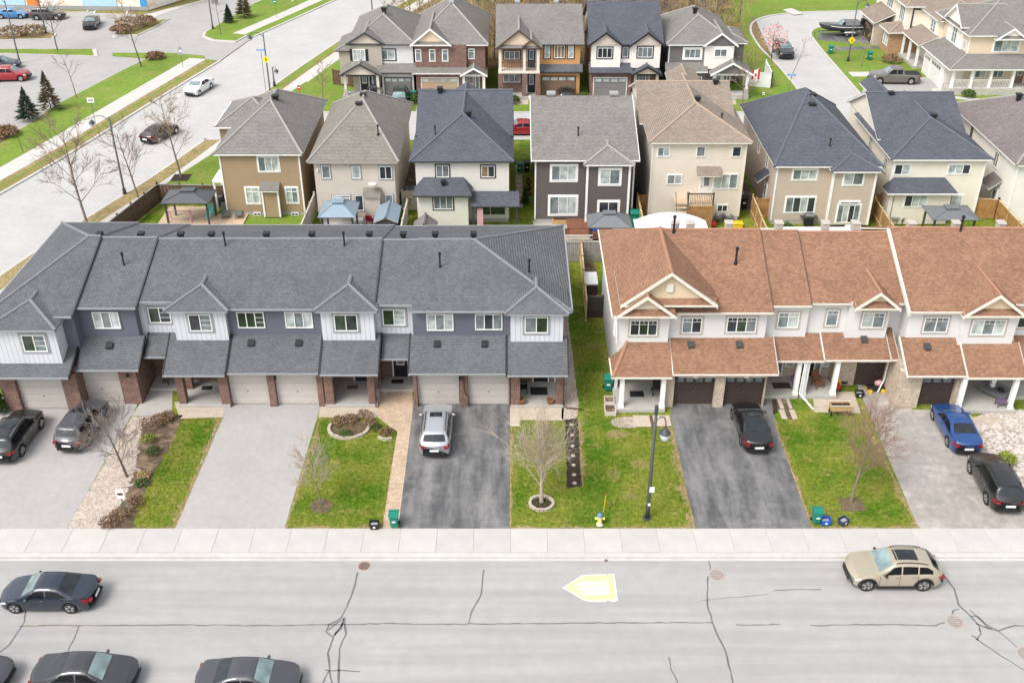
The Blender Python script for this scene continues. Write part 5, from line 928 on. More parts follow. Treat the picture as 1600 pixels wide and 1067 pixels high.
# ================================================================== VEHICLES
def interp(keys, x):
    if x <= keys[0][0]: return keys[0][1]
    for (a, va), (b, vb) in zip(keys, keys[1:]):
        if x <= b:
            t = (x - a) / (b - a) if b > a else 0; return va + (vb - va) * t
    return keys[-1][1]
KINDS = {  # length, width, wheel radius, wheelbase; top line and belt line as (share of length from the tail, height)
 'sedan': dict(L=4.65, W=1.80, r=.325, wb=2.70, fx=.03, top=[(0, .86), (.02, .98), (.13, 1.03), (.20, 1.07), (.345, 1.36), (.43, 1.42), (.54, 1.415), (.585, 1.385), (.735, .985), (.80, .93), (.95, .78), (1, .66)], belt=[(0, .84), (.04, .93), (.2, .95), (.7, .89), (.8, .86), (.95, .72), (1, .62)], roof=(.345, .585), rearglass=(.195, .345), wind=(.59, .735), side=(.23, .70), pill=(.475, ), nose=.6),
 'suv': dict(L=4.68, W=1.86, r=.365, wb=2.72, fx=.02, top=[(0, .98), (.02, 1.08), (.045, 1.2), (.10, 1.56), (.14, 1.63), (.4, 1.68), (.53, 1.66), (.575, 1.62), (.725, 1.12), (.80, 1.06), (.95, .95), (1, .78)], belt=[(0, .92), (.04, 1.05), (.2, 1.06), (.72, 1.0), (.8, .98), (.95, .86), (1, .74)], roof=(.12, .575), rearglass=(.035, .105), wind=(.58, .725), side=(.11, .69), pill=(.30, .49), nose=.72),
 'crossover': dict(L=4.70, W=1.90, r=.375, wb=2.81, fx=.02, top=[(0, .92), (.02, 1.04), (.05, 1.12), (.15, 1.46), (.22, 1.56), (.4, 1.62), (.51, 1.61), (.555, 1.57), (.715, 1.10), (.80, 1.05), (.95, .93), (1, .74)], belt=[(0, .90), (.05, 1.04), (.2, 1.05), (.72, .98), (.8, .97), (.95, .84), (1, .70)], roof=(.17, .555), rearglass=(.055, .15), wind=(.56, .715), side=(.14, .685), pill=(.30, .475), nose=.7),
 'pickup': dict(L=5.8, W=2.0, r=.40, wb=3.6, fx=.01, top=[(0, 1.08), (.01, 1.12), (.33, 1.14), (.345, 1.2), (.375, 1.80), (.42, 1.86), (.57, 1.86), (.60, 1.82), (.705, 1.27), (.76, 1.2), (.97, 1.12), (1, .95)], belt=[(0, 1.05), (.33, 1.1), (.7, 1.12), (.95, 1.02), (1, .9)], roof=(.375, .60), rearglass=(.343, .378), wind=(.603, .705), side=(.385, .675), pill=(.50, ), nose=.85),
}
def car(label, color, kind, loc, heading, name='car', group=None, sunroof=False, rails=False, detail=True, scale=1., cat='car', plate=True, cladding=False):
    K = KINDS[kind]; L, W, rw = K['L'], K['W'], K['r']; root = thing(name, label, cat, loc, heading, group)
    root.scale = (scale,) * 3
    wx = [(-K['wb'] / 2 + K['fx'] * L), (K['wb'] / 2 + K['fx'] * L)]; ra = rw + .055; clear = .21 if kind == 'sedan' else .26
    top = [((s - .5) * L, z) for s, z in K['top']]; belt = [((s - .5) * L, z) for s, z in K['belt']]; hz = max(z for _, z in top)
    rx0, rx1 = [(s - .5) * L for s in K['roof']]
    xs = sorted(set([round(-L / 2 + L * i / 44, 3) for i in range(45)] + [round(w + ra * math.cos(math.pi * k / 10), 3) for w in wx for k in range(11)] + [round(x, 3) for x, _ in top]))
    def sm(keys, x, d=.05): return (interp(keys, x - d) + 2 * interp(keys, x) + interp(keys, x + d)) / 4
    def half(x):
        s = abs(x) / (L / 2); return W / 2 * (1 - .045 * s ** 3 - .10 * max(0, s - .82) ** 2 / .0324 * .9)
    def prof(x):
        w = half(x); zt = sm(top, x); zb = min(sm(belt, x), zt - .015); g = max(0, min(1, (zt - zb - .06) / max(.1, hz - zb - .06)))
        bot = clear + .10 * max(0, abs(x) / (L / 2) - .85) / .15
        for c_ in wx:
            d = abs(x - c_)
            if d < ra: bot = max(bot, rw + math.sqrt(ra * ra - d * d))
        lo = min(bot, zb - .06); wr = w * (.93 - .21 * g)
        if kind == 'pickup' and x < rx0 - .2: wr = w * .93
        pts = [(w * .955, lo), (w * .995, lo + (zb - lo) * .18), (w * 1.0, lo + (zb - lo) * .5), (w * .99, lo + (zb - lo) * .8), (w * .955, zb), (w * .955 + (wr - w * .955) * (.85), zb + (zt - zb) * .80), (wr * .90, zb + (zt - zb) * .955), (wr * .55, zt), (0, zt + .012)]
        sg = 1 if x > 0 else -1; e = max(0, abs(x) / (L / 2) - .72) / .28
        return [Vector((x - sg * e * .20 * (y / w) ** 2, y, z)) for y, z in pts]
    PR = {x: prof(x) for x in xs}
    nb = 9
    def S(x, t):                                   # point on the skin
        p = prof(x); i = min(int(t), nb - 2); return p[i].lerp(p[i + 1], t - i)
    def pt(x, t, sgn, off):
        a = S(x, t); b = S(x + .02, t); c0 = S(x, min(t + .05, 8)) if t < 7.9 else None
        d1 = b - a; d2 = (c0 - a) if c0 else Vector((0, -1, 0)); nn = d1.cross(d2)
        if nn.length < 1e-9: nn = Vector((0, 0, 1))
        nn.normalize()
        if nn.y < 0 and t < 5.5 or (t >= 5.5 and nn.z < 0): nn = -nn
        a = a + nn * off; return (a.x, a.y * sgn, a.z)
    def patch(name, mat, xr, tr, sides, parent, off=.008, nx=8, nt=4, smooth=True, single=False):
        obs = []; m = MB()
        for sgn in sides:
            base = len(m.v)
            for i in range(nx + 1):
                for j in range(nt + 1):
                    t = tr[0] + (tr[1] - tr[0]) * j / nt; xa, xb = xr(t) if callable(xr) else xr
                    m.v.append(pt(xa + (xb - xa) * i / nx, t, sgn, off))
            for i in range(nx):
                for j in range(nt): m.f.append((base + i * (nt + 1) + j, base + i * (nt + 1) + j + 1, base + (i + 1) * (nt + 1) + j + 1, base + (i + 1) * (nt + 1) + j))
            if not single: obs.append(m.build(name, mat, parent, smooth)); m = MB()
        if single: obs.append(m.build(name, mat, parent, smooth))
        return obs
    # body skin, both halves
    m = MB()
    for sgn in (1, -1):
        base = len(m.v)
        for x in xs:
            for p in PR[x]: m.v.append((p.x, p.y * sgn, p.z))
        for i in range(len(xs) - 1):
            for j in range(nb - 1): m.f.append((base + i * nb + j, base + i * nb + j + 1, base + (i + 1) * nb + j + 1, base + (i + 1) * nb + j))
    o = None
    for xi in (0, len(xs) - 1):
        P_ = PR[xs[xi]]; m.add([(p.x, p.y, p.z) for p in P_] + [(p.x, -p.y, p.z) for p in P_[-2::-1]], [tuple(range(2 * nb - 1))])
    me = m.build('body', color, root, True, recalc=False); bm = bmesh.new(); bm.from_mesh(me.data); bmesh.ops.remove_doubles(bm, verts=bm.verts, dist=.0015); bmesh.ops.recalc_face_normals(bm, faces=bm.faces)
    for e in bm.edges:
        if len(e.link_faces) == 2 and e.calc_face_angle(0) > R(38): e.smooth = False
    bm.to_mesh(me.data); bm.free()
    MB().box(-L / 2 * .93, L / 2 * .92, -W / 2 + .24, W / 2 - .24, clear - .04, .72).build('underbody', 'plastic_black', root)
    # glass
    lx = lambda s: (s - .5) * L
    a, b = K['wind']; patch('windscreen', 'glass_screen', (lx(a) + .04, lx(b) - .03), (6.05, 8), (1, -1), root, .008, 8, 6, single=True)
    a, b = K['rearglass']; patch('rear_window', 'glass_car', (lx(a) + .03, lx(b) - .03), (6.2, 8), (1, -1), root, .008, 6, 6, single=True)
    if kind == 'suv': pass
    cuts = [K['side'][0]] + list(K['pill']) + [K['side'][1]]
    def clipx(x0, x1):
        def f(t):
            lo, hi = x0, x1
            need = .30 + .55 * (t - 4.15) / .8
            for _ in range(40):
                if (sm(top, lo) - sm(belt, lo)) < need * (hz - sm(belt, lo)): lo += .03
                if (sm(top, hi) - sm(belt, hi)) < need * (hz - sm(belt, hi)): hi -= .03
            return (min(lo, x1 - .05), max(hi, x0 + .05))
        return f
    for a, b in zip(cuts, cuts[1:]): patch('side_window', 'glass_side', clipx(lx(a) + .035, lx(b) - .035), (4.15, 4.95), (1, -1), root, .006, 8, 3)
    if sunroof: patch('sunroof', 'glass_car', (rx1 - 1.25, rx1 - .12) if sunroof == 2 else (rx1 - .65, rx1 - .15), (7.0, 8), (1, -1), root, .008, 4, 3, single=True)
    if kind != 'pickup' and detail:
        dr = [lx(.30), lx(.49), lx(.70)] if kind in ('suv', 'crossover') else [lx(.28), lx(.475), lx(.70)]
        for a in dr: patch('door_seam', 'plastic_black', (a - .011, a + .011), (.6, 4.0), (1, -1), root, .0075, 1, 6)
        for a, b in zip(dr, dr[1:]):
            for d in patch('door', color, (a + .012, b - .012), (.55, 4.0), (1, -1), root, .007, 8, 6):
                sgn = 1 if d.data.vertices[0].co.y > 0 else -1; c0 = pt(a + .16, 3.45, sgn, .012); MB().box(c0[0] - .09, c0[0] + .09, min(c0[1], c0[1] + sgn * .03), max(c0[1], c0[1] + sgn * .03), c0[2] - .015, c0[2] + .02).build('handle', 'chrome' if rails else color, d)
    if cladding:
        for w in wx:
            for sgn in (1, -1):
                mm = MB()
                for k in range(12):
                    for rr in (ra, ra + .07):
                        t0, t1 = math.pi * k / 12, math.pi * (k + 1) / 12
                    q = [(w + rr * math.cos(t), rw + rr * math.sin(t)) for rr, t in ((ra, t0), (ra + .08, t0), (ra + .08, t1), (ra, t1))]; y = sgn * (half(w) + .006)
                    mm.extr([(x, y, z) for x, z in q], (0, sgn * .015, 0))
                mm.build('arch_trim', 'plastic_black', root)
        for sgn in (1, -1): MB().box(wx[0] + ra, wx[1] - ra, min(sgn * half(0) * .95, sgn * (half(0) + .012)), max(sgn * half(0) * .95, sgn * (half(0) + .012)), clear - .02, clear + .12).build('sill_trim', 'plastic_black', root)
    # lights
    tl = (2.6, 3.9) if kind != 'pickup' else (1.8, 3.7)
    patch('tail_light', 'light_red', (-L / 2 + .005, -L / 2 + (.34 if kind == 'sedan' else .22)), tl, (1, -1), root, .012, 4, 3)
    patch('headlight', 'light_clear', (L / 2 - .42, L / 2 - .03), (2.9, 3.9), (1, -1), root, .010, 5, 3)
    zt = interp(top, -L / 2 + .02)
    for sgn in (1, -1):
        y0 = half(-L / 2) * .97 * sgn; y1 = y0 * .74; xx = -L / 2 + .20 * .72; MB().box(xx - .12, xx + .02, min(y0, y1), max(y0, y1), zt - .20, zt - .07).build('tail_light', 'light_red', root)
    MB().box(-L / 2 - .012, -L / 2 + .03, -.26, .26, .52 if kind == 'sedan' else .62, .64 if kind == 'sedan' else .74).build('number_plate', 'plastic_white', root) if plate else None
    MB().box(L / 2 - .02, L / 2 + .012, -half(L / 2) * .62, half(L / 2) * .62, .34, .52 if kind == 'sedan' else .66).build('grille', 'plastic_black', root)
    MB().box(-L / 2 - .02, -L / 2 + .1, -half(L / 2) * .75, half(L / 2) * .75, clear + .1, clear + .24).build('bumper_trim', 'plastic_black', root)
    # mirrors
    for sgn in (1, -1):
        xm = lx(K['wind'][1]) - .32; c0 = S(xm, 4); MB().blob((xm, sgn * (c0.y + .10), c0.z + .09), (.085, .115, .075), 8, 5, 0).build('mirror', color if not cladding else 'plastic_black', root, True)
    if rails:
        for sgn in (1, -1):
            q = [Vector(pt(x, 6.0, sgn, .05)) for x in (rx0 + .15, rx0 + .5, (rx0 + rx1) / 2, rx1 - .35, rx1 - .1)]; q[0].z -= .05; q[-1].z -= .05; MB().tube(q, .022, 5).build('roof_rail', 'chrome' if rails == 2 else 'plastic_black', root)
    if kind == 'pickup':
        MB().box(-L / 2 + .1, lx(.335), -W / 2 * .78, W / 2 * .78, 1.09, 1.155).build('bed_liner', 'plastic_black', root)
    # wheels
    tp = []
    for dy, rr in ((-.115, .80), (-.115, .93), (-.08, 1.0), (.08, 1.0), (.115, .93), (.118, .72)): tp.append((dy, rr * rw))
    for w in wx:
        for sgn in (1, -1):
            yc = sgn * (half(w) - .115); n_ = 20; m = MB(); base = 0
            for dy, rr in tp:
                for k in range(n_): t = 2 * math.pi * k / n_; m.v.append((w + rr * math.cos(t), yc + sgn * dy, rw + rr * math.sin(t)))
            for i in range(len(tp) - 1):
                for k in range(n_): m.f.append((i * n_ + k, i * n_ + (k + 1) % n_, (i + 1) * n_ + (k + 1) % n_, (i + 1) * n_ + k))
            wh = MB().tube([(w, yc - sgn * .1, rw), (w, yc + sgn * .085, rw)], rw * .72, 18).build('wheel', 'plastic_black', root); m.build('tyre', 'rubber', wh, True)
            m = MB()
            if detail:
                for k in range(5):
                    t = 2 * math.pi * (k + .25) / 5; d = Vector((math.cos(t), 0, math.sin(t))); q = Vector((-math.sin(t), 0, math.cos(t))); c0 = Vector((w, yc + sgn * .088, rw))
                    m.extr([c0 + q * .045, c0 - q * .045, c0 + d * rw * .70 - q * .07, c0 + d * rw * .70 + q * .07], (0, sgn * .02, 0))
                    m.tube([c0 + Vector((0, sgn * .0, 0)) + (Vector((math.cos(2 * math.pi * j / 20), 0, math.sin(2 * math.pi * j / 20)))) * rw * .69 for j in range(k * 4, k * 4 + 5)], .022, 4)
            else: m.tube([(w, yc + sgn * .085, rw), (w, yc + sgn * .1, rw)], rw * .62, 10)
            m.build('rim', 'chrome' if rails != 3 else 'steel_grey', wh)
    return root
for nm, c, me_ in (('paint_black', (.007, .007, .008), 0), ('paint_charcoal', (.050, .050, .060), .0), ('paint_silver', (.50, .51, .54), .5), ('paint_blue', (.008, .055, .20), .1), ('paint_navy', (.010, .018, .034), .0), ('paint_sand', (.38, .335, .25), .2), ('paint_graphite', (.030, .031, .036), .0), ('paint_pearl', (.78, .78, .78), 0), ('paint_red', (.33, .015, .022), .3), ('paint_azure', (.03, .18, .42), .3), ('paint_bronze', (.17, .15, .135), .4), ('paint_forest', (.02, .035, .032), .3)): car_paint(nm, c, me_)
def gpos(u, v, z=0): p = G(u, v, z); return (p.x, p.y, z)
UP_ = R(90)
def park(u_rear, v_rear, u_front, v_front, z=0):   # tail and nose seen on the ground -> centre and heading
    a, b = G(u_rear, v_rear, z), G(u_front, v_front, z); d = b - a; return ((a + b) / 2), math.atan2(d.y, d.x)
DZ = .008
# on the front drives
c0 = G(31, 691); car('black SUV with chrome roof rails on the pale driveway', 'paint_black', 'suv', (c0.x - .1, c0.y, DZ), R(88), 'parked_car', None, sunroof=2, rails=2)
c0 = G(133, 675); car('charcoal SUV parked under the bare tree by the gravel bed', 'paint_charcoal', 'suv', (c0.x, c0.y, DZ), R(86), 'parked_car', sunroof=1)
c0 = G(683, 682); car('silver SUV with a sunroof on the dark driveway', 'paint_silver', 'suv', (c0.x, c0.y, DZ), R(90), 'parked_car', sunroof=1, rails=1)
c0 = G(1172, 676); car('glossy black sedan on the dark driveway of the brown roofed row', 'paint_black', 'sedan', (c0.x + .0, c0.y, DZ), R(91), 'parked_car', sunroof=1)
c0 = G(1490, 678); car('blue sedan parked in front of the brown garage door', 'paint_blue', 'sedan', (c0.x, c0.y, DZ), R(89), 'parked_car')
c0 = G(1551, 764); car('black SUV parked behind the blue sedan', 'paint_black', 'suv', (c0.x, c0.y, DZ), R(88), 'parked_car', rails=1)
# on the road
c0 = G(1391, 903, RZ); car('sand coloured SUV with black cladding and glass roof driving along the road', 'paint_sand', 'crossover', (c0.x, c0.y, RZ), R(180), 'moving_car', sunroof=2, rails=1, cladding=True)
c0 = G(83, 938, RZ); car('dark navy sedan with red tail lights driving along the road', 'paint_navy', 'sedan', (c0.x, c0.y, RZ), R(180), 'moving_car')
c0 = G(138, 1066, RZ); car('graphite sedan with a roof antenna in the near lane', 'paint_graphite', 'sedan', (c0.x, c0.y, RZ), R(0), 'moving_car', sunroof=False, rails=0)
c0 = G(391, 1075, RZ); car('dark grey sedan in the near lane ahead of the graphite one', 'paint_charcoal', 'sedan', (c0.x, c0.y, RZ), R(0), 'moving_car')
c0 = G(-58, 1066, RZ); car('charcoal car in the near lane, only its nose in view', 'paint_charcoal', 'sedan', (c0.x, c0.y, RZ), R(0), 'moving_car')
# side street and lot
st = math.atan2(35.3, 8.6)
c0 = G(312, 143, RZ); car('white sedan driving down the side street', 'paint_pearl', 'sedan', (c0.x, c0.y, RZ), st + math.pi, 'moving_car', detail=False)
c0 = G(251, 215, RZ); car('black sedan driving up the side street past the bare tree', 'paint_black', 'sedan', (c0.x, c0.y, RZ), st - .15, 'moving_car', detail=False)
for u, v, col_, k, hd, lb in ((17, 125, 'paint_red', 'suv', 5, 'red SUV parked in the lot'), (2, 107, 'paint_navy', 'sedan', 5, 'navy sedan parked behind the red SUV in the lot'), (20, 28, 'paint_azure', 'sedan', 0, 'bright blue car parked near the shop'), (76, 30, 'paint_graphite', 'suv', 0, 'dark grey SUV parked near the shop'), (144, 42, 'paint_black', 'sedan', -80, 'black car driving through the parking lot')):
    c0 = G(u, v, RZ); car(lb, col_, k, (c0.x, c0.y, RZ - .01), R(hd), 'parked_car', detail=False)
for x, y, hd, col_, k, lb in ((-12.3, 111.9, -90, 'paint_forest', 'suv', 'dark green SUV in front of the grey garage door'), (-9.2, 112.3, 90, 'paint_red', 'suv', 'dark red SUV in front of the tan garage door'), (-6.6, 112.6, 90, 'paint_bronze', 'sedan', 'grey sedan beside the dark red SUV'), (6.0, 112.9, 90, 'paint_black', 'suv', 'black SUV with roof rails by the orange sided house')): car(lb, col_, k, (x, y, DZ), R(hd), 'parked_car', rails=1 if k == 'suv' else 0, detail=False)
c0 = G(815, 214); car('red sedan in the gap between the ivory and the dark brown houses', 'paint_red', 'sedan', (c0.x, c0.y + 1.3, DZ if c0.y < 100 else RZ + .006), R(180), 'parked_car', detail=False)
c0 = G(1398, 129); car('bronze grey pickup truck on the drive of the peach house', 'paint_bronze', 'pickup', (c0.x - .2, c0.y, DZ + .005), R(178), 'pickup_truck', cat='pickup truck', detail=False)
c0 = G(1226, 92, RZ); car('dark grey car parked on the crescent by the pink blossom tree', 'paint_graphite', 'suv', (c0.x + .1, c0.y + 1.5, RZ + .002), R(-88), 'parked_car', detail=False)
c0 = G(1590, 8); car('azure car beyond the half timbered house', 'paint_azure', 'sedan', (c0.x + 3, c0.y + 2, 0), R(20), 'parked_car', detail=False)
# ================================================================== TREES AND PLANTS
def bare_tree(name, label, loc, h, spread, r0, clear, seed, bark='bark_grey', twig='twig_brown', lean=(0, 0), dens=1., levels=4, cat='tree', group=None, upright=.5, build=True, twig_r=.011, ang0=(38, 62), n0=11):
    rng = random.Random(seed); t = thing(name, label, cat, loc, 0, group); trunk = MB(); tw = MB()
    def seg(p, d, ln, r_, lv):
        k = 3 if lv > 0 else 6; pts = [Vector(p)]; q = Vector(p); dd = Vector(d)
        for i in range(k):
            dd = (dd + Vector((rng.uniform(-1, 1), rng.uniform(-1, 1), rng.uniform(-.3, 1) * upright)) * (.10 if lv else .04)).normalized(); q = q + dd * ln / k; pts.append(q.copy())
        rad = [max(twig_r * .55, r_ * (1 - .75 * i / k)) for i in range(k + 1)]
        (trunk if lv == 0 else tw).tube(pts, rad, 8 if lv == 0 else (5 if lv == 1 else 3), caps=False)
        if lv >= levels: return
        nch = [int(n0 * dens), int(6 * dens), int(5 * dens), int(4 * dens)][min(lv, 3)]
        for c_ in range(nch):
            f = (clear / h + (1 - clear / h) * (c_ + rng.random()) / nch) if lv == 0 else rng.uniform(.25, 1)
            f = min(f, .98); i = min(int(f * k), k - 1); b = pts[i].lerp(pts[i + 1], f * k - i); axis = (pts[i + 1] - pts[i]).normalized()
            az = rng.uniform(0, 2 * math.pi) if lv else c_ * 2.4 + rng.uniform(-.4, .4); o1 = axis.orthogonal().normalized(); o2 = axis.cross(o1); ang = R(rng.uniform(*ang0) if lv == 0 else rng.uniform(24, 50))
            nd = axis * math.cos(ang) + (o1 * math.cos(az) + o2 * math.sin(az)) * math.sin(ang); nd.z += .18 * upright; nd.normalize()
            l2 = (spread * rng.uniform(.75, 1.15) * (1.1 - .55 * (f - clear / h)) if lv == 0 else ln * rng.uniform(.38, .62)); r2 = max(twig_r * (1.0 if lv > 1 else 1.3), r_ * (1 - .75 * f) * (.42 if lv == 0 else .55))
            seg(b, nd, l2, r2, lv + 1)
    seg((0, 0, -.05), (lean[0], lean[1], 1), h, r0, 0)
    trunk.build('trunk', bark, t, True, recalc=False); tw.build('branches', twig, t, False, recalc=False); return t
def gl(u, v, z=0): p = G(u, v, z); return (p.x, p.y, z)
bare_tree('bare_tree', 'small leaning bare tree growing out of the gravel planting bed', gl(199, 745), 3.3, 2.1, .075, .9, 11, 'bark_dark', 'bark_grey', (-.2, .1), 1.2, 3, twig_r=.011, ang0=(35, 78), n0=14)
bare_tree('bare_tree', 'thin grey sapling in a mulch circle beside the paver path', gl(502, 789), 3.6, 1.25, .045, 1.1, 12, 'bark_grey', 'bark_pale', (-.05, .02), 1.35, 3, twig_r=.008, n0=15)
bare_tree('bare_tree', 'pale fan shaped bare tree in a ring of edging stones', gl(846, 784), 3.3, 2.7, .13, .9, 13, 'bark_pale', 'bark_pale', (0, .05), 1.35, 3, upright=.5, twig_r=.010, ang0=(8, 48), n0=17)
bare_tree('bare_tree', 'reddish twiggy bare tree in a square of bark mulch', gl(1330, 784), 5.0, 1.9, .075, 1.3, 14, 'bark_grey', 'twig_red', (.12, .12), 1.5, 3, upright=.8, twig_r=.0075, ang0=(30, 62), n0=18)
bare_tree('bare_tree', 'wide bare street tree beside the end of the charcoal roofed row', gl(137, 352), 7.6, 3.0, .12, 1.8, 15, 'bark_grey', 'twig_brown', (-.12, .05), 1.4, 3, twig_r=.014)
bare_tree('bare_tree', 'slim bare street tree between the lamp post and the wooden fence', gl(216, 309), 6.0, 2.1, .09, 1.6, 16, 'bark_grey', 'twig_brown', (-.12, .05), 1.3, 3, twig_r=.012)
bare_tree('bare_tree', 'bare tree in a small mulch square at the brown house corner lawn', gl(283, 277), 7.0, 2.4, .10, 2.0, 17, 'bark_grey', 'twig_tan', (-.12, .05), 1.35, 3, twig_r=.013)
bare_tree('bare_tree', 'bare tree on the parking lot lawn where the beds meet', gl(221, 105), 6.6, 2.6, .09, 2.4, 18, 'bark_dark', 'twig_brown', (-.1, 0), .8, 3, twig_r=.020)
bare_tree('bare_tree', 'bare sapling at the lawn edge beside the parking bays', gl(120, 153), 4.6, 1.6, .06, 2.2, 19, 'bark_grey', 'twig_brown', (-.1, 0), .7, 2, twig_r=.018)
bare_tree('bare_tree', 'dark bare tree on the thin green parking island', gl(90, 79), 6.0, 2.4, .08, 2.0, 20, 'bark_dark', 'bark_dark', (-.08, 0), .9, 3, twig_r=.018)
bare_tree('bare_tree', 'tiny bare sapling on the parking lot lawn near the pavement', gl(37, 239), 3.0, .6, .04, 2.0, 21, 'bark_dark', 'twig_brown', (-.1, 0), .5, 2)
bare_tree('bare_tree', 'russet bare tree on the lawn of the greige far house', gl(505, 165), 4.6, 1.1, .06, 1.6, 22, 'bark_grey', 'twig_red', (0, 0), .8, 3, twig_r=.018)
bare_tree('bare_tree', 'bare tree by the corner porch of the far grey house', gl(1158, 172), 5.2, 1.5, .07, 1.6, 23, 'bark_grey', 'twig_brown', (0, 0), .9, 3, twig_r=.018)
bare_tree('bare_tree', 'leaning bare sapling at the crescent kerb', gl(1236, 122), 4.4, 1.6, .05, 1.6, 24, 'bark_grey', 'twig_tan', (.25, 0), .6, 2, twig_r=.015)
bare_tree('bare_tree', 'pale young tree on the park lawn behind the far grey house', gl(1160, 55), 4.4, 1.2, .06, 1.4, 25, 'bark_pale', 'twig_gold', (0, 0), .8, 3, twig_r=.018)
bare_tree('bare_tree', 'thin young tree on the lawn by the yellow sign', gl(1346, 105), 4.6, 1.2, .05, 1.6, 26, 'bark_grey', 'twig_gold', (0, 0), .7, 3, twig_r=.014)
bare_tree('bare_tree', 'slim bare tree on the far verge of the side street', gl(345, 55), 5, 1.0, .05, 2.4, 27, 'bark_dark', 'twig_tan', (0, 0), .6, 2, twig_r=.018)
# cherry in blossom
ch = bare_tree('cherry_tree', 'pink blossoming cherry tree beside the dark car on the crescent', (G(1212, 95).x - .4, G(1212, 95).y + .6, 0), 3.8, 1.7, .08, 1.0, 31, 'bark_dark', 'twig_red', (0, 0), .9, 2)
rng = random.Random(3); m = MB()
for i in range(420):
    a = rng.uniform(0, 6.28); r_ = 1.9 * math.sqrt(rng.random()); z = rng.uniform(1.4, 4.2); k = 1 - ((z - 2.8) / 1.7) ** 2; x, y = r_ * k * math.cos(a), r_ * k * math.sin(a); s = rng.uniform(.06, .13)
    d = Vector((rng.uniform(-1, 1), rng.uniform(-1, 1), rng.uniform(-1, 1))).normalized(); e = d.orthogonal().normalized(); m.add([Vector((x, y, z)) + d * s, Vector((x, y, z)) - d * s + e * s, Vector((x, y, z)) - d * s - e * s], [(0, 1, 2)])
m.build('blossom', 'blossom', ch, recalc=False)
def conifer(label, loc, h, r_, seed, mat='needle', dens=420):
    t = thing('conifer', label, 'tree', loc); rng = random.Random(seed); MB().tube([(0, 0, 0), (0, 0, h * .95)], [.07, .015], 6).build('trunk', 'bark_dark', t); m = MB()
    for i in range(dens):
        f = rng.random() ** .8; z = h * (.08 + .90 * f); rr = r_ * (1 - f) * rng.uniform(.75, 1.15) + .05; a = rng.uniform(0, 6.283); d = Vector((math.cos(a), math.sin(a), rng.uniform(-.35, .15))); b = Vector((0, 0, z)) + d * rr * rng.uniform(.1, .5); e = Vector((0, 0, z)) + d * rr
        w = Vector((-math.sin(a), math.cos(a), 0)) * rng.uniform(.07, .16) * (1.2 - f); u_ = Vector((0, 0, rng.uniform(.05, .12)))
        m.add([b + w, b - w, e + u_], [(0, 1, 2)]); m.add([b + u_, b - u_, e], [(0, 1, 2)])
    m.build('foliage', mat, t, recalc=False); return t
conifer('small dark green spruce at the edge of the parking lot lawn', gl(46, 187), 3.6, 1.5, 1); conifer('bronze tinged spruce at the edge of the parking lot lawn', gl(80, 172), 4.4, 1.6, 2, 'needle_bronze')
conifer('little spruce on the entrance island', gl(358, 36), 2.6, 1.0, 3); conifer('tall bronze green spruce on the entrance island', gl(382, 28), 4.6, 1.5, 4, 'needle_bronze')
conifer('narrow green cedar beside the red brick end wall', gl(2, 645), 2.6, .55, 5, 'leaf_green', 700)
conifer('small cedar in the side yard of the dark brown house', (1.15, 85.5, 0), 1.8, .45, 6, 'leaf_green', 300)
conifer('dark cedar by the far white house wall', (16.6, 114.2, 0), 2.2, .5, 7, 'needle', 300); conifer('dark spruce beyond the half timbered house', (G(1575, 12).x, G(1575, 12).y, 0), 5, 2.0, 8)
def shrub(name, label, loc, r_, h, mat, n_=160, seed=1, twigs=True, cat='shrub', group=None, leaf=.06):
    t = thing(name, label, cat, loc, 0, group); rng = random.Random(seed); m = MB(); s_ = MB()
    for i in range(14 if twigs else 5):
        a = rng.uniform(0, 6.28); q = rng.uniform(.3, 1); s_.tube([(0, 0, 0), (r_ * q * .5 * math.cos(a), r_ * q * .5 * math.sin(a), h * .6), (r_ * q * math.cos(a), r_ * q * math.sin(a), h * rng.uniform(.7, 1.1))], [.014, .011, .006], 3, False)
    for i in range(n_):
        a = rng.uniform(0, 6.28); ph = math.acos(rng.uniform(-.2, 1)); q = rng.uniform(.55, 1.02); p = Vector((r_ * q * math.sin(ph) * math.cos(a), r_ * q * math.sin(ph) * math.sin(a), h * .45 + h * .55 * q * math.cos(ph))); s = leaf * rng.uniform(.6, 1.4)
        d = Vector((rng.uniform(-1, 1), rng.uniform(-1, 1), rng.uniform(-1, 1))).normalized(); e = d.orthogonal().normalized(); m.add([p + d * s, p - d * s + e * s, p - d * s - e * s], [(0, 1, 2)])
    s_.build('stems', 'twig_brown', t, recalc=False); m.build('foliage', mat, t, recalc=False); return t
shrub('round_shrub', 'round yellow green shrub on the pale stone yard', gl(1571, 724), .55, .75, 'leaf_lime', 700, 1, False, leaf=.05)
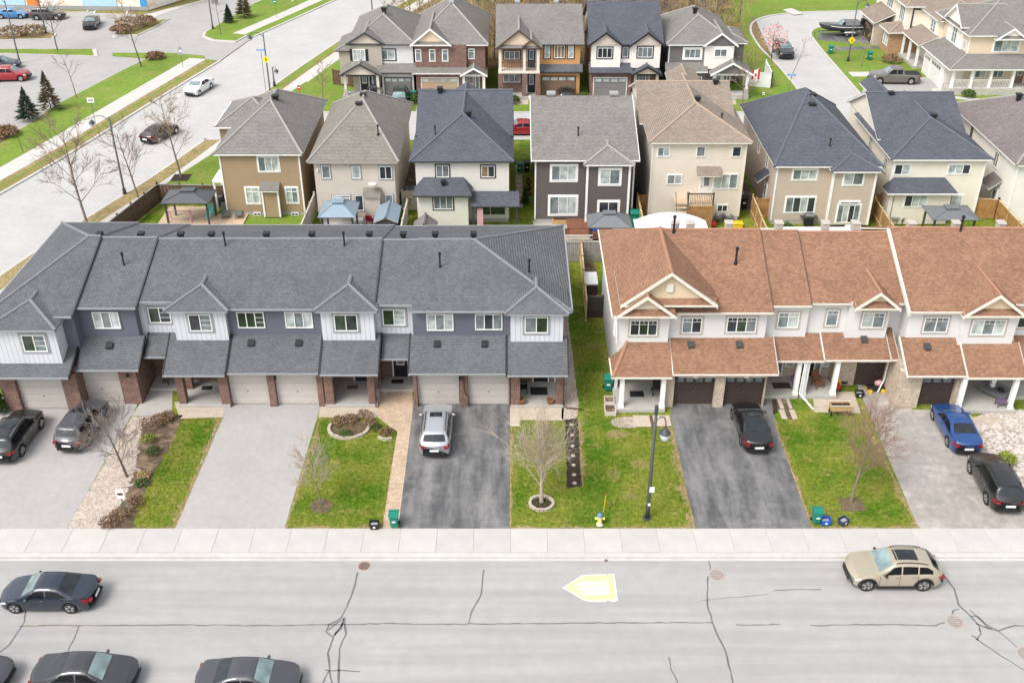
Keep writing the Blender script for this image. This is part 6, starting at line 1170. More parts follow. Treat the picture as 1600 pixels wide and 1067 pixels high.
for i, (u, v, r_, h, mt, lb) in enumerate(((236, 668, .7, .7, 'leaf_dead', 'brown dormant shrub at the head of the planting bed'), (252, 660, .6, .6, 'leaf_dead', 'rust brown shrub beside the concrete walk'), (232, 690, .5, .45, 'leaf_lime', 'yellow tipped plant in the planting bed'), (240, 708, .45, .4, 'leaf_green', 'low green plant in the planting bed'), (225, 745, .4, .35, 'twig_gold', 'straw coloured tufted plant in the planting bed'), (222, 758, .4, .4, 'leaf_green', 'dark green plant by the leaning tree'), (193, 808, .7, .5, 'leaf_dead', 'sprawling brown shrub at the pavement end of the bed'), (172, 818, .6, .45, 'leaf_dead', 'dry brown shrub spilling over the gravel'), (212, 786, .5, .4, 'leaf_dead', 'brown twiggy shrub below the leaning tree'),
                                         (262, 654, .5, .5, 'leaf_dead', 'dead looking shrub at the corner of the porch'), (530, 662, .5, .5, 'leaf_dead', 'brown shrub inside the stone ring'), (548, 658, .5, .45, 'leaf_dead', 'dark brown shrub inside the stone ring'), (540, 680, .4, .25, 'leaf_green', 'low green plant inside the stone ring'), (570, 652, .5, .5, 'twig_red', 'reddish shrub by the brick pillar'), (580, 664, .45, .35, 'leaf_dead', 'brown ground plant beside the paver path'), (604, 678, .5, .35, 'leaf_dead', 'dry grass clump at the bend of the paver path'), (588, 670, .35, .3, 'leaf_green', 'green clump near the bend of the paver path'))):
    shrub('garden_shrub', lb, gl(u, v, .012), r_, h, mt, 240, 40 + i, leaf=.045)
for i, (u, v, r_, h, mt, lb) in enumerate(((204, 45, 2.0, 1.6, 'twig_tan', 'tan dormant shrub on the planted island near the shop'), (225, 40, 1.8, 1.3, 'leaf_dead', 'brown dormant shrub on the planted island near the shop'), (190, 52, 1.5, 1.1, 'leaf_dead', 'rusty shrub at the tip of the planted island'), (20, 56, 2.0, 1.2, 'twig_tan', 'straw coloured shrub on the long planted island'), (50, 54, 2.0, 1.2, 'twig_tan', 'pale dormant shrub on the long planted island'), (243, 92, 1.2, .8, 'leaf_dead', 'low brown shrub in the parking lot lawn corner'), (8, 213, 1.4, 1.0, 'leaf_dead', 'brown shrub in the bed beside the parking lot'))): shrub('dormant_shrub', lb, gl(u, v), r_, h, mt, 420, 60 + i, leaf=.13)
for i, (x, y, lb) in enumerate(((-10.85, 112.6, 'green shrub between the greige and the brick far houses'), (-1.0, 112.4, 'clipped green hedge in front of the orange house balcony'), (.2, 112.4, 'clipped green hedge beside the orange house step'), (7.9, 113.3, 'green shrub between the orange and the white far houses'), (17.0, 113.4, 'reddish shrub between the white and the grey far houses'), (51.0, 122.0 - 7.6, 'green shrub below the wraparound porch'))): shrub('front_shrub', lb, (x, y, 0), .75, .9, 'leaf_green' if 'reddish' not in lb else 'twig_red', 260, 80 + i, False, leaf=.1)
shrub('front_shrub', 'brown green shrub on the lawn of the half timbered house', gl(1393, 98), 1.3, .9, 'leaf_dead', 300, 92, False, leaf=.12)
shrub('yard_shrub', 'dark evergreen shrub in the gap beside the blush house', (-9.1, 84.6, 0), .8, 1.6, 'needle', 500, 93, False, leaf=.1); shrub('yard_shrub', 'low green shrub along the wall of the tan house', (23.1, 80.2, 0), .5, .6, 'leaf_green', 260, 94, False)
# woodland behind the far street
protos = []
for i in range(5):
    tw = ('twig_gold', 'twig_tan', 'twig_gold', 'twig_tan', 'twig_brown')[i]
    protos.append(bare_tree('woodland_tree', 'bare golden brown woodland tree behind the far houses', (0, 0, 0), 6.5 + i * .7, 2.3, .12, .8, 100 + i, 'bark_grey', tw, (0, 0), .95, 3, group='bare woodland trees behind the far houses', upright=.8, twig_r=.028))
rng = random.Random(77); spots = []
for k in range(900):
    x, y = rng.uniform(-15.5, 31), rng.uniform(128.5, 166)
    if x < -15.0 + (y - 128) * .42 - 1: continue
    if x > 27 and y < 140: continue
    if all((x - a) ** 2 + (y - b) ** 2 > 2.0 ** 2 for a, b in spots): spots.append((x, y))
for i, (x, y) in enumerate(spots[:170]):
    o = protos[i] if i < 5 else copy_tree(protos[i % 5]); o.location = (x, y, 0); s = rng.uniform(.7, 1.15); o.scale = (s, s, s * rng.uniform(.8, 1.1)); o.rotation_euler.z = rng.uniform(0, 6.28)
m = MB(); rng = random.Random(9)
for i in range(9000):
    y = rng.uniform(126.8, 166); x = rng.uniform(-16 + (y - 128) * .42, 31.0); h = rng.uniform(.4, 1.8); a = rng.uniform(0, 6.28); w = .03; l = rng.uniform(-.5, .5)
    m.add([(x - w * math.cos(a), y - w * math.sin(a), 0), (x + w * math.cos(a), y + w * math.sin(a), 0), (x + l, y + rng.uniform(-.5, .5), h)], [(0, 1, 2)])
tag(m.build('undergrowth', 'twig_gold', recalc=False), 'dry golden undergrowth of brush on the woodland floor', 'undergrowth', kind='stuff')
# lawn blades on the front yards
def inside(p, poly):
    c_ = False; j = len(poly) - 1
    for i in range(len(poly)):
        if (poly[i].y > p[1]) != (poly[j].y > p[1]) and p[0] < (poly[j].x - poly[i].x) * (p[1] - poly[i].y) / (poly[j].y - poly[i].y) + poly[i].x: c_ = not c_
        j = i
    return c_
LAWNS = [px((280, 654), (348, 652), (272, 826), (207, 826), (222, 780), (244, 735), (276, 684)), px((499, 654), (560, 656), (600, 664), (620, 676), (600, 824), (447, 826)), px((798, 668), (812, 668), (812, 657), (883, 658), (886, 764), (908, 764), (903, 658), (912, 640), (890, 480), (935, 480), (955, 640), (990, 668), (1050, 667), (1086, 826), (798, 826)), px((1212, 660), (1250, 658), (1272, 646), (1346, 648), (1434, 826), (1270, 826))]
rng = random.Random(21); gm = MB(); sm_ = MB()
for k, poly in enumerate(LAWNS):
    x0, x1, y0, y1 = min(p.x for p in poly), max(p.x for p in poly), min(p.y for p in poly), max(p.y for p in poly)
    for i in range(int((x1 - x0) * (y1 - y0) * 300)):
        p = (rng.uniform(x0, x1), rng.uniform(y0, y1))
        if not inside(p, poly): continue
        dry = math.sin(p[0] * 1.3 + k) * math.cos(p[1] * 1.7) + rng.uniform(-.6, .6); edge = not all(inside((p[0] + a, p[1] + b), poly) for a, b in ((.35, 0), (-.35, 0), (0, .35), (0, -.35)))
        h = rng.uniform(.035, .10); a = rng.uniform(0, 6.28); w = rng.uniform(.010, .022); m = sm_ if (edge and rng.random() < .6) or dry > .85 else gm
        m.add([(p[0] - w * math.cos(a), p[1] - w * math.sin(a), .004), (p[0] + w * math.cos(a), p[1] + w * math.sin(a), .004), (p[0] + rng.uniform(-.05, .05), p[1] + rng.uniform(-.05, .05), h)], [(0, 1, 2)])
tag(gm.build('grass', 'grass_blade', recalc=False), 'short green grass of the front lawns', 'grass', kind='stuff'); tag(sm_.build('dry_grass', 'grass_straw', recalc=False), 'straw coloured dry grass along the lawn edges', 'grass', kind='stuff')
# rings and mulch round the trees
def disc(name, u, v, rx, ry, mat, z=.018, sq=False, seed=0):
    c0 = G(u, v); rng = random.Random(seed); n_ = 4 if sq else 18
    p = [(c0.x + rx * math.cos(2 * math.pi * (k + .5) / n_) * (1.3 if sq else rng.uniform(.92, 1.08)), c0.y + ry * math.sin(2 * math.pi * (k + .5) / n_) * (1.3 if sq else rng.uniform(.92, 1.08))) for k in range(n_)]
    return sheet(name, p if sq else wob(p, .03, .2), z, mat)
disc('mulch_circle', 502, 790, .62, .60, 'mulch_bark'); disc('mulch_circle', 846, 787, .55, .52, 'mulch'); disc('mulch_square', 1331, 788, .68, .62, 'mulch_bark', sq=True); disc('mulch_square', 283, 278, .9, .9, 'mulch', sq=True); disc('garden_bed', 545, 670, 1.15, 1.0, 'soil', .02)
def ring(name, label, u, v, rx, ry, n_, size, mat, a0=0, a1=6.283):
    c0 = G(u, v); t = thing(name, label, 'edging', (c0.x, c0.y, 0)); rng = random.Random(n_)
    for k in range(n_):
        a = a0 + (a1 - a0) * (k + .5) / n_; x, y = rx * math.cos(a), ry * math.sin(a); tx, ty = -rx * math.sin(a), ry * math.cos(a); L_ = math.hypot(tx, ty); tx, ty = tx / L_, ty / L_; s = size * rng.uniform(.85, 1.1); d = size * .55
        MB().prism([(x + tx * s / 2 + ty * d / 2, y + ty * s / 2 - tx * d / 2), (x + tx * s / 2 - ty * d / 2, y + ty * s / 2 + tx * d / 2), (x - tx * s / 2 - ty * d / 2, y - ty * s / 2 + tx * d / 2), (x - tx * s / 2 + ty * d / 2, y - ty * s / 2 - tx * d / 2)], 0, rng.uniform(.11, .16)).build('edging_stone', mat, t, bevel=.02)
ring('stone_ring', 'ring of tan edging stones round the pale fan shaped tree', 846, 787, .64, .60, 18, .21, 'stone_block'); ring('stone_border', 'oval border of pale stones round the brown garden bed', 545, 670, 1.2, 1.02, 24, .26, 'stone_block', -3.5, .4); ring('stone_border', 'small curve of pale stones by the paver path', 604, 682, .5, .35, 5, .2, 'stone_block', 3.6, 5.4)
ring('stone_ring', 'broken ring of pale stones round the leaning bare tree', 201, 748, .75, .8, 12, .22, 'stone_block', -1.8, 1.8)
# ================================================================== YARD AND STREET OBJECTS
def fence(label, pts, h, mat, post=None, sec=2.2, z0=0.0, cap=None, board=.15, lattice=False):
    P_ = [Vector((p[0], p[1], 0)) for p in pts]; t = thing('fence', label, 'fence', (P_[0].x, P_[0].y, 0), world_coords=True); post = post or mat
    for a, b in zip(P_, P_[1:]):
        d = b - a; n_ = max(1, round(d.length / sec)); dr = d.normalized(); nr = Vector((dr.y, -dr.x, 0))
        for i in range(n_):
            p, q = a + d * i / n_, a + d * (i + 1) / n_; m = MB(); k = max(2, int((q - p).length / board))
            for j in range(k):
                u0, u1 = p.lerp(q, j / k) + dr * .006, p.lerp(q, (j + 1) / k) - dr * .006; o = nr * (.012 if j % 2 else -.004)
                m.extr([u0 + o + Vector((0, 0, .04)), u1 + o + Vector((0, 0, .04)), u1 + o + nr * .022 + Vector((0, 0, .04)), u0 + o + nr * .022 + Vector((0, 0, .04))], (0, 0, h - .06))
            pn = m.build('board_panel', mat, t); pn['kind'] = 'stuff'
            MB().extr([p - nr * .05 + Vector((0, 0, h - .03)), q - nr * .05 + Vector((0, 0, h - .03)), q + nr * .07 + Vector((0, 0, h - .03)), p + nr * .07 + Vector((0, 0, h - .03))], (0, 0, .05)).build('top_rail', cap or post, t)
            MB().extr([p - nr * .06 + Vector((0, 0, .45)), q - nr * .06 + Vector((0, 0, .45)), q - nr * .01 + Vector((0, 0, .45)), p - nr * .01 + Vector((0, 0, .45))], (0, 0, .09)).build('rail', post, t)
        for i in range(n_ + 1):
            p = a + d * i / n_; MB().box(p.x - .055, p.x + .055, p.y - .055, p.y + .055, 0, h + .12).box(p.x - .075, p.x + .075, p.y - .075, p.y + .075, h + .12, h + .17).build('post', post, t)
    return t
fence('dark brown board fence round the patio along the side street', [G(160, 354, 1.8), G(245, 288, 1.8), G(352, 290, 1.8)], 1.8, 'fence_brown', cap='fence_grey')
fence('beige vinyl fence between the brown and the blush yards', [(-17.1, 72.5), (-17.0, 83.5)], 1.8, 'fence_vinyl'); fence('beige fence between the blush and the ivory yards', [(-9.0, 72), (-8.9, 82)], 1.8, 'fence_vinyl'); fence('short beige fence in the gap beside the ivory house', [(-9.5, 84.0), (-8.1, 84.0)], 1.8, 'fence_vinyl')
fence('grey board fence closing the lane between the two rows', [(3.5, 74.2), (10.5, 74.2)], 1.8, 'fence_grey', cap='fence_vinyl'); fence('pale new board fence running along the grassy lane', [(5.28, 64.9), (5.42, 74.1)], 1.7, 'fence_pale'); fence('dark weathered wooden gate beside the white end wall', [(5.45, 65.4), (6.5, 65.4)], 1.7, 'wood_dark', sec=1.2); fence('short pale fence behind the charcoal row corner', [(3.75, 68.5), (3.75, 73.0)], 1.6, 'fence_pale')
fence('amber board fence between the dark brown and the beige yards', [(10.6, 72), (10.75, 82.5)], 1.8, 'fence_amber', 'fence_pale'); fence('short amber fence beside the beige house corner', [(10.75, 83.2), (11.6, 83.2)], 1.8, 'fence_amber')
fence('amber board fence between the beige and the tan yards', [(20.3, 72), (20.6, 83)], 1.8, 'fence_amber', 'fence_pale'); fence('short amber fence against the tan house corner', [(20.8, 82.4), (21.9, 82.4)], 1.8, 'fence_amber')
fence('amber board fence between the tan and the cream yards', [(30.6, 71), (30.9, 82.5)], 1.8, 'fence_amber', 'fence_pale'); fence('short amber fence between the tan and the cream houses', [(30.3, 83.3), (31.7, 83.3)], 1.8, 'fence_amber')
fence('bright amber corner fence beside the off white house', [(39.6, 82.5), (41.3, 82.2), (41.1, 71)], 1.8, 'fence_amber', 'fence_pale'); fence('brown fence beside the greige far house', [(-20.6, 119), (-18.0, 118)], 1.7, 'fence_brown')
fence('white vinyl fence behind the far grey house', [(26.6, 118.6), (29.6, 117.6), (29.9, 122.5)], 1.7, 'plastic_white')
lt = thing('trellis', 'white lattice trellis on top of the grey fence', 'trellis', (5, 74.2, 1.9), world_coords=True)
for k in range(22): x = 3.75 + k * .1; MB().extr([(x, 74.18, 1.97), (x + .05, 74.18, 1.97), (x + .35, 74.18, 2.3), (x + .30, 74.18, 2.3)], (0, .03, 0)).build('slat', 'ivory_trim', lt)
MB().box(3.75, 6.3, 74.16, 74.23, 2.29, 2.34).build('rail', 'ivory_trim', lt); MB().box(3.75, 6.3, 74.16, 74.23, 1.955, 1.99).build('rail', 'ivory_trim', lt)
def gazebo(label, x0, x1, y0, y1, h, roofmat, postmat, rise=.75, cup=True, rz=0):
    xc, yc = (x0 + x1) / 2, (y0 + y1) / 2; t = thing('gazebo', label, 'gazebo', (xc, yc, 0), rz); a, b = (x1 - x0) / 2, (y1 - y0) / 2; k = .22
    P_ = [(-a, -b, h), (a, -b, h), (a, b, h), (-a, b, h)]; Q = [(-a * k, -b * k, h + rise), (a * k, -b * k, h + rise), (a * k, b * k, h + rise), (-a * k, b * k, h + rise)]
    for i in range(4): roof_solid(t, [[P_[i], P_[(i + 1) % 4], Q[(i + 1) % 4], Q[i]]], roofmat, .06, 'roof_panel', postmat)
    for i in range(4): MB().tube([Vector(P_[i]) + Vector((0, 0, .02)), Vector(Q[i]) + Vector((0, 0, .02))], .035, 4).build('hip_strip', roofmat, t)
    if cup:
        k2 = k * 1.35; s = [(-a * k2, -b * k2), (a * k2, -b * k2), (a * k2, b * k2), (-a * k2, b * k2)]; MB().prism(s, h + rise + .06, h + rise + .12).build('vent_cap', roofmat, t); MB().prism([(q[0] * .6, q[1] * .6) for q in s], h + rise - .1, h + rise + .08).build('vent_collar', postmat, t)
    for sx in (-1, 1):
        for sy in (-1, 1): MB().box(sx * (a - .3) - .07, sx * (a - .3) + .07, sy * (b - .3) - .07, sy * (b - .3) + .07, 0, h + .02).build('post', postmat, t)
    for sy in (-1, 1): MB().box(-a + .3, a - .3, sy * (b - .3) - .05, sy * (b - .3) + .05, h - .18, h - .03).build('beam', postmat, t)
    return t
def gz(label, u0, u1, v0, v1, h, *a, **k):
    p, q = G(u0, v1, h), G(u1, v0, h); return gazebo(label, p.x, G(u1, v1, h).x, p.y, q.y, h, *a, **k)
gz('dark grey hardtop gazebo on the tan deck beside the brown fence', 250, 326, 297, 318, 2.35, 'metal_roof_dark', 'steel_dark', .55)
gz('blue grey hardtop gazebo behind the blush house', 496, 555, 316, 340, 2.3, 'metal_roof_blue', 'steel_dark', .7)
gz('light grey hardtop gazebo behind the dark brown house', 919, 988, 336, 356, 2.3, 'metal_roof_grey', 'steel_dark', .7)
gz('dark hardtop gazebo beside the bright amber corner fence', 1458, 1532, 322, 344, 2.35, 'metal_roof_grey', 'steel_dark', .45)
# lean-to canopy on the ivory house
t = thing('patio_canopy', 'dark lean-to patio canopy on the ivory house', 'canopy', (-2, 80.5, 0), world_coords=True)
roof_solid(t, [[(-3.4, 79.6, 2.35), (.6, 79.6, 2.35), (.6, 81.6, 2.85), (-3.4, 81.6, 2.85)]], 'shingle_slate', .1, 'roof_panel', 'dark_trim')
for x in (-3.2, .4): MB().box(x - .07, x + .07, 79.75, 79.9, 0, 2.35).build('post', 'dark_trim', t)
MB().box(-2.9, -2.4, 79.8, 79.86, .0, 2.1).build('curtain', 'vinyl_pink', t)
# deck and patio things of the brown house
dk_ = thing('deck', 'low tan timber deck in the yard of the brown house', 'deck', (-27, 81, 0), world_coords=True); p = [G(244, 353), G(318, 322), G(352, 306), G(392, 322), G(386, 353)]
x0, x1 = G(248, 350).x, G(384, 345).x; y0, y1 = 79.6, 84.6; nb = 26
for i in range(nb): y = y0 + (y1 - y0) * i / nb; MB().box(x0, x1 - (0 if y < 82.9 else 3.2), y, y + (y1 - y0) / nb - .012, .06, .12 + .004 * (i % 2)).build('plank', 'wood_deck', dk_)
sheet('rear_lawn', [(-24.0, 79.4), (-17.3, 79.4), (-17.3, 83), (-24.0, 83)], .009, 'lawn_far')
def lounger(label, u, v):
    c0 = G(u, v, .12); t = thing('sun_lounger', label, 'lounger', (c0.x, c0.y, .12), R(14)); MB().box(-.32, .32, -.9, .25, .28, .36).build('seat', 'fabric_olive', t, bevel=.03)
    MB().extr([(-.32, .25, .30), (.32, .25, .30), (.32, .25, .38), (-.32, .25, .38)], (0, .62, .45)).build('backrest', 'fabric_olive', t)
    for x in (-.27, .27):
        for y in (-.8, .2): MB().box(x - .025, x + .025, y - .025, y + .025, 0, .29).build('leg', 'steel_dark', t)
lounger('olive sun lounger on the deck beside its twin, next to the teal slide', 353, 336); lounger('olive sun lounger on the deck nearest the brown house wall', 373, 336)
c0 = G(330, 338, .12); t = thing('toy_slide', 'small teal plastic toy slide on the tan deck', 'slide', (c0.x, c0.y, .12), R(-15))
MB().extr([(-.22, .5, .75), (.22, .5, .75), (.22, .3, .74), (.22, -.6, .08), (-.22, -.6, .08), (-.22, .3, .74)], (0, 0, .05)).build('chute', 'plastic_teal', t); MB().box(-.24, .24, .48, .58, 0, .95).build('ladder', 'plastic_teal', t)
for x in (-.24, .2): MB().extr([(x, .5, .78), (x, .3, .92), (x, -.6, .22), (x, -.6, .1)], (.04, 0, 0)).build('side', 'plastic_teal', t)
c0 = G(282, 348, .12); t = thing('hockey_net', 'pink framed street hockey net on the tan deck', 'net', (c0.x, c0.y, .12)); m = MB()
for a, b in (((-.9, 0, 0), (-.9, 0, 1.1)), ((.9, 0, 0), (.9, 0, 1.1)), ((-.9, 0, 1.1), (.9, 0, 1.1)), ((-.9, 0, 0), (-.9, .7, 0)), ((.9, 0, 0), (.9, .7, 0)), ((-.9, .7, 0), (.9, .7, 0)), ((-.9, .7, 0), (-.9, .15, 1.1)), ((.9, .7, 0), (.9, .15, 1.1))): m.tube([a, b], .035, 6)
m.build('frame', 'vinyl_pink', t); m = MB()
for k in range(14): x = -.87 + k * 1.74 / 13; m.tube([(x, .08, 1.08), (x, .68, .03)], .008, 3)
for k in range(9): f_ = k / 8; m.tube([(-.87, .08 + .6 * f_, 1.08 - 1.05 * f_), (.87, .08 + .6 * f_, 1.08 - 1.05 * f_)], .008, 3)
m.build('netting', 'plastic_grey', t)
def barbecue(label, loc, rz=0):
    t = thing('barbecue', label, 'barbecue', loc, rz); MB().box(-.35, .35, -.25, .25, .1, .8).build('cabinet', 'plastic_black', t, bevel=.02); MB().box(-.7, .7, -.24, .24, .8, .86).build('shelf', 'steel_dark', t); MB().extr([(-.36, -.26, .86), (-.36, .26, .86), (-.36, .26, 1.05), (-.36, .12, 1.18), (-.36, -.12, 1.15), (-.36, -.26, 1.0)], (.72, 0, 0)).build('lid', 'steel_grey' if 'steel' in label else 'plastic_black', t); MB().tube([(-.28, -.3, .98), (.28, -.3, .98)], .02, 6).build('handle', 'chrome', t)
    for x in (-.3, .3): MB().tube([(x - .03, -.2, .07), (x + .03, -.2, .07)], .07, 8).build('wheel', 'rubber', t)
c0 = G(345, 322, .12); barbecue('black barbecue on the deck against the brown fence', (c0.x, c0.y, .12)); barbecue('black barbecue in the porch of the greige far house', (-15.3, 113.7, .5))
def pot(label, loc, r_=.22, mat='terracotta', plant=None):
    t = thing('plant_pot', label, 'plant pot', loc); MB().lathe((0, 0), [(r_ * .65, 0), (r_, .3), (r_ * 1.08, .32), (r_ * 1.08, .36), (r_ * .9, .36), (r_ * .85, .3)], 16).build('pot', mat, t, True); MB().lathe((0, 0), [(r_ * .85, .29), (r_ * .84, .31)], 12).build('soil', 'soil', t)
    if plant:
        m = MB(); rg = random.Random(2)
        for i in range(60): a = rg.uniform(0, 6.28); m.add([(0, 0, .3), (.03, .03, .3), (r_ * 1.3 * math.cos(a) * rg.random(), r_ * 1.3 * math.sin(a) * rg.random(), .3 + rg.uniform(.1, .4))], [(0, 1, 2)])
        m.build('plant', plant, t, recalc=False)
for u, v, lb in ((815, 632, 'terracotta plant pot on the porch beside the garage pier'), (860, 632, 'terracotta plant pot on the porch beside the corner pier')): c0 = G(u, v, .22); pot(lb, (c0.x, c0.y + .1, .22), .24, 'terracotta')
def mat_(label, u0, v0, u1, v1, z, mat='fabric_black'):
    a, b = G(u0, v1, z), G(u1, v0, z); o = MB().box(-(b.x - a.x) / 2, (b.x - a.x) / 2, -(b.y - a.y) / 2, (b.y - a.y) / 2, 0, .02).build('door_mat', mat, bevel=.005); o.location = ((a.x + b.x) / 2, (a.y + b.y) / 2, z + .002); tag(o, label, 'mat')
mat_('large black mat on the porch between two plant pots', 829, 605, 855, 617, .22); mat_('black door mat at the recessed entrance by the paver path', 611, 593, 631, 599, .2); mat_('black door mat on the porch beside the pale driveway', 314, 603, 333, 609, .22); mat_('brown door mat on the porch behind the stone ring', 542, 602, 560, 608, .22, 'mulch_bark')
mat_('dark mat on the white columned end porch', 985, 611, 1005, 620, .28); mat_('patterned dark mat beside the purple chair', 1209, 598, 1233, 607, .25, 'wood_dark'); mat_('grey door mat at the concrete walk entrance', 252, 592, 266, 598, .2, 'fabric_grey')
def bin_(label, loc, mat='plastic_green', rz=0, s=1.):
    t = thing('wheelie_bin', label, 'bin', loc, rz); t.scale = (s, s, s)
    m = MB(); lo = [(-.2, -.22), (.2, -.22), (.2, .22), (-.2, .22)]; hi = [(-.26, -.3), (.26, -.3), (.26, .3), (-.26, .3)]; m.add([(*p, .06) for p in lo] + [(*p, .92) for p in hi], [(0, 3, 2, 1), (4, 5, 6, 7), (0, 1, 5, 4), (1, 2, 6, 5), (2, 3, 7, 6), (3, 0, 4, 7)]); m.build('body', mat, t, bevel=.03)
    MB().extr([(-.29, -.34, .92), (-.29, .36, .92), (-.29, .36, .98), (-.29, .05, 1.04), (-.29, -.34, .97)], (.58, 0, 0)).build('lid', mat, t, bevel=.02)
    for x in (-.24, .24): MB().tube([(x - .04, .24, .1), (x + .04, .24, .1)], .1, 10).build('wheel', 'rubber', t)
    MB().tube([(-.24, .38, .88), (.24, .38, .88)], .022, 6).build('handle', mat, t); MB().box(-.1, .1, -.29, -.26, .5, .6).build('sticker', 'plastic_white', t)
def gb(label, u, v, **k): c0 = G(u, v); bin_(label, (c0.x, c0.y + .2, .012), **k)
gb('green wheelie bin at the pavement end of the paver path', 616, 826, s=.92); gb('green wheelie bin beside the blue recycling box', 1276, 820, s=.9); gb('green wheelie bin against the white end wall', 950, 612, s=1.05)
bin_('dark green bin on the lawn of the half timbered house', gl(1358, 94)); bin_('dark green bin at the crescent kerb', gl(1297, 84)); bin_('teal bin in the narrow gap beside the dark brown house', (10.3, 80.8, 0), s=1.4); bin_('green bin by the tan garage of the brick far house', (-10.9, 113.6, 0))
def box_(label, u, v, mat, rz=0, tilt=0):
    c0 = G(u, v); t = thing('recycling_box', label, 'box', (c0.x, c0.y + .15, .012), rz); m = MB(); lo = [(-.2, -.15), (.2, -.15), (.2, .15), (-.2, .15)]; hi = [(-.26, -.2), (.26, -.2), (.26, .2), (-.26, .2)]
    m.add([(*p, 0) for p in lo] + [(*p, .38) for p in hi], [(0, 3, 2, 1), (0, 1, 5, 4), (1, 2, 6, 5), (2, 3, 7, 6), (3, 0, 4, 7)]); m.add([(p[0] * .94, p[1] * .94, .06) for p in lo] + [(p[0] * .94, p[1] * .94, .378) for p in hi], [(0, 1, 2, 3), (0, 4, 5, 1), (1, 5, 6, 2), (2, 6, 7, 3), (3, 7, 4, 0)]); m.build('tub', mat, t, recalc=False)
    MB().box(-.28, .28, -.22, -.18, .35, .40).build('rim', mat, t); MB().box(-.28, .28, .18, .22, .35, .40).build('rim', mat, t); MB().box(-.06, .06, -.20, -.17, .15, .25).build('mark', 'plastic_white', t); MB().box(-.22, .2, -.15, .15, .12, .3).build('contents', 'plastic_grey', t, bevel=.04)
box_('black recycling box beside the green bin on the pavement edge', 585, 828, 'plastic_black'); box_('blue recycling box beside the green bin on the lawn corner', 1290, 822, 'plastic_blue'); box_('navy recycling box alone on the lawn corner', 1318, 822, 'plastic_navy', R(35))
# lamps, signs, hydrant
def lamp_post(label, loc, h, arm, name='street_lamp', r_=.085, sign=None, lantern=True, az=0.):
    t = thing(name, label, 'street lamp', loc, az); MB().lathe((0, 0), [(r_ * 1.9, 0), (r_ * 1.8, .5), (r_ * 1.1, .58), (r_ * .75, h)], 12).build('pole', 'steel_dark', t, True)
    MB().lathe((0, 0), [(r_ * 2.4, 0), (r_ * 2.4, .05)], 12).build('base_plate', 'steel_dark', t)
    q = [(0, 0, h - .35), (arm * .4, 0, h + .12), (arm * .8, 0, h + .1), (arm, 0, h - .15)]; MB().tube(q, [.035, .03, .03, .03], 6).build('arm', 'steel_dark', t)
    if lantern:
        MB().lathe((arm, 0), [(.05, h - .2), (.16, h - .3), (.26, h - .48), (.27, h - .52)], 12).build('lamp_hood', 'steel_dark', t); MB().lathe((arm, 0), [(.24, h - .53), (.20, h - .72), (.1, h - .78)], 12).build('lamp_glass', 'lamp_glass', t, True)
    else: MB().box(arm - .05 if arm > 0 else arm - .55, arm + .55 if arm > 0 else arm + .05, -.14, .14, h - .22, h - .1).build('lamp_head', 'steel_dark', t, bevel=.03)
    if sign:
        m = MB()
        for z, s, mt in sign: MB().extr([(0, -.12, z - s), (s, -.12, z), (0, -.12, z + s), (-s, -.12, z)], (0, -.02, 0)).build('warning_sign', mt, t); MB().box(-.05, .05, -.155, -.141, z - s * .4, z + s * .35).build('sign_symbol', 'black_trim', t)
    return t
t = thing('street_lamp', 'dark grey lantern street lamp standing on the front lawn', 'street lamp', gl(1011, 809))
MB().lathe((0, 0), [(.125, 0), (.125, .9), (.10, 1.0), (.075, 7.3)], 12).build('pole', 'steel_dark', t, True); MB().lathe((0, 0), [(.24, 0), (.24, .05)], 12).build('base_plate', 'steel_dark', t); MB().box(-.09, .09, -.09, .09, 6.9, 7.45).build('photocell_box', 'steel_dark', t, bevel=.02)
MB().tube([(0, 0, 6.0), (.05, 0, 6.5), (.25, 0, 6.75), (.45, 0, 6.7), (.55, 0, 6.35), (.55, 0, 6.05)], .035, 6).build('arm', 'steel_dark', t)
MB().lathe((.55, 0), [(.06, 6.1), (.10, 6.0), (.28, 5.75), (.30, 5.70)], 12).build('lamp_hood', 'steel_dark', t); MB().lathe((.55, 0), [(.28, 5.69), (.22, 5.35), (.10, 5.22)], 12).build('lamp_glass', 'lamp_glass', t, True)
MB().box(-.02, .24, -.14, -.12, 1.9, 2.25).build('notice', 'plastic_white', t); MB().box(-.04, .1, -.13, -.08, .95, 1.1).build('tag_plate', 'plastic_white', t); 
lamp_post('tall black street lamp on the dry boulevard by the brown fence', gl(195, 303), 7.2, -1.5, az=R(10)); lamp_post('black street lamp with yellow warning and blue street signs', gl(423, 151), 7.0, -1.5, sign=[(4.2, .42, 'sign_yellow')])
lamp_post('black street lamp on the far verge of the side street', gl(583, 38), 7.2, 1.3); lamp_post('parking lot lamp pole beside the red SUV', gl(31, 99, RZ), 7.5, -.8, lantern=False); lamp_post('parking lot lamp pole on the long planted island', gl(72, 53, RZ), 7.5, .8, lantern=False); lamp_post('parking lot lamp pole by the entrance island', gl(333, 47, RZ), 7.5, .8, lantern=False)
lamp_post('black street lamp with yellow warning sign on the crescent', gl(1325, 96), 7.2, 1.2, sign=[(2.6, .45, 'sign_yellow')]); lamp_post('short black lantern by the corner of the side street', gl(429, 135), 2.2, .4)
def sign(label, loc, h, plates, mat='steel_grey', name='street_sign', rz=0):
    t = thing(name, label, 'sign', loc, rz); MB().tube([(0, 0, 0), (0, 0, h)], .03, 6).build('post', mat, t)
    for z, w, hh, mt in plates: MB().box(-w / 2, w / 2, -.055, -.032, z - hh / 2, z + hh / 2).build('plate', mt, t); MB().box(-w * .36, w * .36, -.060, -.056, z - hh * .12, z + hh * .12).build('marking', 'plastic_white' if mt != 'plastic_white' else 'black_trim', t)
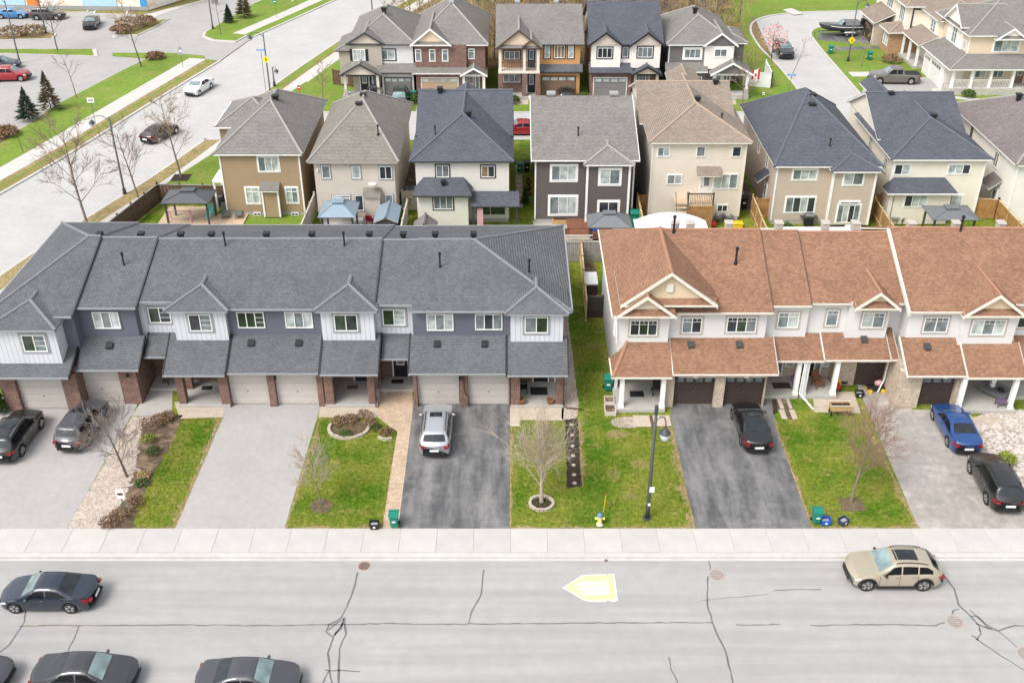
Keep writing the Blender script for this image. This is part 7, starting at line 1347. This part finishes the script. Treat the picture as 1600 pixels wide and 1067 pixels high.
sign('blue street name sign on a pale post at the crescent corner', gl(1232, 152), 2.6, [(2.5, .95, .22, 'sign_blue')]); sign('green and white sign on the verge of the side street', gl(432, 28), 2.5, [(2.2, .6, .5, 'sign_green')]); sign('white sign on the verge near the entrance island', gl(463, 10), 2.6, [(2.3, .5, .5, 'plastic_white')])
sign('small red and white sign on the corner lawn', gl(469, 152), 1.3, [(1.1, .4, .5, 'sign_red')]); sign('tall green backed sign on the parking lot lawn by the pavement', gl(286, 106), 2.6, [(2.0, .5, .9, 'plastic_grey')]); sign('white sign on the pavement by the tall street lamp', gl(150, 196), 2.9, [(2.7, .7, .5, 'plastic_white')])
sign('white notice on a green post in the planting bed', gl(196, 803), 1.75, [(1.45, .42, .62, 'plastic_white')], 'sign_green'); sign('white flag like sign at the crescent corner lawn', gl(1191, 163), 1.4, [(1.2, .25, .3, 'plastic_white')])
t = bpy.data.objects.get('street_sign')
c0 = G(423, 151); t = sign('blue street name blade beside the lamp with the yellow sign', (c0.x - .45, c0.y - .1, 0), 5.4, [(5.25, .9, .2, 'sign_blue')])
c0 = G(937, 822); t = thing('fire_hydrant', 'pale yellow fire hydrant with a blue cap on the lawn', 'hydrant', (c0.x, c0.y + .15, 0)); c1 = MB().lathe((0, 0), [(.19, 0), (.19, .05), (.12, .07), (.115, .5), (.16, .52), (.16, .57), (.12, .58)], 14).build('barrel', 'hydrant_yellow', t, True)
MB().lathe((0, 0), [(.15, .57), (.14, .68), (.09, .76), (.03, .78), (.03, .83)], 14).build('cap', 'hydrant_blue', t, True)
for sx in (-1, 1): MB().tube([(sx * .1, 0, .42), (sx * .24, 0, .42)], .065, 10).build('nozzle', 'hydrant_yellow', t); MB().tube([(sx * .22, 0, .42), (sx * .26, 0, .42)], .08, 8).build('nozzle_cap', 'hydrant_yellow', t)
MB().tube([(0, -.1, .40), (0, -.22, .40)], .085, 10).build('nozzle', 'hydrant_yellow', t)
c0 = G(943, 800); t = thing('marker_rod', 'thin yellow marker rod standing beside the fire hydrant', 'marker rod', (c0.x, c0.y, 0)); MB().tube([(0, 0, 0), (.08, .05, 1.25)], .022, 6).build('rod', 'plastic_yellow', t); MB().tube([(.075, .05, 1.15), (.08, .05, 1.25)], .03, 6).build('tip', 'sign_red', t)
t = thing('litter', 'scrap of white litter at the lawn edge in front of the hydrant', 'litter', gl(937, 821.5, .02)); MB().blob((0, 0, .06), (.16, .09, .06), 7, 4, .3).build('scrap', 'plastic_white', t)
# porch furniture
def chair(label, loc, rz, mat, cushion=None, name='porch_chair'):
    t = thing(name, label, 'chair', loc, rz); MB().box(-.28, .28, -.28, .28, .36, .42).build('seat', mat, t, bevel=.015); MB().extr([(-.28, .24, .40), (.28, .24, .40), (.28, .30, .40), (-.28, .30, .40)], (0, .22, .58)).build('backrest', mat, t)
    for x in (-.26, .26):
        for y in (-.25, .25): MB().box(x - .03, x + .03, y - .03, y + .03, 0, .38).build('leg', mat, t)
        MB().box(x - .05, x + .05, -.28, .3, .58, .62).build('arm', mat, t); MB().box(x - .025, x + .025, -.26, -.2, .38, .6).build('arm_post', mat, t)
    if cushion: MB().extr([(-.2, .12, .43), (.2, .12, .43), (.2, .22, .43), (-.2, .22, .43)], (0, .12, .36)).build('cushion', cushion, t)
c0 = G(1247, 612, .25); chair('purple porch chair with a tan cushion', (c0.x, c0.y + .1, .25), R(25), 'fabric_purple', 'paper' if False else 'wood_deck'); c0 = G(817, 612, .22); chair('black bench chair on the end porch of the charcoal row', (c0.x, c0.y, .22), R(90), 'plastic_black'); c0 = G(1277, 604, .25); chair('brown wooden chair at the shared porch wall', (c0.x, c0.y, .25), R(20), 'wood_red')
for i, u in enumerate((1122, 1137)): c0 = G(u, 346); chair(('grey patio chair on the lawn under the basement window', 'grey patio chair next to the wooden deck skirt')[1 - i], (c0.x, c0.y, 0), R(-20 + 40 * i), 'fabric_grey', name='patio_chair')
c0 = G(1552, 617, .28); t = thing('sofa', 'long grey outdoor sofa on the end porch', 'sofa', (c0.x, c0.y, .28), R(-50)); MB().box(-.85, .85, -.35, .35, .12, .4).build('seat', 'fabric_grey', t, bevel=.03); MB().box(-.85, .85, .28, .42, .38, .78).build('backrest', 'fabric_grey', t, bevel=.03)
for x in (-.85, .75): MB().box(x, x + .12, -.34, .3, .38, .6).build('arm', 'fabric_grey', t, bevel=.02)
MB().blob((.3, .1, .52), (.22, .14, .16), 8, 5, .1).build('cushion', 'fabric_black', t)
c0 = G(1563, 634, .28); t = thing('footstool', 'grey cushioned footstool in front of the outdoor sofa', 'stool', (c0.x, c0.y, .28)); MB().box(-.3, .3, -.25, .25, .3, .42).build('cushion', 'fabric_purple', t, bevel=.03)
for x in (-.26, .26):
    for y in (-.2, .2): MB().box(x - .02, x + .02, y - .02, y + .02, 0, .31).build('leg', 'steel_dark', t)
c0 = G(1025, 614, .28); t = thing('stroller', 'black folded stroller on the white columned end porch', 'stroller', (c0.x, c0.y, .28)); MB().extr([(-.22, -.2, .4), (-.22, .2, .45), (-.22, .35, .9), (-.22, .2, .95), (-.22, -.05, .6)], (.44, 0, 0)).build('seat', 'fabric_black', t); MB().tube([(-.22, .3, .8), (-.22, .55, 1.05), (.22, .55, 1.05), (.22, .3, .8)], .02, 5).build('handle', 'steel_dark', t)
for x in (-.25, .25):
    for y, r_ in ((-.3, .12), (.25, .15)): MB().tube([(x - .025, y, r_), (x + .025, y, r_)], r_, 12).build('wheel', 'rubber', t)
    MB().tube([(x, -.3, .12), (x * .9, .1, .55), (x, .25, .15)], .016, 5).build('frame', 'steel_dark', t)
c0 = G(1312, 650); t = thing('raised_planter', 'raised wooden planter on legs filled with dark soil', 'planter', (c0.x, c0.y + .2, 0)); W_, D_ = 1.25, .55
for y in (-D_ / 2, D_ / 2 - .04): MB().box(-W_ / 2, W_ / 2, y, y + .04, .42, .78).build('side_board', 'wood_honey', t)
for x in (-W_ / 2, W_ / 2 - .04): MB().box(x, x + .04, -D_ / 2 + .041, D_ / 2 - .041, .42, .775).build('end_board', 'wood_honey', t)
MB().box(-W_ / 2 + .04, W_ / 2 - .04, -D_ / 2 + .04, D_ / 2 - .04, .45, .70).build('soil', 'mulch', t)
m = MB(); 
for y in (-D_ / 2 - .04, D_ / 2 - .03): MB().box(-W_ / 2 - .04, W_ / 2 + .04, y, y + .08, .78, .82).build('rim', 'fence_vinyl', t)
for x in (-W_ / 2 + .02, W_ / 2 - .1):
    for y in (-D_ / 2 + .02, D_ / 2 - .1): MB().box(x, x + .08, y, y + .08, 0, .43).build('leg', 'plastic_black', t)
c0 = G(955, 640); t = thing('raised_bed', 'stepped wooden raised bed beside the end porch', 'planter', (c0.x, c0.y, 0))
for i, (x0, x1, y0, y1, h) in enumerate(((-.45, .25, -.7, .2, .3), (-.4, .22, .24, .95, .42))):
    for a in ((x0, x1, y0, y0 + .05), (x0, x1, y1 - .05, y1), (x0, x0 + .05, y0 + .051, y1 - .051), (x1 - .05, x1, y0 + .051, y1 - .051)): MB().box(*a, 0, h).build('board', 'fence_vinyl', t)
    MB().box(x0 + .05, x1 - .05, y0 + .05, y1 - .05, 0, h - .06).build('soil', 'soil', t)
c0 = G(1366, 611); t = thing('toy_wagon', 'black toy wagon with yellow wheels and a pink seat', 'wagon', (c0.x, c0.y, .012), R(4)); MB().box(-.55, .55, -.25, .25, .28, .42).build('tray', 'plastic_black', t, bevel=.03); MB().blob((.2, .05, .58), (.3, .18, .2), 8, 5, .15).build('seat', 'vinyl_pink', t); MB().tube([(-.5, 0, .35), (-.95, -.1, .6)], .02, 5).build('handle', 'steel_dark', t)
for x in (-.4, .45):
    for y in (-.28, .28): MB().tube([(x, y - .04, .15), (x, y + .04, .15)], .15, 12).build('wheel', 'plastic_yellow', t)
c0 = G(1343, 619); box_('black tub beside the toy wagon', 1343, 622, 'plastic_black')
t = thing('toy_car', 'red and yellow toy ride-on car on the shared porch', 'toy', (G(1307, 607, .25).x, G(1307, 607, .25).y, .25)); MB().box(-.16, .16, -.28, .28, .1, .38).build('body', 'plastic_red', t, bevel=.04); MB().box(-.15, .15, -.12, .2, .62, .68).build('roof', 'plastic_yellow', t, bevel=.02)
for x in (-.13, .13):
    for y in (-.1, .17): MB().box(x - .02, x + .02, y - .02, y + .02, .36, .63).build('pillar', 'plastic_yellow', t)
    for y in (-.2, .2): MB().tube([(x * 1.2 - .03, y, .1), (x * 1.2 + .03, y, .1)], .1, 10).build('wheel', 'rubber', t)
t = thing('broom', 'bundle of pale brooms leaning on the shared porch wall', 'broom', (G(1320, 606, .25).x, G(1320, 606, .25).y + .5, .25))
for k in range(3): MB().tube([(k * .08, 0, .1), (.15 + k * .12, .35, 1.7)], .018, 5).build('handle', 'ivory_trim', t); MB().box(k * .1 - .1, k * .1 + .08, -.05, .03, 0, .16).build('head', 'steel_dark', t)
t = thing('shovel', 'black shovel lying by the tan brick wall of the recessed garage', 'shovel', gl(1404, 622, .012), R(-60)); MB().tube([(0, 0, .03), (.9, 0, .05)], .02, 5).build('handle', 'wood_dark', t); MB().box(-.35, .05, -.18, .18, .0, .05).build('blade', 'plastic_black', t)
# rear yards
def shed(label, x0, x1, y0, y1, h, rise, roofmat, wallmat, axis='y'):
    t = thing('garden_shed', label, 'shed', ((x0 + x1) / 2, (y0 + y1) / 2, 0), world_coords=True); wbox(t, x0, x1, y0, y1, 0, h, wallmat); hp = hip(x0 - .12, x1 + .12, y0 - .12, y1 + .12, h, rise, axis, axis == 'h', False); add_roof(t, hp, roofmat, roofmat, 'ivory_trim', False, .08, gable=wallmat, inset=.12); MB().box((x0 + x1) / 2 - .4, (x0 + x1) / 2 + .4, y0 - .03, y0 + .01, .05, min(1.8, h - .1)).build('door', wallmat, t)
shed('small shed with blue grey ribbed roof behind the blush house', -11.1, -9.35, 77.6, 80.6, 1.9, .45, 'metal_roof_blue', 'steel_dark'); shed('little grey roofed playhouse shed behind the ivory house', -7.9, -6.2, 76.6, 78.4, 1.5, .75, 'shingle_grey', 'siding_greige')
c0 = G(579, 350); chair('red plastic chair in the yard behind the blush house', (c0.x, c0.y, 0), R(170), 'plastic_red', name='patio_chair')
for u, v, mt, lb in ((560, 352, 'plastic_white', 'white toy box behind the blush house'), (592, 351, 'plastic_blue', 'blue toy box behind the blush house'), (928, 366, 'plastic_blue', 'blue tub in front of the light grey gazebo'), (1152, 357, 'plastic_yellow', 'yellow tub behind the beige house')): t = thing('toy_box', lb, 'box', gl(u, v)); MB().box(-.4, .4, -.3, .3, 0, .5).build('tub', mt, t, bevel=.05); MB().box(-.43, .43, -.33, .33, .5, .56).build('lid', mt, t, bevel=.02)
t = thing('event_tent', 'white arched fabric tent roof behind the beige house', 'tent', (12.7, 75.5, 0)); m = MB(); xs_ = [-2.9 + 5.8 * k / 10 for k in range(11)]
for k in range(10): a, b = xs_[k], xs_[k + 1]; za, zb = 2.1 + .75 * (1 - (a / 2.9) ** 2), 2.1 + .75 * (1 - (b / 2.9) ** 2); m.extr([(a, -1.8, za), (b, -1.8, zb), (b, 1.8, zb), (a, 1.8, za)], (0, 0, .04))
m.build('canopy', 'canvas_white', t)
for x in (-2.8, 2.8):
    for y in (-1.7, 1.7): MB().tube([(x, y, 0), (x, y, 2.15)], .04, 6).build('post', 'plastic_white', t)
for y in (-1.8, 1.8): MB().tube([(x, y, 2.1 + .75 * (1 - (x / 2.9) ** 2)) for x in xs_], .04, 6).build('hoop', 'plastic_white', t)
t = thing('tarpaulin', 'blue tarpaulin over a heap beside the white tent', 'tarpaulin', (12.2, 79.6, 0)); MB().blob((0, 0, .35), (1.0, .6, .75), 12, 6, .1, random.Random(4)).build('sheet', 'canvas_blue', t)
t = thing('toy_car', 'red toy behind the beige house by the deck skirt', 'toy', gl(1111, 355)); MB().blob((0, 0, .3), (.45, .3, .3), 9, 5, .12, random.Random(6)).build('body', 'plastic_red', t)
t = thing('parasol', 'closed dark red parasol in front of the cream house', 'parasol', (G(1434, 348).x, G(1434, 348).y, 0)); MB().tube([(0, 0, 0), (0, 0, 2.6)], .03, 6).build('pole', 'steel_dark', t); MB().lathe((0, 0), [(.12, .75), (.26, .85), (.22, 1.4), (.10, 2.3), (.03, 2.65)], 10).build('canopy', 'canvas_red', t); MB().lathe((0, 0), [(.3, 0), (.3, .08)], 12).build('base', 'steel_dark', t)
t = thing('patio_table', 'round glass patio table behind the cream house', 'table', gl(1392, 350)); MB().lathe((0, 0), [(.6, .70), (.6, .73)], 18).build('top', 'glass_mid', t)
for k in range(4): a = R(45 + 90 * k); MB().tube([(.5 * math.cos(a), .5 * math.sin(a), 0), (.45 * math.cos(a), .45 * math.sin(a), .7)], .02, 5).build('leg', 'steel_dark', t)
c0 = G(1408, 350); chair('dark wire patio chair beside the round table', (c0.x, c0.y, 0), R(-60), 'steel_dark', name='patio_chair')
t = thing('cafe_lamp', 'thin dark patio lamp pole behind the cream house', 'lamp', gl(1388, 352)); MB().tube([(0, 0, 0), (0, 0, 2.6), (.1, 0, 2.75)], .03, 6).build('pole', 'steel_dark', t); MB().lathe((0, 0), [(.2, 0), (.2, .05)], 10).build('base', 'steel_dark', t)
barbecue('steel lidded barbecue in the yard of the tan house', gl(1262, 353)); 
dk2 = thing('deck', 'reddish timber deck with steps behind the dark brown house', 'deck', (5, 78, 0), world_coords=True)
for i in range(16): y = 77.6 + i * .24; MB().box(4.6, 8.2, y, y + .22, .35, .42).build('plank', 'wood_red', dk2)
for x in (4.65, 6.4, 8.1): MB().box(x - .05, x + .05, 77.6, 77.7, 0, 1.35).build('post', 'wood_red', dk2)
MB().extr([(4.6, 77.6, .42), (4.6, 77.7, .42), (3.2, 77.7, .05), (3.2, 77.6, .05)], (0, 0, .9)).build('stair_side', 'wood_red', dk2); MB().box(4.6, 8.1, 77.6, 77.68, 1.25, 1.33).build('handrail', 'wood_red', dk2)
t = thing('planter_box', 'long wooden planter along the wall of the dark brown house', 'planter', gl(885, 349)); MB().box(-1.2, 1.2, -.25, .25, 0, .4).build('box', 'wood_honey', t); MB().box(-1.1, 1.1, -.2, .2, .39, .41).build('soil', 'mulch', t)
bin_('black storage bin by the corner of the beige house', (20.2, 84.4, 0), 'plastic_black', s=1.2); t = thing('covered_bicycle', 'black covered bicycle leaning in the gap beside the beige house', 'bicycle', (10.9, 84.9, 0)); MB().blob((0, 0, .9), (.35, .8, .9), 10, 6, .12, random.Random(8)).build('cover', 'fabric_black', t)
for y in (-.5, .5): MB().tube([(-.03, y, .33), (.03, y, .33)], .33, 14).build('wheel', 'rubber', t)
t = thing('storage_box', 'white lidded storage box behind the pale fence', 'box', (5.95, 69.6, 0)); MB().box(-.4, .4, -.9, .9, 0, .9).build('body', 'wood_dark', t, bevel=.02); MB().extr([(-.45, -.95, .9), (.45, -.95, .9), (.45, .95, .9), (-.45, .95, .9)], (0, 0, .12)).build('lid', 'plastic_white', t)
# flag
t = thing('flag', 'red and white maple leaf flag hanging at the far grey house porch', 'flag', (26.3, 114.2, 0)); MB().tube([(0, 0, 2.6), (.9, -.3, 3.5)], .02, 5).build('staff', 'ivory_trim', t)
for x0, x1, mt in ((.1, .32, 'sign_red'), (.32, .76, 'plastic_white'), (.76, .98, 'sign_red')): MB().extr([(x0, -.3, 3.15 + x0 * .25 - .0), (x1, -.3, 3.15 + x1 * .25), (x1, -.3, 2.2), (x0, -.3, 2.2)], (0, .02, 0)).build('stripe', mt, t)
MB().extr([(.54, -.305, 2.45), (.60, -.305, 2.58), (.70, -.305, 2.66), (.63, -.305, 2.74), (.61, -.305, 2.86), (.54, -.305, 2.95), (.47, -.305, 2.86), (.45, -.305, 2.74), (.38, -.305, 2.66), (.48, -.305, 2.58)], (0, -.008, 0)).build('leaf_emblem', 'sign_red', t)
# boat on its trailer
c0 = G(1312, 58); t = thing('motor_boat', 'dark hulled motor boat with a windscreen on the crescent drive', 'boat', (c0.x, c0.y + .6, .55), R(2)); sec = []
for f_, w, zk, zs in ((-.0, .95, .15, .95), (.25, 1.0, .08, .95), (.5, 1.0, .05, .98), (.75, .75, .15, 1.05), (.92, .35, .45, 1.12), (1.0, .03, .9, 1.18)): x = 2.8 - 5.6 * f_; sec.append([(x, 0, zk), (x, w * .75, zk + .2), (x, w * .97, (zk + zs) / 2), (x, w, zs), (x, w * .82, zs + .04), (x, 0, zs + .06)])
m = MB()
for sg in (1, -1):
    b_ = len(m.v)
    for s_ in sec: m.v += [(p[0], p[1] * sg, p[2]) for p in s_]
    for i in range(len(sec) - 1):
        for j in range(5): m.f.append((b_ + i * 6 + j, b_ + i * 6 + j + 1, b_ + (i + 1) * 6 + j + 1, b_ + (i + 1) * 6 + j))
m.add(sec[0] + [(p[0], -p[1], p[2]) for p in sec[0][-2:0:-1]], [tuple(range(10))]); m.build('hull', 'paint_graphite', t, True)
MB().extr([(-.2, -.75, 1.0), (-.2, .75, 1.0), (.35, .65, 1.45), (.35, -.65, 1.45)], (.05, 0, .02)).build('windscreen', 'glass_screen', t); MB().extr([(.5, -.8, 1.0), (.5, .8, 1.0), (.5, .5, 1.5), (.5, -.5, 1.5)], (1.9, 0, -.05)).build('cover', 'fabric_grey', t); MB().box(2.7, 3.15, -.28, .28, .3, 1.65).build('outboard_motor', 'plastic_black', t, bevel=.08)
for sg in (-1, 1): MB().extr([(x, sg * (w + .005), z) for x, w, z in ((2.8, .955, .70), (0, 1.005, .72), (-1.4, .755, .84), (-1.4, .76, .92), (0, 1.0, .80), (2.8, .96, .78))], (0, sg * .012, 0)).build('stripe', 'plastic_white', t)
tr = thing('boat_trailer', 'galvanised boat trailer under the motor boat', 'trailer', (c0.x, c0.y + .6, .012), R(2))
for y in (-.6, .6): MB().box(-2.6, 2.7, y - .05, y + .05, .42, .54).build('rail', 'steel_grey', tr)
for x in (-2.2, 0, 2.4): MB().box(x - .05, x + .05, -.6, .6, .44, .52).build('cross_member', 'steel_grey', tr)
MB().tube([(-2.6, 0, .48), (-3.5, 0, .45)], .05, 6).build('tongue', 'steel_grey', tr)
for x in (.8, 1.5):
    for y in (-.85, .85): wh = MB().tube([(x, y - .1, .3), (x, y + .1, .3)], .3, 16).build('wheel', 'rubber', tr); MB().tube([(x, y - .11, .3), (x, y + .11, .3)], .16, 10).build('rim', 'chrome', wh)
for y in (-.85, .85): MB().extr([(.4, y - .12, .55), (.6, y - .12, .68), (1.7, y - .12, .68), (1.9, y - .12, .55)], (0, .24, 0)).build('mudguard', 'plastic_white', tr)
MB().tube([(-3.2, 0, 0), (-3.2, 0, .5)], .035, 6).build('jockey_wheel', 'steel_grey', tr)
# two people walking by the shop
def person(label, loc, rz, h, top, leg, stride=.18):
    v = [(0, 0, .52), (0, 0, .62), (0, 0, .80), (0, 0, .86), (0, .01, .93), (.055, 0, .50), (.06, stride * .5, .27), (.06, stride * .3, .03), (.06, stride * .3 + .07, .015), (-.055, 0, .50), (-.06, -stride * .3, .27), (-.06, -stride * .7, .04), (-.06, -stride * .7 + .07, .015), (.11, 0, .80), (.14, -.03, .63), (.14, .06, .50), (-.11, 0, .80), (-.14, .02, .63), (-.14, .10, .51)]
    r_ = [.075, .07, .075, .035, .062, .055, .04, .028, .025, .055, .04, .028, .025, .035, .028, .022, .035, .028, .022]; e = [(0, 1), (1, 2), (2, 3), (3, 4), (0, 5), (5, 6), (6, 7), (7, 8), (0, 9), (9, 10), (10, 11), (11, 12), (2, 13), (13, 14), (14, 15), (2, 16), (16, 17), (17, 18)]
    me = bpy.data.meshes.new('person'); me.from_pydata([(a * h, b * h, c_ * h) for a, b, c_ in v], e, []); o = bpy.data.objects.new('person', me); COL.objects.link(o); o.location = loc; o.rotation_euler.z = rz
    bm = bmesh.new(); bm.from_mesh(me); bm.verts.layers.skin.verify(); ly = bm.verts.layers.skin.active; bm.verts.ensure_lookup_table()
    for i, vt in enumerate(bm.verts): vt[ly].radius = (r_[i] * h, r_[i] * h); vt[ly].use_root = i == 0
    bm.to_mesh(me); bm.free(); md = o.modifiers.new('skin', 'SKIN'); md = o.modifiers.new('sub', 'SUBSURF'); md.levels = 1; md.render_levels = 2
    n = N('outfit_' + top); sp = n.n('ShaderNodeSeparateXYZ'); n.L(n.tc('Object'), sp.inputs[0]); zz = n.math('DIVIDE', sp.outputs[2], h)
    CL_ = dict(black=(.02, .02, .025), navy=(.03, .045, .10), grey=(.12, .12, .13)); c1 = n.mix(n.math('GREATER_THAN', zz, .52), CL_[leg], CL_[top]); c1 = n.mix(n.math('GREATER_THAN', zz, .86), c1, (.45, .30, .22)); c1 = n.mix(n.math('GREATER_THAN', zz, .945), c1, (.04, .03, .025)); n.out(c1, .8); me.materials.append(n.m)
    tag(o, label, 'person')
person('person in black clothes walking on the path by the shop', gl(339, 8, RZ + .01), R(20), 1.75, 'black', 'navy'); person('person in a grey jacket walking beside the other near the shop', gl(333, 6, RZ + .01), R(15), 1.7, 'grey', 'black')

# things in the narrow side yard beside the dark brown house
bin_('green bin in the side yard between the ivory and dark brown houses', (.75, 92.6, 0)); bin_('black bin in the side yard between the ivory and dark brown houses', (1.4, 92.8, 0), 'plastic_black')
for i, (x, y) in enumerate(((1.5, 87.3), (1.55, 88.6), (1.5, 90.0))): pot(('clay pot with a green plant nearest the small cedar', 'clay pot with a green plant in the middle of the side yard', 'clay pot with a green plant nearest the two bins')[i], (x, y, .01), .28, 'terracotta', 'leaf_green')
t = thing('stepping_path', 'pale paving strip along the side yard of the dark brown house', 'path', (.5, 88, 0), world_coords=True)
for k in range(9): MB().box(.35, .95, 84.6 + k * 1.1, 85.5 + k * 1.1, .008, .05).build('slab', 'concrete_walk', t, bevel=.01)
def ac_unit(label, loc):
    t = thing('air_conditioner', label, 'air conditioner', loc); MB().box(-.4, .4, -.4, .4, .05, .8).build('case', 'plastic_grey', t, bevel=.03); MB().lathe((0, 0), [(.33, .8), (.33, .83), (.1, .84)], 16).build('fan_grille', 'steel_dark', t); MB().box(-.45, .45, -.45, .45, 0, .05).build('pad', 'concrete_porch', t)
ac_unit('grey air conditioner beside the wall of the beige house', (20.1, 86.2, 0)); ac_unit('grey air conditioner in the gap beside the blush house', (-9.1, 87.2, 0)); ac_unit('grey air conditioner beside the wall of the brown house', (-17.3, 86.5, 0))
